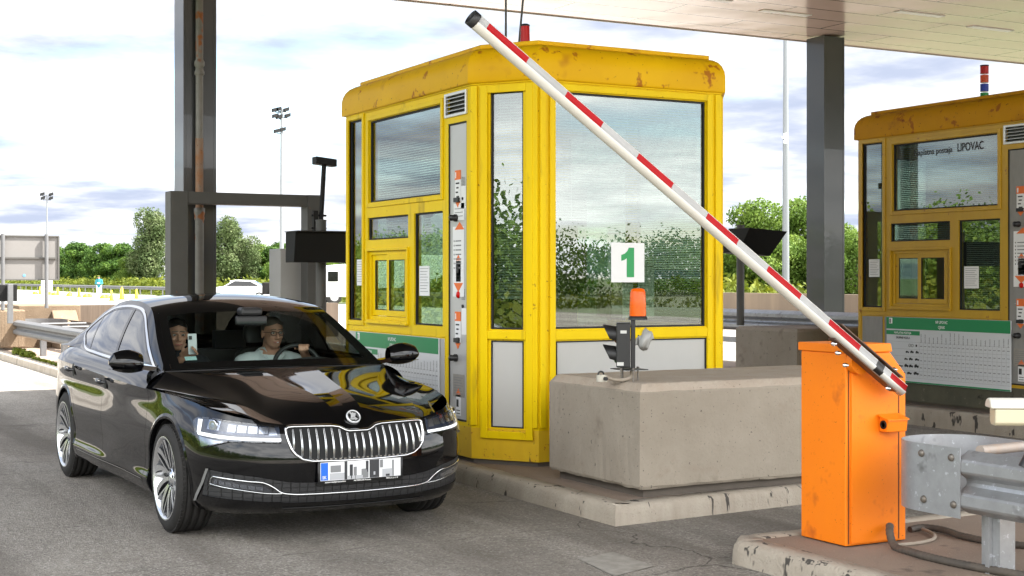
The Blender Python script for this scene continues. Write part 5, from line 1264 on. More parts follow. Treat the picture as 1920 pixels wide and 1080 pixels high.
# ---- arch lips and liners
def arches(sd):
    for uc in (0.0, WB):
        a = MB(); th = np.linspace(-0.42, math.pi+0.42, 60); R0, R1 = ARCH_R-0.004, ARCH_R+0.020
        def arc(Rr, off):
            u, z = uc+Rr*np.cos(th), np.maximum(ARCH_Z+Rr*np.sin(th), 0.19); p = wall(s_of_u(u), z, off); p[:, 0] = u; return p
        i0 = arc(R0, -0.03); ribbon(a, i0, arc(R0, 0.003), sd); ribbon(a, arc(R0, 0.003), arc(ARCH_R+0.010, 0.006), sd); ribbon(a, arc(ARCH_R+0.010, 0.006), arc(R1+0.008, 0.0006), sd)
        a.build('wheel_arch', M['paint'], CAR)
        a = MB(); ln = arc(ARCH_R-0.002, -0.01); inn = ln.copy(); inn[:, 1] = 0.55; ribbon(a, ln, inn, sd)
        n_ = len(th); c = np.array([[uc, 0.55, ARCH_Z]]*n_); ribbon(a, inn, c, sd); a.build('arch_liner', M['trim'], CAR)
both(arches)
a = MB(); pts = [(-.76,.40,.21),(-.60,.55,.21),(.4,.62,.21),(2.4,.80,.21),(3.3,.76,.25),(3.8,.6,.27)]
P0 = spl(np.array(pts), np.linspace(0,1,40)); P1 = P0*np.array([1,-1,1]); wgrid(a, np.stack([P0,P1],1)); a.build('underbody', M['trim'], CAR)
# ---- panel gaps
def seams(sd):
    a = MB(); w_ = 0.0022
    def line(pts, f):
        P = spl(np.array(pts), np.linspace(0, 1, 40)); t = np.gradient(P, axis=0); t /= np.linalg.norm(t, axis=1)[:, None]; n_ = np.stack([-t[:, 1], t[:, 0]], 1)*w_
        ribbon(a, f(P-n_), f(P+n_), sd)
    fw_ = lambda P: np.where(True, wall(s_of_u(P[:, 0]), P[:, 1], 0.0009), 0)
    line([(.405,.862),(.41,.78),(.425,.62),(.455,.46),(.48,.30),(.49,.23)], fw_)
    line([(1.60,.876),(1.60,.70),(1.585,.45),(1.58,.23)], fw_)
    line([(2.64,.903),(2.63,.80),(2.58,.70),(2.46,.58),(2.40,.45),(2.36,.30),(2.35,.24)], fw_)
    line([(.49,.262),(1.0,.262),(1.8,.266),(2.36,.272)], fw_)
    ff = lambda P: np.stack([wall(P[:, 0]/SL, P[:, 1], 0.0009)], 0)[0]
    line([(1.02,.575),(1.10,.60),(1.20,.615),(1.27,.60)], ff)        # bumper to wing
    sq = np.linspace(0, 0.455, 120); st = np.concatenate([np.linspace(0, 1.13/SL, 60), np.linspace(1.13/SL, float(s_of_u(0.44)), 60)])
    ribbon(a, wall(st, ztop(st)-0.0035, 0.0009), wall(st, ztop(st)+0.0005, 0.0009), sd)
    a.build('panel_gap', M['gloss'], CAR)
    # fuel flap outline on the rear wing (driver's far side only)
    h = MB()
    for (u0, z0) in ((1.50,.835),(2.50,.868)):
        P = []
        for k in range(14):
            q = k/13; u = u0-0.10+0.20*q; r_ = 0.017*(1-abs(2*q-1)**3.2)+0.003
            P.append([W3((u, 0.938+0.030*math.sin(math.pi*min(1,max(0,q)))**0.5+r_*0.75*math.cos(c), z0+0.010*q+r_*math.sin(c)), sd) for c in np.linspace(0, 2*math.pi, 13)])
        h.grid(P)
        b = MB(); b.lathe([(0.050,0),(0.042,0.002),(0.0,0.001)], W3((u0-0.005, float(wall(s_of_u(u0), z0)[1])+0.001, z0-0.004), sd), (sd,0,0), 20); 
        hb = h.build('door_handle', M['gloss'], CAR); b.build('handle_cup', M['trim'], hb); 
        c_ = MB(); c_.obox(W3((u0-0.085,0.974,z0+0.012),sd), Vector(W3((u0+0.085,0.974,z0+0.018),sd))-Vector(W3((u0-0.085,0.974,z0+0.012),sd)), (0.004*sd,0,0), (0,0,0.004)); c_.build('handle_strip', M['bright'], hb); h = MB()
both(seams)
# ---- door mirrors
def mirror(sd):
    a = MB(); c = np.array([0.62, 0.985, 1.020]); G = []
    for i in range(17):
        q = i/16; row = []
        # q runs from the root outwards
        v = 0.885+0.225*q; hgt = 0.092*math.sin(math.pi*min(0.97,0.20+0.70*q))**0.65*(1.0 if q < 0.93 else 0.75); dep = 0.075*math.sin(math.pi*(0.22+0.70*q))**0.6
        if i == 16: hgt *= 0.5; dep *= 0.5
        for k in range(25):
            th = 2*math.pi*k/24; cu, sz = math.cos(th), math.sin(th)
            uu_ = c[0]+dep*(cu if cu < 0 else cu*0.75)-0.01*q+0.03*(1-q); zz_ = c[2]+hgt*sz*(1.0 if sz > 0 else 0.62)-0.016*(1-q)
            row.append((uu_, v, zz_))
        G.append(row)
    wgrid(a, np.array(G), sd); a.add([W3(p, sd) for p in G[-1][:-1]], [tuple(range(24))], 0); mo = a.build('door_mirror', M['paint'], CAR)
    a = MB(); G2 = [[(p[0], p[1], min(p[2], 0.985)-0.006) for p in row] for row in G]; wgrid(a, np.array(G2)*1.0, sd); a.build('mirror_base', M['gloss'], mo)
    a = MB(); a.obox(W3((0.60,0.80,0.955),sd), Vector(W3((0.60,0.93,0.975),sd))-Vector(W3((0.60,0.80,0.955),sd)), Vector((0,0.09,0)), (0,0,0.03)); a.build('mirror_arm', M['gloss'], mo)
both(mirror)

# ---- wheels
def wheel(uc, sd):
    w_ = thing('wheel', None, None, (0,0,0)); del_lab = [w_.pop(k) for k in list(w_.keys()) if k in ('label','category')]
    w_.parent = CAR; vo = 0.918; r0 = 0.334
    O = Vector(W3((uc, vo, r0), sd)); ax = (Vector(W3((uc, vo+1, r0), sd))-O).normalized()
    a = MB(); prof = [(0.242,-0.012),(0.250,-0.004),(0.262,0.0),(0.285,0.001),(0.308,-0.006),(0.322,-0.018),(0.3305,-0.032)]
    rib = [(-0.040,0),(-0.044,0),(-0.0445,1),(-0.052,1),(-0.0525,0),(-0.092,0),(-0.0925,1),(-0.100,1),(-0.1005,0),(-0.135,0),(-0.1355,1),(-0.143,1),(-0.1435,0),(-0.183,0),(-0.1835,1),(-0.191,1),(-0.1915,0),(-0.200,0)]
    prof += [(0.3335-(0.008 if g_ else 0), h_) for h_, g_ in rib]+[(0.322,-0.217),(0.300,-0.232),(0.25,-0.230)]
    a.lathe(prof, O, ax, 72, cap=False)
    for k in range(72):         # shoulder blocks
        th = 2*math.pi*k/72; a.obox(O+Matrix.Rotation(th, 3, ax) @ Vector((0,0,0.3205))+ax*(-0.034), Matrix.Rotation(th, 3, ax) @ Vector((0,0,0.012)), ax*0.014, Matrix.Rotation(th, 3, ax) @ (ax.cross(Vector((0,0,1)))*0.018))
    a.build('tyre', M['tyre'], w_)
    a = MB(); a.lathe([(0.258,0.001),(0.250,0.003),(0.243,-0.004),(0.238,-0.012),(0.228,-0.03),(0.215,-0.15),(0.22,-0.20)], O, ax, 72, cap=False); rm = a.build('rim', M['rim'], w_)
    # swirled pairs of spokes: bright faces over dark flanks
    e1 = Vector((0,0,1)); e1 = (e1-ax*e1.dot(ax)).normalized(); e2 = ax.cross(e1)*sd
    def pol(r_, th, h_): return O+(e1*math.cos(th)+e2*math.sin(th))*r_+ax*h_
    br_, dk = MB(), MB(); NS = 10
    for k in range(NS):
        base = 2*math.pi*k/NS
        for (off, w0, w1, sw, mm) in ((0.0,0.018,0.046,0.30,0),(0.31,0.012,0.013,0.14,0)):
            L_ = []; Rr = []
            for i in range(13):
                q = i/12; r_ = 0.050+0.188*q; th = base+off*(0.25+0.75*q)-sw*(q**1.6)+0.10; hw = (w0+(w1-w0)*q)/2/r_; h_ = -0.040+0.030*q**0.7-0.006*(1-q)
                L_.append((r_, th-hw, h_)); Rr.append((r_, th+hw, h_))
            br_.grid([[pol(*p) for p in L_], [pol(*p) for p in Rr]])
            for E_ in (L_, Rr): dk.grid([[pol(*p) for p in E_], [pol(p[0], p[1], p[2]-0.035) for p in E_]])
    br_.lathe([(0.062,-0.055),(0.060,-0.042),(0.034,-0.040),(0.033,-0.036),(0.0,-0.034)], O, ax, 32); br_.build('spokes', M['rim'], rm); dk.build('spoke_flanks', M['rim_dark'], rm)
    for k in range(5):
        b = MB(); th = 2*math.pi*k/5; b.lathe([(0.009,0),(0.009,0.006),(0,0.007)], pol(0.048, th, -0.041), ax, 8); b.build('wheel_bolt', M['rim_dark'], rm)
    b = MB(); b.lathe([(0.165,-0.085),(0.165,-0.075),(0.09,-0.075),(0.06,-0.07),(0,-0.07)], O, ax, 40); b.lathe([(0.225,-0.14),(0.0,-0.15)], O, ax, 40, cap=False); b.build('brake_disc', M['disc'], rm)
for uc in (0.0, WB): both(lambda sd: wheel(uc, sd))

# ---- front: grille
def frontpt(v, z, off):       # point on the nose at signed v
    sd = np.sign(v)+(np.asarray(v) == 0); p = wall(s_of_v(np.abs(v)), z, off); p[..., 1] *= sd; return p
GR = [(0.0,.664),(.055,.664),(.078,.669),(.118,.690),(.16,.697),(.27,.700),(.40,.702),(.437,.700),(.447,.690),(.444,.66),(.436,.625),(.418,.575),(.395,.545),(.355,.516),(.30,.503),(.15,.498),(0.0,.497)]
def dense(P, n=8):
    o = []
    for a_, b_ in zip(P[:-1], P[1:]):
        for k in range(n): o.append((a_[0]+(b_[0]-a_[0])*k/n, a_[1]+(b_[1]-a_[1])*k/n))
    return o+[P[-1]]
gd = dense(GR); gfull = gd+[(-v, z) for v, z in gd[::-1]][1:-1]
gf = np.array(gfull); tn = np.roll(gf, -1, 0)-np.roll(gf, 1, 0); tn /= np.linalg.norm(tn, axis=1)[:, None]; nn = np.stack([tn[:, 1], -tn[:, 0]], 1)
ctr = np.array([0, 0.6]); nn *= np.sign(((ctr-gf)*nn).sum(1))[:, None]         # inwards
a = MB(); ring_ = []
for d_, off in ((-0.010,0.001),(-0.008,0.014),(-0.002,0.019),(0.004,0.016),(0.008,-0.002)):
    q = gf+nn*d_; ring_.append(frontpt(q[:, 0], q[:, 1], off))
G = np.stack([np.vstack([r_, r_[:1]]) for r_ in ring_], 1); wgrid(a, G); grl = a.build('grille', M['bright'], CAR)
a = MB(); q0 = gf+nn*0.006; cz = np.clip(q0[:, 1], .52, .66); mid = np.stack([q0[:, 0]*0.55, cz*0+0.585], 1)
wgrid(a, np.stack([frontpt((q0*(1-t_)+mid*t_)[:, 0], (q0*(1-t_)+mid*t_)[:, 1], 0.0015) for t_ in (0, .33, .66, 1)], 1)[list(range(len(q0)))+[0]])
wgrid(a, np.stack([frontpt(mid[:, 0]*t_, mid[:, 1], 0.0015) for t_ in (1, .5, 0)], 1)[list(range(len(q0)))+[0]]); a.build('grille_mesh', M['matt_black'], grl)
lo = lambda v: np.interp(abs(v), [0,.15,.30,.355,.395,.418,.436], [.508,.509,.514,.528,.560,.590,.64]); hi = lambda v: np.interp(abs(v), [0,.055,.078,.118,.16,.43], [.652,.652,.658,.677,.685,.689])
NSL = 18
for k in range(NSL):
    v = -0.405+0.81*k/(NSL-1); z0, z1 = float(lo(v)), float(hi(v)); b = MB()
    dk_ = MB()
    for dv in (-0.0050, 0.0018):
        zs = np.linspace(z0, z1, 14); o1 = 0.005+0.013*np.sin(np.linspace(0.15, 2.8, 14))
        L0 = frontpt(np.full(14, v+dv), zs, o1); L1 = frontpt(np.full(14, v+dv+0.0027), zs, o1); L2 = frontpt(np.full(14, v+dv+0.0027), zs, 0.001); L3 = frontpt(np.full(14, v+dv), zs, 0.001)
        wgrid(b, np.stack([L3, L0, L1, L2], 1))
    b.build('grille_slat', mat('satin_chrome', (0.55,0.56,0.57), 0.2, 1.0), grl)
b = MB()
for k in range(22):
    v = -0.30+0.60*k/21
    if abs(v) < 0.31:
        for dv in (-0.004, 0.003): p = frontpt(np.array([v+dv]), np.array([.5075]), 0.010)[0]; P_ = Vector(W3(p)); b.box(P_.x-0.0022, P_.x+0.0022, P_.y-0.003, P_.y+0.003, P_.z-0.002, P_.z+0.004)
b.build('grille_studs', M['bright'], grl)
# badge on the nose of the bonnet: ring with a winged arrow
bc = Vector(W3((-0.800,0,0.738))); bn = Vector((-0.01,-0.80,0.60)).normalized(); bu = Vector((1,0.016,0)); bw = bn.cross(bu).normalized()
bw = bw if bw.z > 0 else -bw
def disk(mb, poly, h0, h1, mi=0): mb.prism([bc+bu*x+bw*y+bn*h0 for x, y in poly], bn*(h1-h0), mi)
bd = MB(); bd.lathe([(0.043,-0.006),(0.043,0.004),(0.0,0.005)], bc, bn, 40); badge = bd.build('badge', M['gloss'], CAR)
bd = MB(); bd.lathe([(0.0365,0.003),(0.0365,0.008),(0.042,0.009),(0.045,0.005),(0.045,-0.004)], bc, bn, 48)
s_ = 0.030
disk(bd, [(-0.85*s_,-0.75*s_),(0.15*s_,-0.75*s_),(0.15*s_,-1.0*s_),(0.75*s_,-0.62*s_),(0.15*s_,-0.22*s_),(0.15*s_,-0.48*s_),(-0.85*s_,-0.48*s_)], 0.004, 0.008)
for k in range(3):
    x0, y0 = (-0.70+0.33*k)*s_, -0.38*s_; disk(bd, [(x0,y0),(x0+0.22*s_,y0),(x0+0.62*s_,0.30*s_+0.12*k*s_),(x0+0.30*s_+0.14*k*s_,0.98*s_-0.10*k*s_),(x0-0.02*s_+0.1*k*s_,0.86*s_-0.12*k*s_),(x0+0.22*s_,0.35*s_)], 0.004, 0.008)
bd.lathe([(0.0032,0.004),(0.0,0.0085)], bc+bu*0.011+bw*0.004, bn, 10); bd.build('winged_arrow', mat('badge_silver', (0.75,0.76,0.77), 0.35, 0.6), badge)
# number plate and its frame
pl = MB(); pv = np.linspace(-0.265, 0.265, 24)
def plate_pt(v, z, off): p = np.array([-0.912+v*v*0.10-off, v, z]); return p
def plate_grid(mb, v0, v1, z0, z1, off, mi=0, n=14): wgrid(mb, np.array([[plate_pt(v, z0, off), plate_pt(v, z1, off)] for v in np.linspace(v0, v1, n)]), 1, mi)
wgrid(pl, np.array([[(-0.88,v,.365),tuple(plate_pt(v,.362,0.002)),tuple(plate_pt(v,.368,0.009)),tuple(plate_pt(v,.496,0.009)),tuple(plate_pt(v,.499,0.004)),(-0.88,v,.499)] for v in np.linspace(-.272,.272,20)])); plo = pl.build('number_plate', M['black'], CAR)
pl = MB(); plate_grid(pl, -.2575, .2575, .383, .491, 0.0102); pl.build('plate_face', mat('plate_white', (0.72,0.73,0.74), 0.4), plo)
pl = MB(); plate_grid(pl, -.254, -.210, .386, .488, 0.0108); pl.build('blue_band', mat('plate_blue', (0.008,0.13,0.62), 0.4), plo)
# the masked registration: soft grey patches as in the photograph
pl = MB(); rr = random.Random(9)
tones = [(-.200,-.108,.386,.425,1),(-.195,-.13,.43,.47,2),(-.108,-.090,.384,.490,3),(-.075,-.055,.386,.47,3),(-.05,-.03,.384,.455,2),(-.088,0.03,.384,.405,1),(0.0,.045,.386,.44,2),(.028,.045,.42,.485,3),(.052,.115,.384,.490,3),(.07,.095,.40,.42,1),(.135,.205,.384,.43,1),(.15,.19,.386,.41,3),(.12,.14,.44,.486,2),(.20,.212,.384,.480,2)]
for v0, v1, z0, z1, m_ in tones:
    for q in range(3): plate_grid(pl, v0+0.004*q, v1-0.003*q, z0, z1-0.006*q*rr.random(), 0.0106+0.0002*q, (m_-1), 5)
pl.build('masked_patch', [mat('patch_pale', (0.42,0.43,0.45), 0.6), mat('patch_grey', (0.20,0.205,0.21), 0.6), mat('patch_dark', (0.035,0.036,0.04), 0.6)], plo)
pl = MB()
def ptext(s0, v, z, h_, w_, mi): 
    o = Vector(W3(plate_pt(v, z, 0.0114))); add_text(pl, s0, o, (1,0.016,0), (0,0,1), h_, mi, w_, 'c', True)
ptext('SK', -.232, .394, 0.018, 0.026, 0)
ptext('autocusakpromatica', -.165, .3705, 0.009, 0.13, 0); ptext('AkTBSKOB Promet', .005, .3705, 0.009, 0.11, 0); ptext('BIH.A.U.1 E', .20, .3705, 0.008, 0.075, 0); pl.build('plate_writing', M['white'], plo)
# ---- headlights
def strip(mb, pts_top, pts_bot, off, sd, n=40, m=8, mi=0):
    T_ = np.array([np.interp(np.linspace(0,1,n), np.linspace(0,1,len(pts_top)), [p[k] for p in pts_top]) for k in (0,1)]).T
    B_ = np.array([np.interp(np.linspace(0,1,n), np.linspace(0,1,len(pts_bot)), [p[k] for p in pts_bot]) for k in (0,1)]).T
    Q = np.stack([T_*(1-q)+B_*q for q in np.linspace(0,1,m)], 1); wgrid(mb, wall(Q[..., 0]/SL, Q[..., 1], off), sd, mi)
def headlight(sd):
    t_ = [(.492,.708),(.60,.718),(.725,.731),(.86,.742),(.96,.748),(1.05,.752),(1.10,.750),(1.13,.728)]; b_ = [(.478,.614),(.58,.617),(.70,.620),(.79,.620),(.86,.603),(.93,.588),(.985,.574),(1.005,.576)]
    a = MB(); strip(a, t_, b_, 0.0012, sd); hl = a.build('headlight', mat('lamp_bowl', (0.03,0.04,0.065), 0.2, 0.3), CAR)
    a = MB(); strip(a, t_, b_, 0.016, sd); rim0 = lambda o_: np.vstack([wall(np.array([p[0] for p in t_])/SL, np.array([p[1] for p in t_]), o_), wall(np.array([p[0] for p in b_[::-1]])/SL, np.array([p[1] for p in b_[::-1]]), o_)])
    e0, e1_ = rim0(0.0), rim0(0.016); e0 = np.vstack([e0, e0[:1]]); e1_ = np.vstack([e1_, e1_[:1]]); ribbon(a, e0, e1_, sd); a.build('lens', M['lampglass'], hl)
    # bright L-shaped running light
    a = MB(); strip(a, [(.480,.637),(.60,.641),(.75,.647),(.90,.656),(1.02,.664),(1.065,.668)], [(.480,.622),(.60,.626),(.75,.631),(.90,.638),(1.02,.645),(1.045,.648)], 0.009, sd)
    strip(a, [(1.04,.735),(1.03,.70),(1.025,.66)], [(1.085,.735),(1.070,.70),(1.058,.66)], 0.009, sd, 20); a.build('running_light', M['led'], hl)
    a = MB(); strip(a, [(.82,.617),(.88,.622),(.95,.630),(1.035,.640)], [(.83,.614),(.88,.602),(.95,.590),(1.0,.581)], 0.006, sd); a.build('indicator', M['mirror_glass'], hl)
    a = MB()
    for c_, z_ in ((.93,.705),):
        o = Vector(W3(wall(c_/SL, z_, 0.002), sd)); dirn = (o-Vector(W3(wall(c_/SL, z_, -0.1), sd))).normalized()
        a.lathe([(0.036,0.0),(0.036,0.010),(0.030,0.012)], o, dirn, 24)
    strip(a, [(.88,.732),(.98,.738)], [(.88,.678),(.98,.683)], 0.004, sd, 8); a.build('projector_bezel', M['mirror_glass'], hl)
    a = MB(); o = Vector(W3(wall(.93/SL, .707, 0.004), sd)); dirn = (o-Vector(W3(wall(.93/SL, .707, -0.1), sd))).normalized(); a.lathe([(0.024,0.001),(0.022,0.008),(0.012,0.012),(0,0.013)], o, dirn, 20); a.build('projector_lens', mat('projector_glass', (0.25,0.30,0.36), 0.03, 0.4), hl)
    a = MB()
    for k in range(4):
        s0 = .555+.068*k; strip(a, [(s0,.700+.004*k),(s0+.055,.703+.004*k)], [(s0,.664+.003*k),(s0+.055,.666+.003*k)], 0.006, sd, 8)
    strip(a, [(.52,.705),(.55,.706)], [(.50,.655),(.55,.655)], 0.005, sd, 6); a.build('matrix_cell', M['mirror_glass'], hl)
    a = MB(); strip(a, [(.50,.656),(.60,.659),(.75,.668),(.88,.676),(.99,.683)], [(.50,.646),(.60,.650),(.75,.657),(.88,.665),(.99,.672)], 0.005, sd); a.build('inner_trim', mat('blue_black_trim', (0.03,0.045,0.09), 0.15, 0.5), hl)
    a = MB()
    for (p, q, w_) in ((t_, None, .006), (b_, None, -.006)):
        P = np.array(p); ribbon(a, wall(P[:, 0]/SL, P[:, 1], 0.0165), wall(P[:, 0]/SL, P[:, 1]-w_, 0.0165), sd)
    a.build('lamp_edge', M['gloss'], hl)
both(headlight)
# ---- lower intake, fog lamps, bright line
def hexmat():
    m = bpy.data.materials.new('honeycomb_black_plastic'); m.use_nodes = True; t = m.node_tree; b = t.nodes['Principled BSDF']; L = t.links.new
    g_ = t.nodes.new('ShaderNodeNewGeometry'); mp = t.nodes.new('ShaderNodeMapping'); L(g_.outputs['Position'], mp.inputs[0]); mp.inputs['Scale'].default_value = (1,0.001,1.8)
    v = t.nodes.new('ShaderNodeTexVoronoi'); v.feature = 'DISTANCE_TO_EDGE'; L(mp.outputs[0], v.inputs['Vector']); v.inputs['Scale'].default_value = 20; v.inputs['Randomness'].default_value = 0.12
    r = t.nodes.new('ShaderNodeMapRange'); L(v.outputs['Distance'], r.inputs['Value']); r.inputs['From Min'].default_value = 0.02; r.inputs['From Max'].default_value = 0.08
    x = t.nodes.new('ShaderNodeMix'); x.data_type = 'RGBA'; L(r.outputs[0], x.inputs[0]); x.inputs[6].default_value = (0.004,0.004,0.004,1); x.inputs[7].default_value = (0.024,0.024,0.025,1); L(x.outputs[2], b.inputs['Base Color'])
    bp = t.nodes.new('ShaderNodeBump'); bp.inputs['Strength'].default_value = 0.8; bp.inputs['Distance'].default_value = 0.01; L(r.outputs[0], bp.inputs['Height']); L(bp.outputs[0], b.inputs['Normal']); b.inputs['Roughness'].default_value = 0.5
    return m
M['hex'] = hexmat()
a = MB(); both(lambda sd: strip(a, [(0,.372),(.30,.374),(.45,.385),(.60,.415),(.80,.438),(.955,.452)], [(0,.252),(.30,.255),(.45,.262),(.60,.272),(.80,.284),(1.02,.292)], 0.0022, sd, 60, 14)); low = a.build('lower_intake', M['hex'], CAR)
a = MB(); 
def tubeline(mb, pts, r_, sd, off=0.006, n=60):
    P = spl(np.array(pts), np.linspace(0,1,n)); Q = wall(P[:, 0]/SL, P[:, 1], off); mb.tube([W3(p, sd) for p in Q], r_, 8)
def chromeline(sd):
    tubeline(a, [(0,.303),(.15,.304),(.30,.306),(.42,.312),(.475,.322),(.53,.360),(.575,.382),(.66,.391),(.75,.400),(.90,.412)], 0.0045, sd)
    tubeline(a, [(.475,.317),(.55,.320),(.65,.331),(.741,.343),(.85,.355),(.935,.366)], 0.003, sd); tubeline(a, [(.90,.412),(.92,.40),(.935,.366)], 0.003, sd, n=10)
both(chromeline); a.build('bumper_trim', M['bright'], CAR)
def fog(sd):
    a = MB(); strip(a, [(.56,.352),(.61,.374),(.70,.384),(.80,.393),(.885,.401)], [(.53,.325),(.62,.334),(.70,.343),(.80,.355),(.91,.371)], 0.004, sd); fo = a.build('fog_lamp', mat('fog_bowl', (0.04,0.04,0.045), 0.3), CAR)
    a = MB()
    for k in range(6):
        s0 = .585+.047*k; strip(a, [(s0,.352+.0058*k+.006),(s0+.040,.357+.0058*k+.006)], [(s0,.337+.0048*k),(s0+.040,.341+.0048*k)], 0.007, sd, 6)
    strip(a, [(.872,.396),(.889,.399)], [(.872,.368),(.902,.373)], 0.007, sd, 4); a.build('reflector', M['mirror_glass'], fo)
    a = MB(); strip(a, [(.54,.345),(.61,.378),(.70,.388),(.80,.397),(.895,.406)], [(.52,.320),(.62,.330),(.70,.339),(.80,.351),(.92,.366)], 0.011, sd); a.build('lens', M['lampglass'], fo)
both(fog)
for sd_ in (1, -1):
    a = MB(); (lambda sd: strip(a, [(.935,.455),(.99,.37),(1.05,.30),(1.10,.25)], [(.958,.455),(1.015,.37),(1.08,.30),(1.135,.245)], 0.007, sd, 24, 3))(sd_); a.build('air_curtain_blade', mat('satin_grey_trim', (0.16,0.16,0.155), 0.4), CAR)
a = MB(); both(lambda sd: strip(a, [(0,.252),(.30,.255),(.45,.262),(.60,.272),(.80,.284),(1.03,.290)], [(0,.225),(.30,.225),(.47,.226),(.70,.228),(.90,.230),(1.03,.240)], 0.007, sd, 60, 8)); a.build('front_lip', M['paint'], CAR)
a = MB(); tubeline(a, [(0,.222),(.30,.224),(.47,.228)], 0.0025, 1, 0.012); tubeline(a, [(0,.222),(.30,.224),(.47,.228)], 0.0025, -1, 0.012); a.build('lip_edge', M['gloss'], CAR)
# bright sill blades
a = MB(); both(lambda sd: (lambda P0, P1: ribbon(a, P0, P1, sd))(wall(s_of_u(np.linspace(.50,2.33,60)), np.full(60,.272), 0.002), wall(s_of_u(np.linspace(.50,2.33,60)), np.full(60,.279), 0.0035))); a.build('sill_trim', M['bright'], CAR)
# tail lamps
def tail(sd):
    a = MB(); strip(a, [(5.05,.86),(5.3,.865),(5.6,.86)], [(5.1,.76),(5.3,.75),(5.6,.75)], 0.004, sd, 24, 6); a.build('tail_light', M['redlens'], CAR)
both(tail)
# ---- cabin
def cbox(mb, u0, u1, v0, v1, z0, z1): 
    p = [W3((u, v, z)) for z in (z0, z1) for u, v in ((u0,v0),(u1,v0),(u1,v1),(u0,v1))]; mb.add(p, [(0,1,2,3),(4,7,6,5),(0,4,5,1),(1,5,6,2),(2,6,7,3),(3,7,4,0)])
a = MB(); cbox(a, .45, 3.3, -.78, .78, .30, .34); cbox(a, .42, .46, -.74, .74, .30, .90)
for v in (-.80, .78): cbox(a, .5, 2.9, v, v+.02, .30, .955)
a.build('cabin_floor', M['seat'], CAR)
a = MB(); q = np.linspace(-1, 1, 30); rows = []
for (u, z, dz) in ((.44,.935,0),(.60,.965,.012),(.80,.972,.022),(.97,.950,.018),(1.02,.90,0),(1.02,.60,0)):
    rows.append([(u, v*.765, z-0.03*abs(v)**3+dz*math.exp(-((v-0.48)/0.28)**2)*1.9) for v in q])
wgrid(a, np.array(rows)); a.build('dashboard', M['dash'], CAR)
def seat(u, v, label=None):
    a = MB()
    def blob(sec):     # sec: (u,z,halfwidth,thick) up the seat
        G = []
        for (us_, zs_, hw, th_) in sec:
            row = []
            for k in range(21):
                t = 2*math.pi*k/20; c_, s_ = math.cos(t), math.sin(t); row.append((us_+th_*math.copysign(abs(c_)**.6, c_), v+hw*math.copysign(abs(s_)**.55, s_), zs_))
            G.append(row)
        wgrid(a, np.array(G)); a.add([W3(p) for p in G[-1][:-1]], [tuple(range(20))])
    blob([(u+.10,.50,.24,.07),(u+.14,.70,.25,.075),(u+.20,.88,.245,.065),(u+.24,.99,.21,.05),(u+.25,1.03,.15,.03)])
    blob([(u+.27,1.07,.12,.035),(u+.28,1.12,.135,.05),(u+.29,1.18,.13,.05),(u+.295,1.225,.10,.03)])
    cbox(a, u-.42, u+.12, v-.25, v+.25, .36, .54); a.build('seat', M['seat'], CAR)
for v in (-.37, .37): seat(1.62, v)
a = MB(); cbox(a, 2.35, 2.60, -.62, .62, .34, 1.0); cbox(a, 2.0, 2.4, -.62, .62, .34, .58)
for v in (-.36, .36): cbox(a, 2.58, 2.66, v-.13, v+.13, 1.0, 1.14)
a.build('rear_bench', M['seat'], CAR)
a = MB(); wgrid(a, top(np.linspace(2.0, 5.6, 30), np.linspace(-.93,.93,20))-np.array([0,0,.03])); a.build('headlining', M['lining'], CAR)
# rear-view mirror with sensor pod
a = MB(); cbox(a, .99, 1.03, -.125, .105, 1.235, 1.300); o_ = a.build('rear_view_mirror', M['black'], CAR, bevel=0.012)
a = MB(); cbox(a, .985, 1.10, -.09, .07, 1.300, 1.36); a.build('sensor_pod', M['black'], o_, bevel=0.02)
a = MB(); P = [W3((1.15+.03*math.cos(t)*0, .37+.31*math.cos(t), 0)) for t in (0,)]
# steering wheel: ring tilted towards the driver
sw = thing('steering_wheel', None, None, (0,0,0)); [sw.pop(k) for k in list(sw.keys()) if k in ('label','category')]; sw.parent = CAR
sc_ = np.array([1.075,.37,.905]); s1 = np.array([0,1,0]); s2 = np.array([.38,0,.925]); rs_ = .185
a = MB(); a.tube([W3(sc_+s1*rs_*math.cos(t)+s2*rs_*math.sin(t)) for t in np.linspace(0, 2*math.pi, 40)[:-1]], .0165, 10, closed=True); a.build('wheel_rim', M['black'], sw)
a = MB(); cc_ = Vector(W3(sc_)); a.lathe([(.07,-.02),(.07,.01),(.05,.025),(0,.03)], cc_, Vector(W3(sc_+np.array([.925,0,-.38])))-cc_, 24)
for t in (0, math.pi, -math.pi/2): a.tube([W3(sc_), W3(sc_+s1*rs_*math.cos(t)+s2*rs_*math.sin(t))], .014, 8)
a.build('hub', M['black'], sw)
# papers on the windscreen: toll sticker, round emblem
a = MB(); wgrid(a, top(np.linspace(.34,.46,6), np.linspace(-.80,-.70,6))+np.array([.004,0,-.004])); a.build('windscreen_sticker', mat('pale_green_sticker', (0.36,0.50,0.47), 0.5, col2=(0.20,0.33,0.33), scale=60, amt=0.2), CAR)
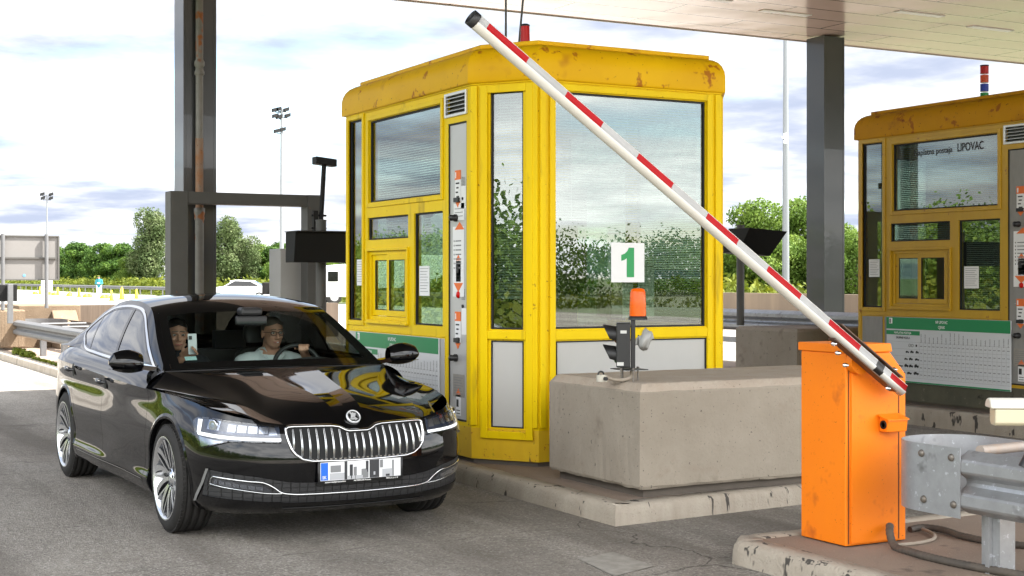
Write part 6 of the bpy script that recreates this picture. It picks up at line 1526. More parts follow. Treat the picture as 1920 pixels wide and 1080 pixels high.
# ================================================================== people
M['skin'] = mat('skin', (0.46,0.25,0.17), 0.5, col2=(0.40,0.20,0.13), scale=30, amt=0.2, spec=0.4)
M['shirt'] = mat('white_shirt', (0.66,0.70,0.70), 0.8, col2=(0.56,0.60,0.61), scale=7, amt=0.3)
M['darkcloth'] = mat('dark_clothing', (0.012,0.012,0.014), 0.85)
M['hair'] = mat('grey_brown_hair', (0.085,0.070,0.056), 0.6)
def ball(mb, c, r, n=14, mi=0):
    r = (r, r, r) if not isinstance(r, tuple) else r; c = Vector(c); G = []
    for i in range(n+1):
        ph = math.pi*i/n; G.append([c+Vector((r[0]*math.sin(ph)*math.cos(t), r[1]*math.sin(ph)*math.sin(t), r[2]*math.cos(ph))) for t in np.linspace(0, 2*math.pi, 2*n+1)])
    mb.grid(G, mi, flip=True)
def limb(mb, pts, rs, mi=0):
    pts = [Vector(p) for p in pts]
    for k in range(len(pts)-1):
        a, b = pts[k], pts[k+1]
        P = [a.lerp(b, q/6) for q in range(7)]; mb.tube(P, [rs[k]+(rs[k+1]-rs[k])*q/6 for q in range(7)], 12, mi)
    for p, r in zip(pts, rs): ball(mb, p, r, 8, mi)
def fuse(o, vox, it=4):
    m = o.modifiers.new('Remesh', 'REMESH'); m.mode = 'VOXEL'; m.voxel_size = vox; m.use_smooth_shade = True
    s = o.modifiers.new('Smooth', 'SMOOTH'); s.iterations = it; s.factor = 0.5
    return o
class Fr:      # local frame: x forward (facing), y to the person's left, z up
    def __init__(s, o, yaw, pitch=0.0):
        s.o = Vector(o); s.R = Matrix.Rotation(yaw, 3, 'Z') @ Matrix.Rotation(pitch, 3, 'Y')
    def __call__(s, x, y, z): return s.o + s.R @ Vector((x, y, z))
def oball(mb, F, c, r, n=12):
    G = []
    for i in range(n+1):
        ph = math.pi*i/n; G.append([F(c[0]+r[0]*math.sin(ph)*math.cos(t), c[1]+r[1]*math.sin(ph)*math.sin(t), c[2]+r[2]*math.cos(ph)) for t in np.linspace(0, 2*math.pi, 2*n+1)])
    mb.grid(G, flip=True)
def head(mb, F):
    """head centred on F, 0.235 m tall, added to the body mesh before fusing"""
    oball(mb, F, (-0.012,0,0.035), (0.094,0.076,0.085)); oball(mb, F, (0.012,0,-0.03), (0.072,0.064,0.082)); oball(mb, F, (0.042,0,-0.082), (0.034,0.038,0.030))
    oball(mb, F, (0.070,0,0.022), (0.020,0.052,0.013)); oball(mb, F, (0.050,0.036,-0.025), (0.032,0.022,0.022)); oball(mb, F, (0.050,-0.036,-0.025), (0.032,0.022,0.022))
    limb(mb, [F(0.080,0,0.010), F(0.104,0,-0.030)], [0.009,0.013]); oball(mb, F, (0.090,0.010,-0.036), (0.012,0.009,0.008)); oball(mb, F, (0.090,-0.010,-0.036), (0.012,0.009,0.008))
    oball(mb, F, (0.078,0,-0.060), (0.014,0.025,0.006)); oball(mb, F, (0.074,0,-0.072), (0.014,0.022,0.007))
    for s in (1, -1): oball(mb, F, (-0.012,0.079*s,-0.005), (0.020,0.010,0.033))
def face(F, parent, glasses=True, teeth=True):
    a = MB()
    for s in (1, -1): oball(a, F, (0.079,0.031*s,0.004), (0.009,0.013,0.008), 8)
    a.build('eyes', mat('eye_white', (0.36,0.33,0.30), 0.4), parent)
    a = MB()
    for s in (1, -1): oball(a, F, (0.0865,0.030*s,0.004), (0.003,0.006,0.006), 8); limb(a, [F(0.086,0.012*s,0.030), F(0.083,0.050*s,0.028)], [0.004,0.003])
    a.build('brows_and_pupils', M['hair'], parent)
    a = MB(); limb(a, [F(0.084,-0.022,-0.064), F(0.092,0,-0.066), F(0.084,0.022,-0.064)], [0.004,0.005,0.004]); a.build('lips', mat('lips', (0.34,0.10,0.08), 0.5), parent)
    if teeth: a = MB(); limb(a, [F(0.088,-0.014,-0.0655), F(0.095,0,-0.0665), F(0.088,0.014,-0.0655)], [0.0026,0.003,0.0026]); a.build('teeth', M['paper'], parent)
    if glasses:
        a = MB()
        for s in (1, -1):
            a.tube([F(0.100-0.006*abs(math.cos(t)), 0.031*s+0.024*math.cos(t), 0.002+0.016*math.copysign(abs(math.sin(t))**0.7, math.sin(t))) for t in np.linspace(0, 2*math.pi, 25)[:-1]], 0.0026, 6, closed=True)
            a.tube([F(0.092,0.055*s,0.008), F(0.02,0.076*s,0.010), F(-0.012,0.080*s,0.004)], 0.0022, 6)
        a.tube([F(0.101,-0.008,0.008), F(0.104,0,0.010), F(0.101,0.008,0.008)], 0.002, 6); a.build('glasses', M['ink'], parent)
def hair(F, parent, m, low=0.0):
    a = MB(); n = 16; G = []
    for i in range(n+1):
        ph = 0.62*math.pi*i/n; row = []
        for t in np.linspace(0, 2*math.pi, 33):
            x, y, z = math.sin(ph)*math.cos(t), math.sin(ph)*math.sin(t), math.cos(ph)
            lim = 0.58*math.pi if math.cos(t) < 0.2 else (0.36+0.10*abs(math.sin(t)))*math.pi
            p2 = min(ph, lim); x, y, z = math.sin(p2)*math.cos(t), math.sin(p2)*math.sin(t), math.cos(p2)
            row.append(F(-0.014+0.100*x, 0.081*y, 0.038+0.090*z))
        G.append(row)
    a.grid(G, flip=True); a.build('hair', m, parent)
def hand(mb, wrist, dirn, palm_n, curl, side=1, sc=1.0, spread=0.02):
    """palm, four fingers of different lengths and a thumb from the side of the palm"""
    w, d, n = Vector(wrist), Vector(dirn).normalized(), Vector(palm_n).normalized(); n = (n-d*n.dot(d)).normalized(); sdv = d.cross(n)*side
    for k in range(5): limb(mb, [w+sdv*(0.014*(k-2))*sc, w+d*0.085*sc+sdv*(0.017*(k-2))*sc], [0.012*sc, 0.0115*sc])
    for k, L in enumerate((0.072,0.082,0.077,0.060)):
        p = w+d*0.088*sc+sdv*((k-1.5)*0.0205)*sc; dd = d.copy(); pts = [p]
        for j, q in enumerate((0.42,0.33,0.25)):
            ang = curl*(0.7+0.25*j); dd = (Matrix.Rotation(-ang*side if False else ang, 3, sdv) @ dd); pts.append(pts[-1]+dd*L*q*sc)
        limb(mb, pts, [0.0098*sc,0.0092*sc,0.0085*sc,0.0075*sc])
    t0 = w+d*0.025*sc+sdv*(-0.034)*sc; limb(mb, [t0, t0+(d*0.6-sdv*0.75+n*0.25).normalized()*0.036*sc, t0+(d*0.6-sdv*0.75+n*0.25).normalized()*0.036*sc+(d*0.9-sdv*0.1+n*0.4).normalized()*0.030*sc], [0.013*sc,0.0105*sc,0.009*sc])

# driver
dr = thing('person', 'driver with glasses and an open-necked white shirt at the black car wheel', 'person', W3((1.66,.37,.56)))
FW = math.atan2(-1, -0.02)
F = Fr(W3((1.60,.365,1.150)), FW+0.10)
b = MB(); head(b, F)
S = lambda u, v, z: W3((u, v, z))
limb(b, [S(1.64,.365,1.09), S(1.68,.37,.985)], [.058,.062]); limb(b, [S(1.69,.37,.95), S(1.74,.37,.76), S(1.74,.37,.58)], [.115,.135,.14])
limb(b, [S(1.69,.20,.93), S(1.70,.54,.93)], [.068,.068])
limb(b, [S(1.69,.56,.925), S(1.44,.62,.86), S(1.205,.46,1.03)], [.062,.046,.030]); limb(b, [S(1.69,.18,.925), S(1.50,.10,.74), S(1.27,.19,.80)], [.062,.046,.030])
limb(b, [S(1.72,.28,.58), S(1.28,.26,.64), S(1.0,.26,.42)], [.085,.062,.05]); limb(b, [S(1.72,.46,.58), S(1.28,.48,.64), S(1.0,.48,.42)], [.085,.062,.05])
# fist over the top of the wheel rim
hw = Vector(S(1.19,.455,1.045)); hand(b, hw, Vector(S(1.10,.42,1.085))-Vector(S(1.19,.455,1.045)), Vector(S(1.1,.42,.95))-Vector(S(1.1,.42,1.08)), 0.95, 1, 0.95)
hand(b, S(1.27,.19,.80), Vector(S(1.10,.19,.86))-Vector(S(1.27,.19,.80)), (0,0,-1), 0.9, -1, 0.95)
fuse(b.build('body', M['skin'], dr), 0.0055, 3)
face(F, dr); hair(F, dr, M['hair'])
b = MB(); limb(b, [S(1.70,.37,.925), S(1.74,.37,.76), S(1.74,.37,.56)], [.135,.155,.155]); limb(b, [S(1.70,.215,.925), S(1.71,.525,.925)], [.085,.085]); limb(b, [S(1.70,.57,.915), S(1.50,.612,.872), S(1.34,.555,.935)], [.080,.062,.052]); limb(b, [S(1.70,.17,.915), S(1.53,.11,.76)], [.080,.062])
limb(b, [S(1.70,.30,.965), S(1.68,.34,.99)], [.055,.04]); limb(b, [S(1.70,.44,.965), S(1.68,.40,.99)], [.055,.04])
fuse(b.build('shirt', M['shirt'], dr), 0.010, 4)
a = MB()       # open collar
for s in (1, -1):
    v0 = .37
    a.add([S(1.62,v0+.062*s,1.045), S(1.70,v0+.085*s,1.035), S(1.60,v0+.095*s,.985), S(1.555,v0+.045*s,.955), S(1.575,v0+.018*s,.935)], [(0,1,2,3,4)]); a.add([S(1.73,v0,1.045), S(1.70,v0+.085*s,1.035), S(1.62,v0+.062*s,1.05), S(1.70,v0,1.06)], [(0,1,2,3)])
a.build('collar', M['shirt'], dr)
# front passenger in dark clothes
pr_ = thing('person', 'passenger in dark clothes holding up a phone in the black car', 'person', W3((1.66,-.37,.56)))
F2 = Fr(W3((1.58,-.38,1.15)), FW-0.05)
b = MB(); head(b, F2); limb(b, [S(1.64,-.37,1.09), S(1.68,-.37,.985)], [.058,.062]); limb(b, [S(1.69,-.37,.95), S(1.74,-.37,.76), S(1.74,-.37,.58)], [.115,.135,.14]); limb(b, [S(1.69,-.20,.93), S(1.70,-.54,.93)], [.068,.068])
limb(b, [S(1.69,-.56,.92), S(1.50,-.58,.78), S(1.27,-.43,1.0)], [.06,.045,.028]); limb(b, [S(1.69,-.18,.92), S(1.50,-.14,.76), S(1.28,-.30,.80)], [.06,.045,.028])
limb(b, [S(1.72,-.28,.58), S(1.28,-.26,.64), S(1.0,-.26,.42)], [.085,.062,.05]); limb(b, [S(1.72,-.46,.58), S(1.28,-.48,.64), S(1.0,-.48,.42)], [.085,.062,.05])
hand(b, S(1.25,-.43,1.01), Vector(S(1.17,-.36,1.07))-Vector(S(1.25,-.43,1.01)), Vector(S(1.30,-.36,1.08))-Vector(S(1.15,-.38,1.06)), 0.55, -1, 0.95); hand(b, S(1.28,-.30,.80), (0,-1,0), (0,0,-1), 0.5, 1, 0.95)
fuse(b.build('body', M['skin'], pr_), 0.0055, 3); face(F2, pr_, False, False); hair(F2, pr_, mat('dark_hair', (0.012,0.010,0.009), 0.6))
b = MB(); limb(b, [S(1.70,-.37,.95), S(1.74,-.37,.76), S(1.74,-.37,.56)], [.138,.155,.155]); limb(b, [S(1.70,-.205,.935), S(1.71,-.535,.935)], [.085,.085]); limb(b, [S(1.70,-.57,.925), S(1.51,-.58,.79), S(1.36,-.50,.90)], [.08,.062,.05]); limb(b, [S(1.70,-.17,.925), S(1.51,-.14,.77), S(1.33,-.26,.80)], [.08,.062,.05])
fuse(b.build('jacket', M['darkcloth'], pr_), 0.010, 4)
ph = thing('smartphone', 'pale smartphone held up by the passenger in the black car', 'phone', S(1.155,-.385,1.06))
a = MB(); a.obox(S(1.15,-.42,1.03), Vector(S(1.165,-.352,1.03))-Vector(S(1.15,-.42,1.03)), Vector((0,0.010,0.001)), (0,0.02,0.145)); a.build('phone_body', mat('pale_phone', (0.55,0.56,0.58), 0.3), ph, bevel=0.004)
a = MB(); a.obox(S(1.148,-.418,1.135), (0.022,0,0), (0,0.002,0), (0,0.004,0.026)); a.build('camera_bump', M['ink'], ph)

# far walker
def walker(loc, yaw):
    t = thing('person', 'distant person in a teal jacket and white trousers standing on the bright plaza', 'person', loc)
    F = Fr(loc, yaw); b = MB(); FH = Fr(F(0.06,0,1.58), yaw, 0.45); head(b, FH)
    limb(b, [F(0.02,0,1.46), F(0,0,1.30), F(0,0,0.95)], [.06,.15,.14])
    for s in (1, -1):
        limb(b, [F(0,.19*s,1.38), F(0.02,.25*s,1.12), F(0.26,.08*s,1.12)], [.06,.045,.03]); limb(b, [F(0,.09*s,0.92), F(0.02,.10*s,0.48), F(0,.11*s,0.08)], [.09,.065,.05]); limb(b, [F(-.03,.11*s,0.05), F(.15,.13*s,0.04)], [.05,.04])
        hand(b, F(0.26,.08*s,1.12), F.R @ Vector((1,-.4*s,.1)), (0,0,-1), 0.5, s)
    fuse(b.build('body', M['skin'], t), 0.012, 2); hair(FH, t, M['ink'])
    b = MB(); limb(b, [F(0,0,1.40), F(0,0,1.15), F(0,0,0.92)], [.15,.18,.17]); 
    for s in (1, -1): limb(b, [F(0,.19*s,1.39), F(0.02,.26*s,1.12), F(0.22,.11*s,1.12)], [.085,.065,.055])
    fuse(b.build('jacket', mat('teal_jacket', (0.01,0.16,0.20), 0.8), t), 0.02, 3)
    b = MB()
    for s in (1, -1): limb(b, [F(0,.09*s,0.92), F(0.02,.10*s,0.48), F(0,.11*s,0.12)], [.12,.09,.075])
    fuse(b.build('trousers', M['white'], t), 0.02, 3)
    b = MB(); b.obox(F(0.24,-.09,1.10), F.R @ Vector((.09,0,.05)), F.R @ Vector((0,.18,0)), (0,0,0.06)); b.build('held_papers', M['paper'], t)
walker((24.9,113.2,0), R(-110))

# ================================================================== far plaza: cones, car, truck, masts
M['cone'] = mat('yellow_cone', (0.85,0.62,0.01), 0.6)
cn0 = thing('traffic_cone', 'small bright yellow cone standing on the far sunlit plaza', 'traffic cone', (25.2,131,0), 'yellow cones on the far plaza')
a = MB(); a.box(25.0,25.4,130.8,131.2,0.0,0.05); a.build('cone_base', M['cone'], cn0)
a = MB(); a.lathe([(0.16,0.05),(0.04,0.72),(0,0.73)], (25.2,131,0), n=14); a.build('cone_body', M['cone'], cn0)
for i, (x, y) in enumerate([(24.6,119.1),(24.3,103.1),(26.5,107.8),(25.3,140),(22.4,98),(27.4,96)]):
    c = copy_tree(cn0); c.location = (x, y, 0); c.scale = (1.25,)*3 if i in (1,) else (1,)*3
mk0 = thing('lane_marker', 'low yellow lane marker dome on the far sunlit plaza', 'lane marker', (25.2,118,0), 'low yellow lane markers on the far plaza')
a = MB(); a.lathe([(0.28,0),(0.26,0.12),(0.17,0.26),(0,0.31)], (25.2,118,0), n=14); a.build('dome', M['cone'], mk0)
for (x, y) in [(24.9,140.3),(25.3,135.2),(24.9,130.9),(26.1,130.3),(24.4,115.6),(24.3,109.0),(25.2,111.8),(24.8,124)]: c = copy_tree(mk0); c.location = (x, y, 0)
db0 = thing('delineator_block', 'squat yellow delineator block under the black signal at the far left', 'lane marker', (6.2,42,0), 'yellow blocks in a row behind the left concrete block')
a = MB(); a.prism([(5.85,41.8,0),(6.55,41.8,0),(6.45,41.8,0.45),(5.95,41.8,0.45)], (0,0.4,0)); a.build('block', M['cone'], db0, bevel=0.04)
for k in range(1, 4): c = copy_tree(db0); c.location = (6.2+0.72*k, 42, 0)

def simple_car(o, yaw):
    t = thing('saloon_car', 'white saloon car far away on the plaza, above the black car roof', 'car', o)
    F = Fr(o, yaw)
    a = MB(); side = [(-2.2,.35),(-2.25,.75),(-2.1,.98),(-1.5,1.03),(-.75,1.40),(.35,1.43),(1.05,1.02),(2.0,.86),(2.25,.65),(2.25,.3)]
    def rows(side, w0, w1):
        G = []
        for y in (-1, -.9, 0, .9, 1): G.append([F(x, (w0 if z < 1.0 else w1)*y, z-(0.03 if abs(y) == 1 else 0)) for x, z in side])
        return G
    G = rows(side, .9, .68); a.grid(G, smooth=False); a.add(G[0], [tuple(range(len(side)))]); a.add(G[-1], [tuple(range(len(side)))[::-1]]); a.build('body', M['white'], t, bevel=0.05)
    a = MB()
    for s in (1, -1): a.add([F(-1.35,.80*s,1.02), F(-.70,.70*s,1.33), F(.30,.70*s,1.36), F(.90,.82*s,1.02)], [(0,1,2,3)])
    a.add([F(-1.52,-.6,1.045), F(-.80,-.55,1.375), F(-.80,.55,1.375), F(-1.52,.6,1.045)], [(0,1,2,3)]); a.build('window', M['gloss'], t)
    for x in (-1.35, 1.38):
        for s in (1, -1): a = MB(); a.lathe([(.20,.0),(.31,.01),(.32,-.18),(.2,-.2)], F(x,.91*s,.32), F.R @ Vector((0,s,0)), 24); w_ = a.build('wheel', M['tyre'], t); a = MB(); a.lathe([(.2,.005),(0,.0)], F(x,.912*s,.32), F.R @ Vector((0,s,0)), 20); a.build('rim', M['rim'], w_)
    for s in (1, -1): a = MB(); a.obox(F(-2.27,.55*s-.15,.80), F.R @ Vector((.06,0,0)), F.R @ Vector((0,.33,0)), (0,0,.13)); a.build('tail_light', M['redlens'], t)
    return t
simple_car((29.6,92.0,0), R(150))
tk = thing('truck', 'white lorry cab far away between the display post and the bright booth', 'truck', (31.2,79.5,0))
F = Fr((31.2,79.5,0), R(180))
a = MB(); pf = [(-1.2,.45),(1.1,.45),(1.18,.9),(1.08,1.55),(.75,2.05),(.2,2.3),(-1.2,2.4)]
a.prism([F(x,-1.2,z) for x, z in pf], F.R @ Vector((0,2.4,0))); a.build('cab', M['white'], tk, bevel=0.08)
a = MB(); a.obox(F(.15,-1.22,1.35), F.R @ Vector((.65,0,0)), F.R @ Vector((0,.015,0)), (0,0,.6)); a.obox(F(.15,1.205,1.35), F.R @ Vector((.65,0,0)), F.R @ Vector((0,.015,0)), (0,0,.6)); a.build('side_window', M['gloss'], tk)
a = MB(); a.obox(F(-9.5,-1.25,.95), F.R @ Vector((8.0,0,0)), F.R @ Vector((0,2.5,0)), (0,0,2.0)); a.build('trailer', M['white'], tk, bevel=0.03)
for x in (.35, -3, -8, -7):
    for s in (1, -1): a = MB(); a.lathe([(.28,0),(.46,.02),(.48,-.25),(.3,-.28)], F(x,1.12*s,.48), F.R @ Vector((0,s,0)), 24); w_ = a.build('wheel', M['tyre'], tk); a = MB(); a.lathe([(.28,.006),(.1,.05),(0,.05)], F(x,1.12*s,.48), F.R @ Vector((0,s,0)), 20); a.build('rim', M['galv'], w_)
def mast(x, y, h, label, lamps, r0=0.15):
    t = thing('light_mast', label, 'light mast', (x, y, 0))
    a = MB(); a.tube([(x,y,0),(x,y,h*0.5),(x,y,h)], [r0,r0*0.75,r0*0.5], 12); a.build('pole', mat('pale_mast_paint', (0.20,0.21,0.22), 0.45, 0.3), t)
    for (dx, dz, w_) in lamps:
        b = MB(); b.tube([(x,y,h+dz),(x+dx,y,h+dz)], 0.03, 6); b.obox((x+dx-w_/2, y-0.15, h+dz-0.02), (w_,0,0.10), (0,0.3,0), (0,0,0.22)); b.build('floodlight', M['matt_black'], t, bevel=0.02)
    return t
mast(21.08,113.8,8.0, 'thin distant light mast rising behind the blank sign at far left', [(-.35,-.1,.3),(.3,-.1,.3),(-.3,-.4,.3),(.28,-.4,.3)], 0.10)
mast(28.6,81.2,11.7, 'tall grey light mast with black floodlights left of the bright booth', [(-.42,-.25,.34),(-.22,-.2,.34),(.28,-.2,.30),(-.40,-.6,.34),(-.16,-.65,.34),(.36,-.55,.32),(-.30,-1.5,.34),(.05,-1.4,.34)])
mast(38.9,47.2,15.5, 'pale light mast between the booths, running up behind the canopy edge', [(-.3,-.1,.4),(.3,-.1,.4)], 0.16)
a = MB(); a.box(38.62,38.74,46.9,47.0,7.5,7.65); a.lathe([(.08,0),(.08,.12),(0,.16)], (38.55,46.8,7.2), n=12); a.box(38.5,38.8,46.9,46.98,7.42,7.5)
tag(a.build('dome_camera', M['white']), 'small white camera on the pale light mast between the booths', 'camera')
for (x, y, w_, h0, h1, lab) in ((30.5,97,.55,.5,1.35,'small white cabinet by the far guard rail, right of the tall mast'), (31.6,56.5,1.1,.3,1.25,'pale box behind the concrete wall beside the mast between the booths'), (30.9,170,1.2,.2,1.4,'white cabinet by the far guard rail beside the blank sign')):
    a = MB(); a.box(x,x+w_,y,y+.4,0,h1); a.box(x-.03,x+w_+.03,y-.03,y+.43,h1,h1+.04); tag(a.build('roadside_cabinet', M['white'], bevel=0.02), lab, 'cabinet')

# ================================================================== vegetation
def leaf_mat(name, c1, c2, c3):
    m = bpy.data.materials.new(name); m.use_nodes = True; t = m.node_tree; b = t.nodes['Principled BSDF']; L = t.links.new
    g_ = t.nodes.new('ShaderNodeNewGeometry')
    n = t.nodes.new('ShaderNodeTexNoise'); L(g_.outputs['Position'], n.inputs['Vector']); n.inputs['Scale'].default_value = 0.9; n.inputs['Detail'].default_value = 4
    r = t.nodes.new('ShaderNodeValToRGB'); e = r.color_ramp.elements; e[0].position = 0.3; e[0].color = (*c1, 1); e[1].position = 0.7; e[1].color = (*c3, 1); k = r.color_ramp.elements.new(0.5); k.color = (*c2, 1)
    L(n.outputs['Fac'], r.inputs[0]); L(r.outputs[0], b.inputs['Base Color']); b.inputs['Roughness'].default_value = 0.7; b.inputs['Specular IOR Level'].default_value = 0.25
    tr = t.nodes.new('ShaderNodeBsdfTranslucent'); L(r.outputs[0], tr.inputs[0]); mx_ = t.nodes.new('ShaderNodeMixShader'); mx_.inputs[0].default_value = 0.30
    L(b.outputs[0], mx_.inputs[1]); L(tr.outputs[0], mx_.inputs[2]); L(mx_.outputs[0], t.nodes['Material Output'].inputs[0])
    return m
M['leaf'] = leaf_mat('dark_green_leaves', (0.022,0.055,0.008), (0.050,0.105,0.014), (0.095,0.160,0.022))
M['leaf2'] = leaf_mat('willow_leaves', (0.045,0.075,0.022), (0.085,0.12,0.04), (0.15,0.18,0.08))
M['leaf3'] = leaf_mat('fresh_green_leaves', (0.055,0.105,0.014), (0.10,0.165,0.022), (0.16,0.225,0.035))
M['shrub'] = leaf_mat('yellow_green_shrubs', (0.06,0.085,0.008), (0.10,0.125,0.010), (0.15,0.165,0.014))
M['bark'] = mat('bark', (0.09,0.07,0.05), 0.9, col2=(0.05,0.04,0.03), scale=8, amt=0.3)
def leaves(clumps, n, size, seed, shell=0.55, aspect=0.6):
    """leaf-sized quads through the volume of ellipsoid clumps -> verts, faces"""
    r = np.random.default_rng(seed); C = np.array(clumps, float); wgt = (C[:, 3]*C[:, 4]*C[:, 5])**(2/3); idx = r.choice(len(C), n, p=wgt/wgt.sum())
    d = r.normal(size=(n, 3)); d /= np.linalg.norm(d, axis=1)[:, None]; rad = (shell+(1-shell)*r.random(n))[:, None]**0.8*(0.9+0.2*r.random((n, 1)))
    P = C[idx, :3]+d*rad*C[idx, 3:6]
    nrm = d+r.normal(size=(n, 3))*0.75; nrm /= np.linalg.norm(nrm, axis=1)[:, None]
    t = np.cross(nrm, r.normal(size=(n, 3))); t /= np.linalg.norm(t, axis=1)[:, None]; b_ = np.cross(nrm, t)
    s = size*(0.6+0.8*r.random((n, 1)))
    V = np.stack([P-t*s, P-b_*s*aspect, P+t*s, P+b_*s*aspect], 1).reshape(-1, 3)
    return V, np.arange(4*n).reshape(-1, 4)
def leaf_object(name, V, Fc, m, parent=None):
    me = bpy.data.meshes.new(name); me.vertices.add(len(V)); me.vertices.foreach_set('co', np.asarray(V, np.float32).ravel()); n = len(Fc)
    me.loops.add(4*n); me.loops.foreach_set('vertex_index', np.asarray(Fc, np.int32).ravel()); me.polygons.add(n); me.polygons.foreach_set('loop_start', np.arange(0, 4*n, 4, dtype=np.int32)); me.polygons.foreach_set('loop_total', np.full(n, 4, np.int32))
    me.update(calc_edges=True); me.materials.append(m); o = bpy.data.objects.new(name, me); COL.objects.link(o)
    if parent: o.parent = parent
    return o
def make_tree(seed, h, w_, leafm, n, size, willow=False):
    r = random.Random(seed); cl = []
    for k in range(26):
        q = r.random(); z = h*(0.16+0.80*q); prof = math.sin(math.pi*min(0.97, 0.16+0.80*q))**0.55*(1.0 if not willow else 0.85)
        an = r.uniform(0, 6.283); rr_ = w_*0.5*prof*r.uniform(0.35, 0.82); s = w_*r.uniform(0.13, 0.22)
        cl.append((rr_*math.cos(an), rr_*math.sin(an), z, s, s, s*(0.75 if not willow else 1.25)))
    cl.append((0,0,h*0.5,w_*0.30,w_*0.30,h*0.36))
    t = thing('tree', None, None); [t.pop(k) for k in list(t.keys()) if k in ('label','category')]
    V, Fc = leaves(cl, n, size, seed); leaf_object('crown', V, Fc, leafm, t)
    a = MB(); a.tube([(0,0,-.1),(0.05,0.02,h*0.3),(0.0,0.05,h*0.75)], [w_*0.035,w_*0.026,w_*0.008], 8)
    for k in range(6): c = cl[k]; a.tube([(0,0,h*(0.2+0.06*k)), (c[0]*0.55,c[1]*0.55,(c[2]+h*(0.2+0.06*k))/2), (c[0],c[1],c[2])], [w_*0.016,w_*0.011,w_*0.004], 6)
    a.build('trunk', M['bark'], t); return t
def put(src, x, y, rz, sc, label, group=None, first=[]):
    o = src if src not in first else copy_tree(src); first.append(src)
    o.location = (x, y, 0); o.rotation_euler = (0,0,rz); o.scale = (sc,)*3 if not isinstance(sc, tuple) else sc
    o['label'] = label; o['category'] = 'tree'
    if group: o['group'] = group
    elif 'group' in o: del o['group']
    return o
def at(px, X):
    k = (px-960)/2667; d = X/(math.sin(YAW)+math.cos(YAW)*k); return X, math.cos(YAW)*d-math.sin(YAW)*k*d, d
TA = make_tree(11, 8.0, 7.5, M['leaf'], 14000, 0.19); TBt = make_tree(12, 8.0, 7.0, M['leaf'], 14000, 0.19); TW = make_tree(13, 10.0, 7.5, M['leaf2'], 17000, 0.16, True); TF = make_tree(14, 7.0, 8.0, M['leaf3'], 30000, 0.115)
def by_px(px, X, ytop, src, h0, wf, label, group=None, rz=0.0):
    x, y, d = at(px, X); h = 1.57+(521-ytop)/2667*d; s = h/h0; return put(src, x, y, rz, (s*wf, s*wf, s), label, group)
G1 = 'leafy trees in the far tree line left of the steel column'; L1 = 'dark green leafy tree in the far tree line left of the willow'
for i, (px, X, yt, src, wf) in enumerate([(96,48,468,TA,1.2),(128,48,466,TBt,1.1),(150,46,461,TA,1.1),(172,47,470,TBt,1.1),(196,45,460,TBt,1.15),(222,45,463,TA,1.15),(245,43,472,TBt,1.1),(66,50,470,TBt,1.1),(36,50,468,TA,1.1),(8,50,466,TBt,1.1)]):
    by_px(px, X, yt, src, 8.0, wf, L1, G1, i*1.3)
by_px(238,40,489,TF,7.0,0.85,'small rounded fresh green tree in front of the far tree line, beside the willow')
by_px(283,42,404,TW,10.0,0.95,'tall pale willow-like tree just left of the steel column')
by_px(424,42,419,TW,10.0,1.05,'broad pale willow-like tree just right of the steel column',rz=2.0)
by_px(468,44,452,TW,10.0,0.9,'lower grey-green willow-like tree in front of the mast',rz=4.0)
G2 = 'green trees either side of the tall mast'; L2 = 'mid green leafy tree beside the tall mast, left of the bright booth'
for i, (px, X, yt, src, wf) in enumerate([(492,46,466,TF,1.0),(520,47,462,TA,1.1),(548,46,465,TF,1.0),(580,47,460,TA,1.1),(612,46,464,TBt,1.1),(640,46,468,TF,1.0)]):
    by_px(px, X, yt, src, 7.0 if src is TF else 8.0, wf, L2, G2, 0.9*i)
by_px(1425,50,396,TF,7.0,1.0,'big fresh green tree right of the bright booth, behind the black display box',rz=0.5)
by_px(1385,52,440,TF,7.0,0.9,'lower fresh green tree touching the right edge of the bright booth',rz=2.2)
by_px(1497,54,392,TF,7.0,0.9,'tall fresh green tree just left of the column between the booths',rz=1.2)
by_px(1555,52,430,TF,7.0,1.0,'fresh green tree mostly hidden behind the column between the booths',rz=3.0)
by_px(1606,50,448,TF,7.0,0.9,'yellow-green tree squeezed between the column and the ochre booth',rz=4.0)
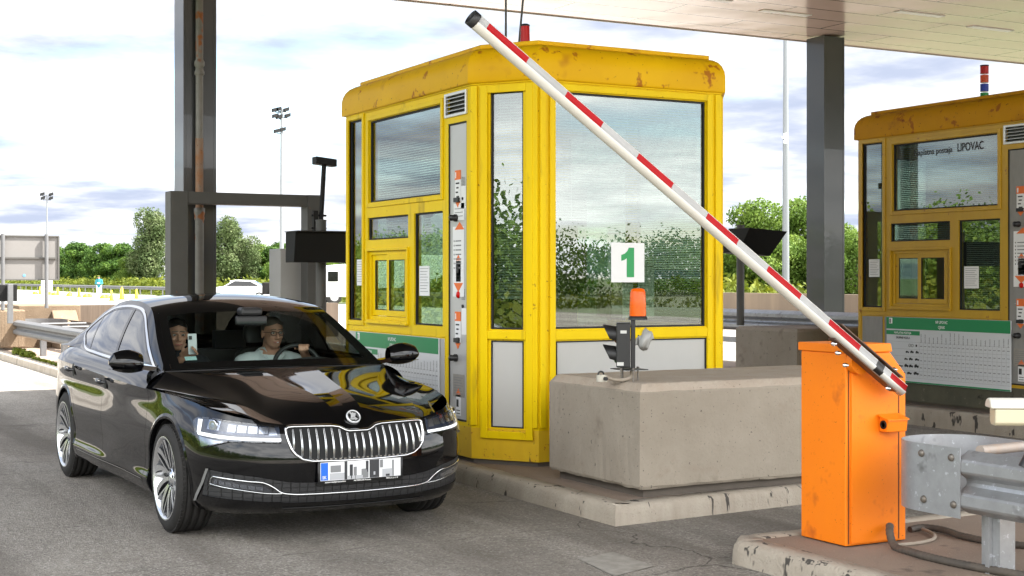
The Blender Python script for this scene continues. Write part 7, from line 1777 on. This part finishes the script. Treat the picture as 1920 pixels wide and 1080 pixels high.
# yellow-green shrubs along the far rail
r = random.Random(21); cl = []
for k in range(420):
    y = 48+(k/420)**1.3*260; x = r.uniform(35.5, 42); cl.append((x, y, r.uniform(0.2,0.9), r.uniform(1.0,2.2), r.uniform(1.0,2.6), r.uniform(0.45,1.05)))
V, Fc = leaves(cl, 60000, 0.16, 5, 0.4); tag(leaf_object('roadside_shrubs', V, Fc, M['shrub']), kind='stuff')
cl = [(r.uniform(33.6,36), 60+i*0.9, 0.05, 0.9, 0.9, 0.22) for i in range(200)]
V, Fc = leaves(cl, 14000, 0.10, 6, 0.3, 0.3); tag(leaf_object('verge_grass', V, Fc, M['shrub']), kind='stuff')
# weeds at the kerb on the far left
cl = [(4.62+0.1*r.random(), 26.9+0.25*i*r.random(), 0.16, 0.10, 0.14, 0.08) for i in range(9)]+[(4.63, 23+0.35*i, 0.14, 0.05, 0.12, 0.04) for i in range(10)]
V, Fc = leaves(cl, 1500, 0.035, 8, 0.3, 0.4); tag(leaf_object('kerb_weeds', V, Fc, M['shrub']), kind='stuff')
# woodland closing the view behind and beside the camera (seen in the glass and the paint)
def wood(name, path, n, seed, hmax):
    r = random.Random(seed); cl = []
    for k in range(n):
        q = r.random()*(len(path)-1); i = int(q); f = q-i; x = path[i][0]*(1-f)+path[i+1][0]*f+r.uniform(-6,6); y = path[i][1]*(1-f)+path[i+1][1]*f+r.uniform(-6,6); s = r.uniform(1.4,2.8)
        cl.append((x, y, hmax*r.random()**1.3, s, s, s*0.8))
    V, Fc = leaves(cl, n*170, 0.15, seed, 0.2); tag(leaf_object(name, V, Fc, M['leaf3']), kind='stuff')
wood('woodland', [(-60,260),(-54,160),(-48,90),(-46,40),(-46,0),(-54,-60),(-20,-92),(40,-95),(110,-80),(150,-20),(150,60)], 3800, 3, 5.2)
cl = [(-14+r.uniform(-4,4), r.uniform(0,150), 0.2, 1.6, 2.2, r.uniform(0.5,1.9)) for i in range(260)]+[(r.uniform(-30,110), -48+r.uniform(-5,5), 0.1, 2.2, 1.6, r.uniform(0.3,0.9)) for i in range(130)]
V, Fc = leaves(cl, 70000, 0.13, 9, 0.35); tag(leaf_object('verge_shrubs', V, Fc, M['shrub']), kind='stuff')
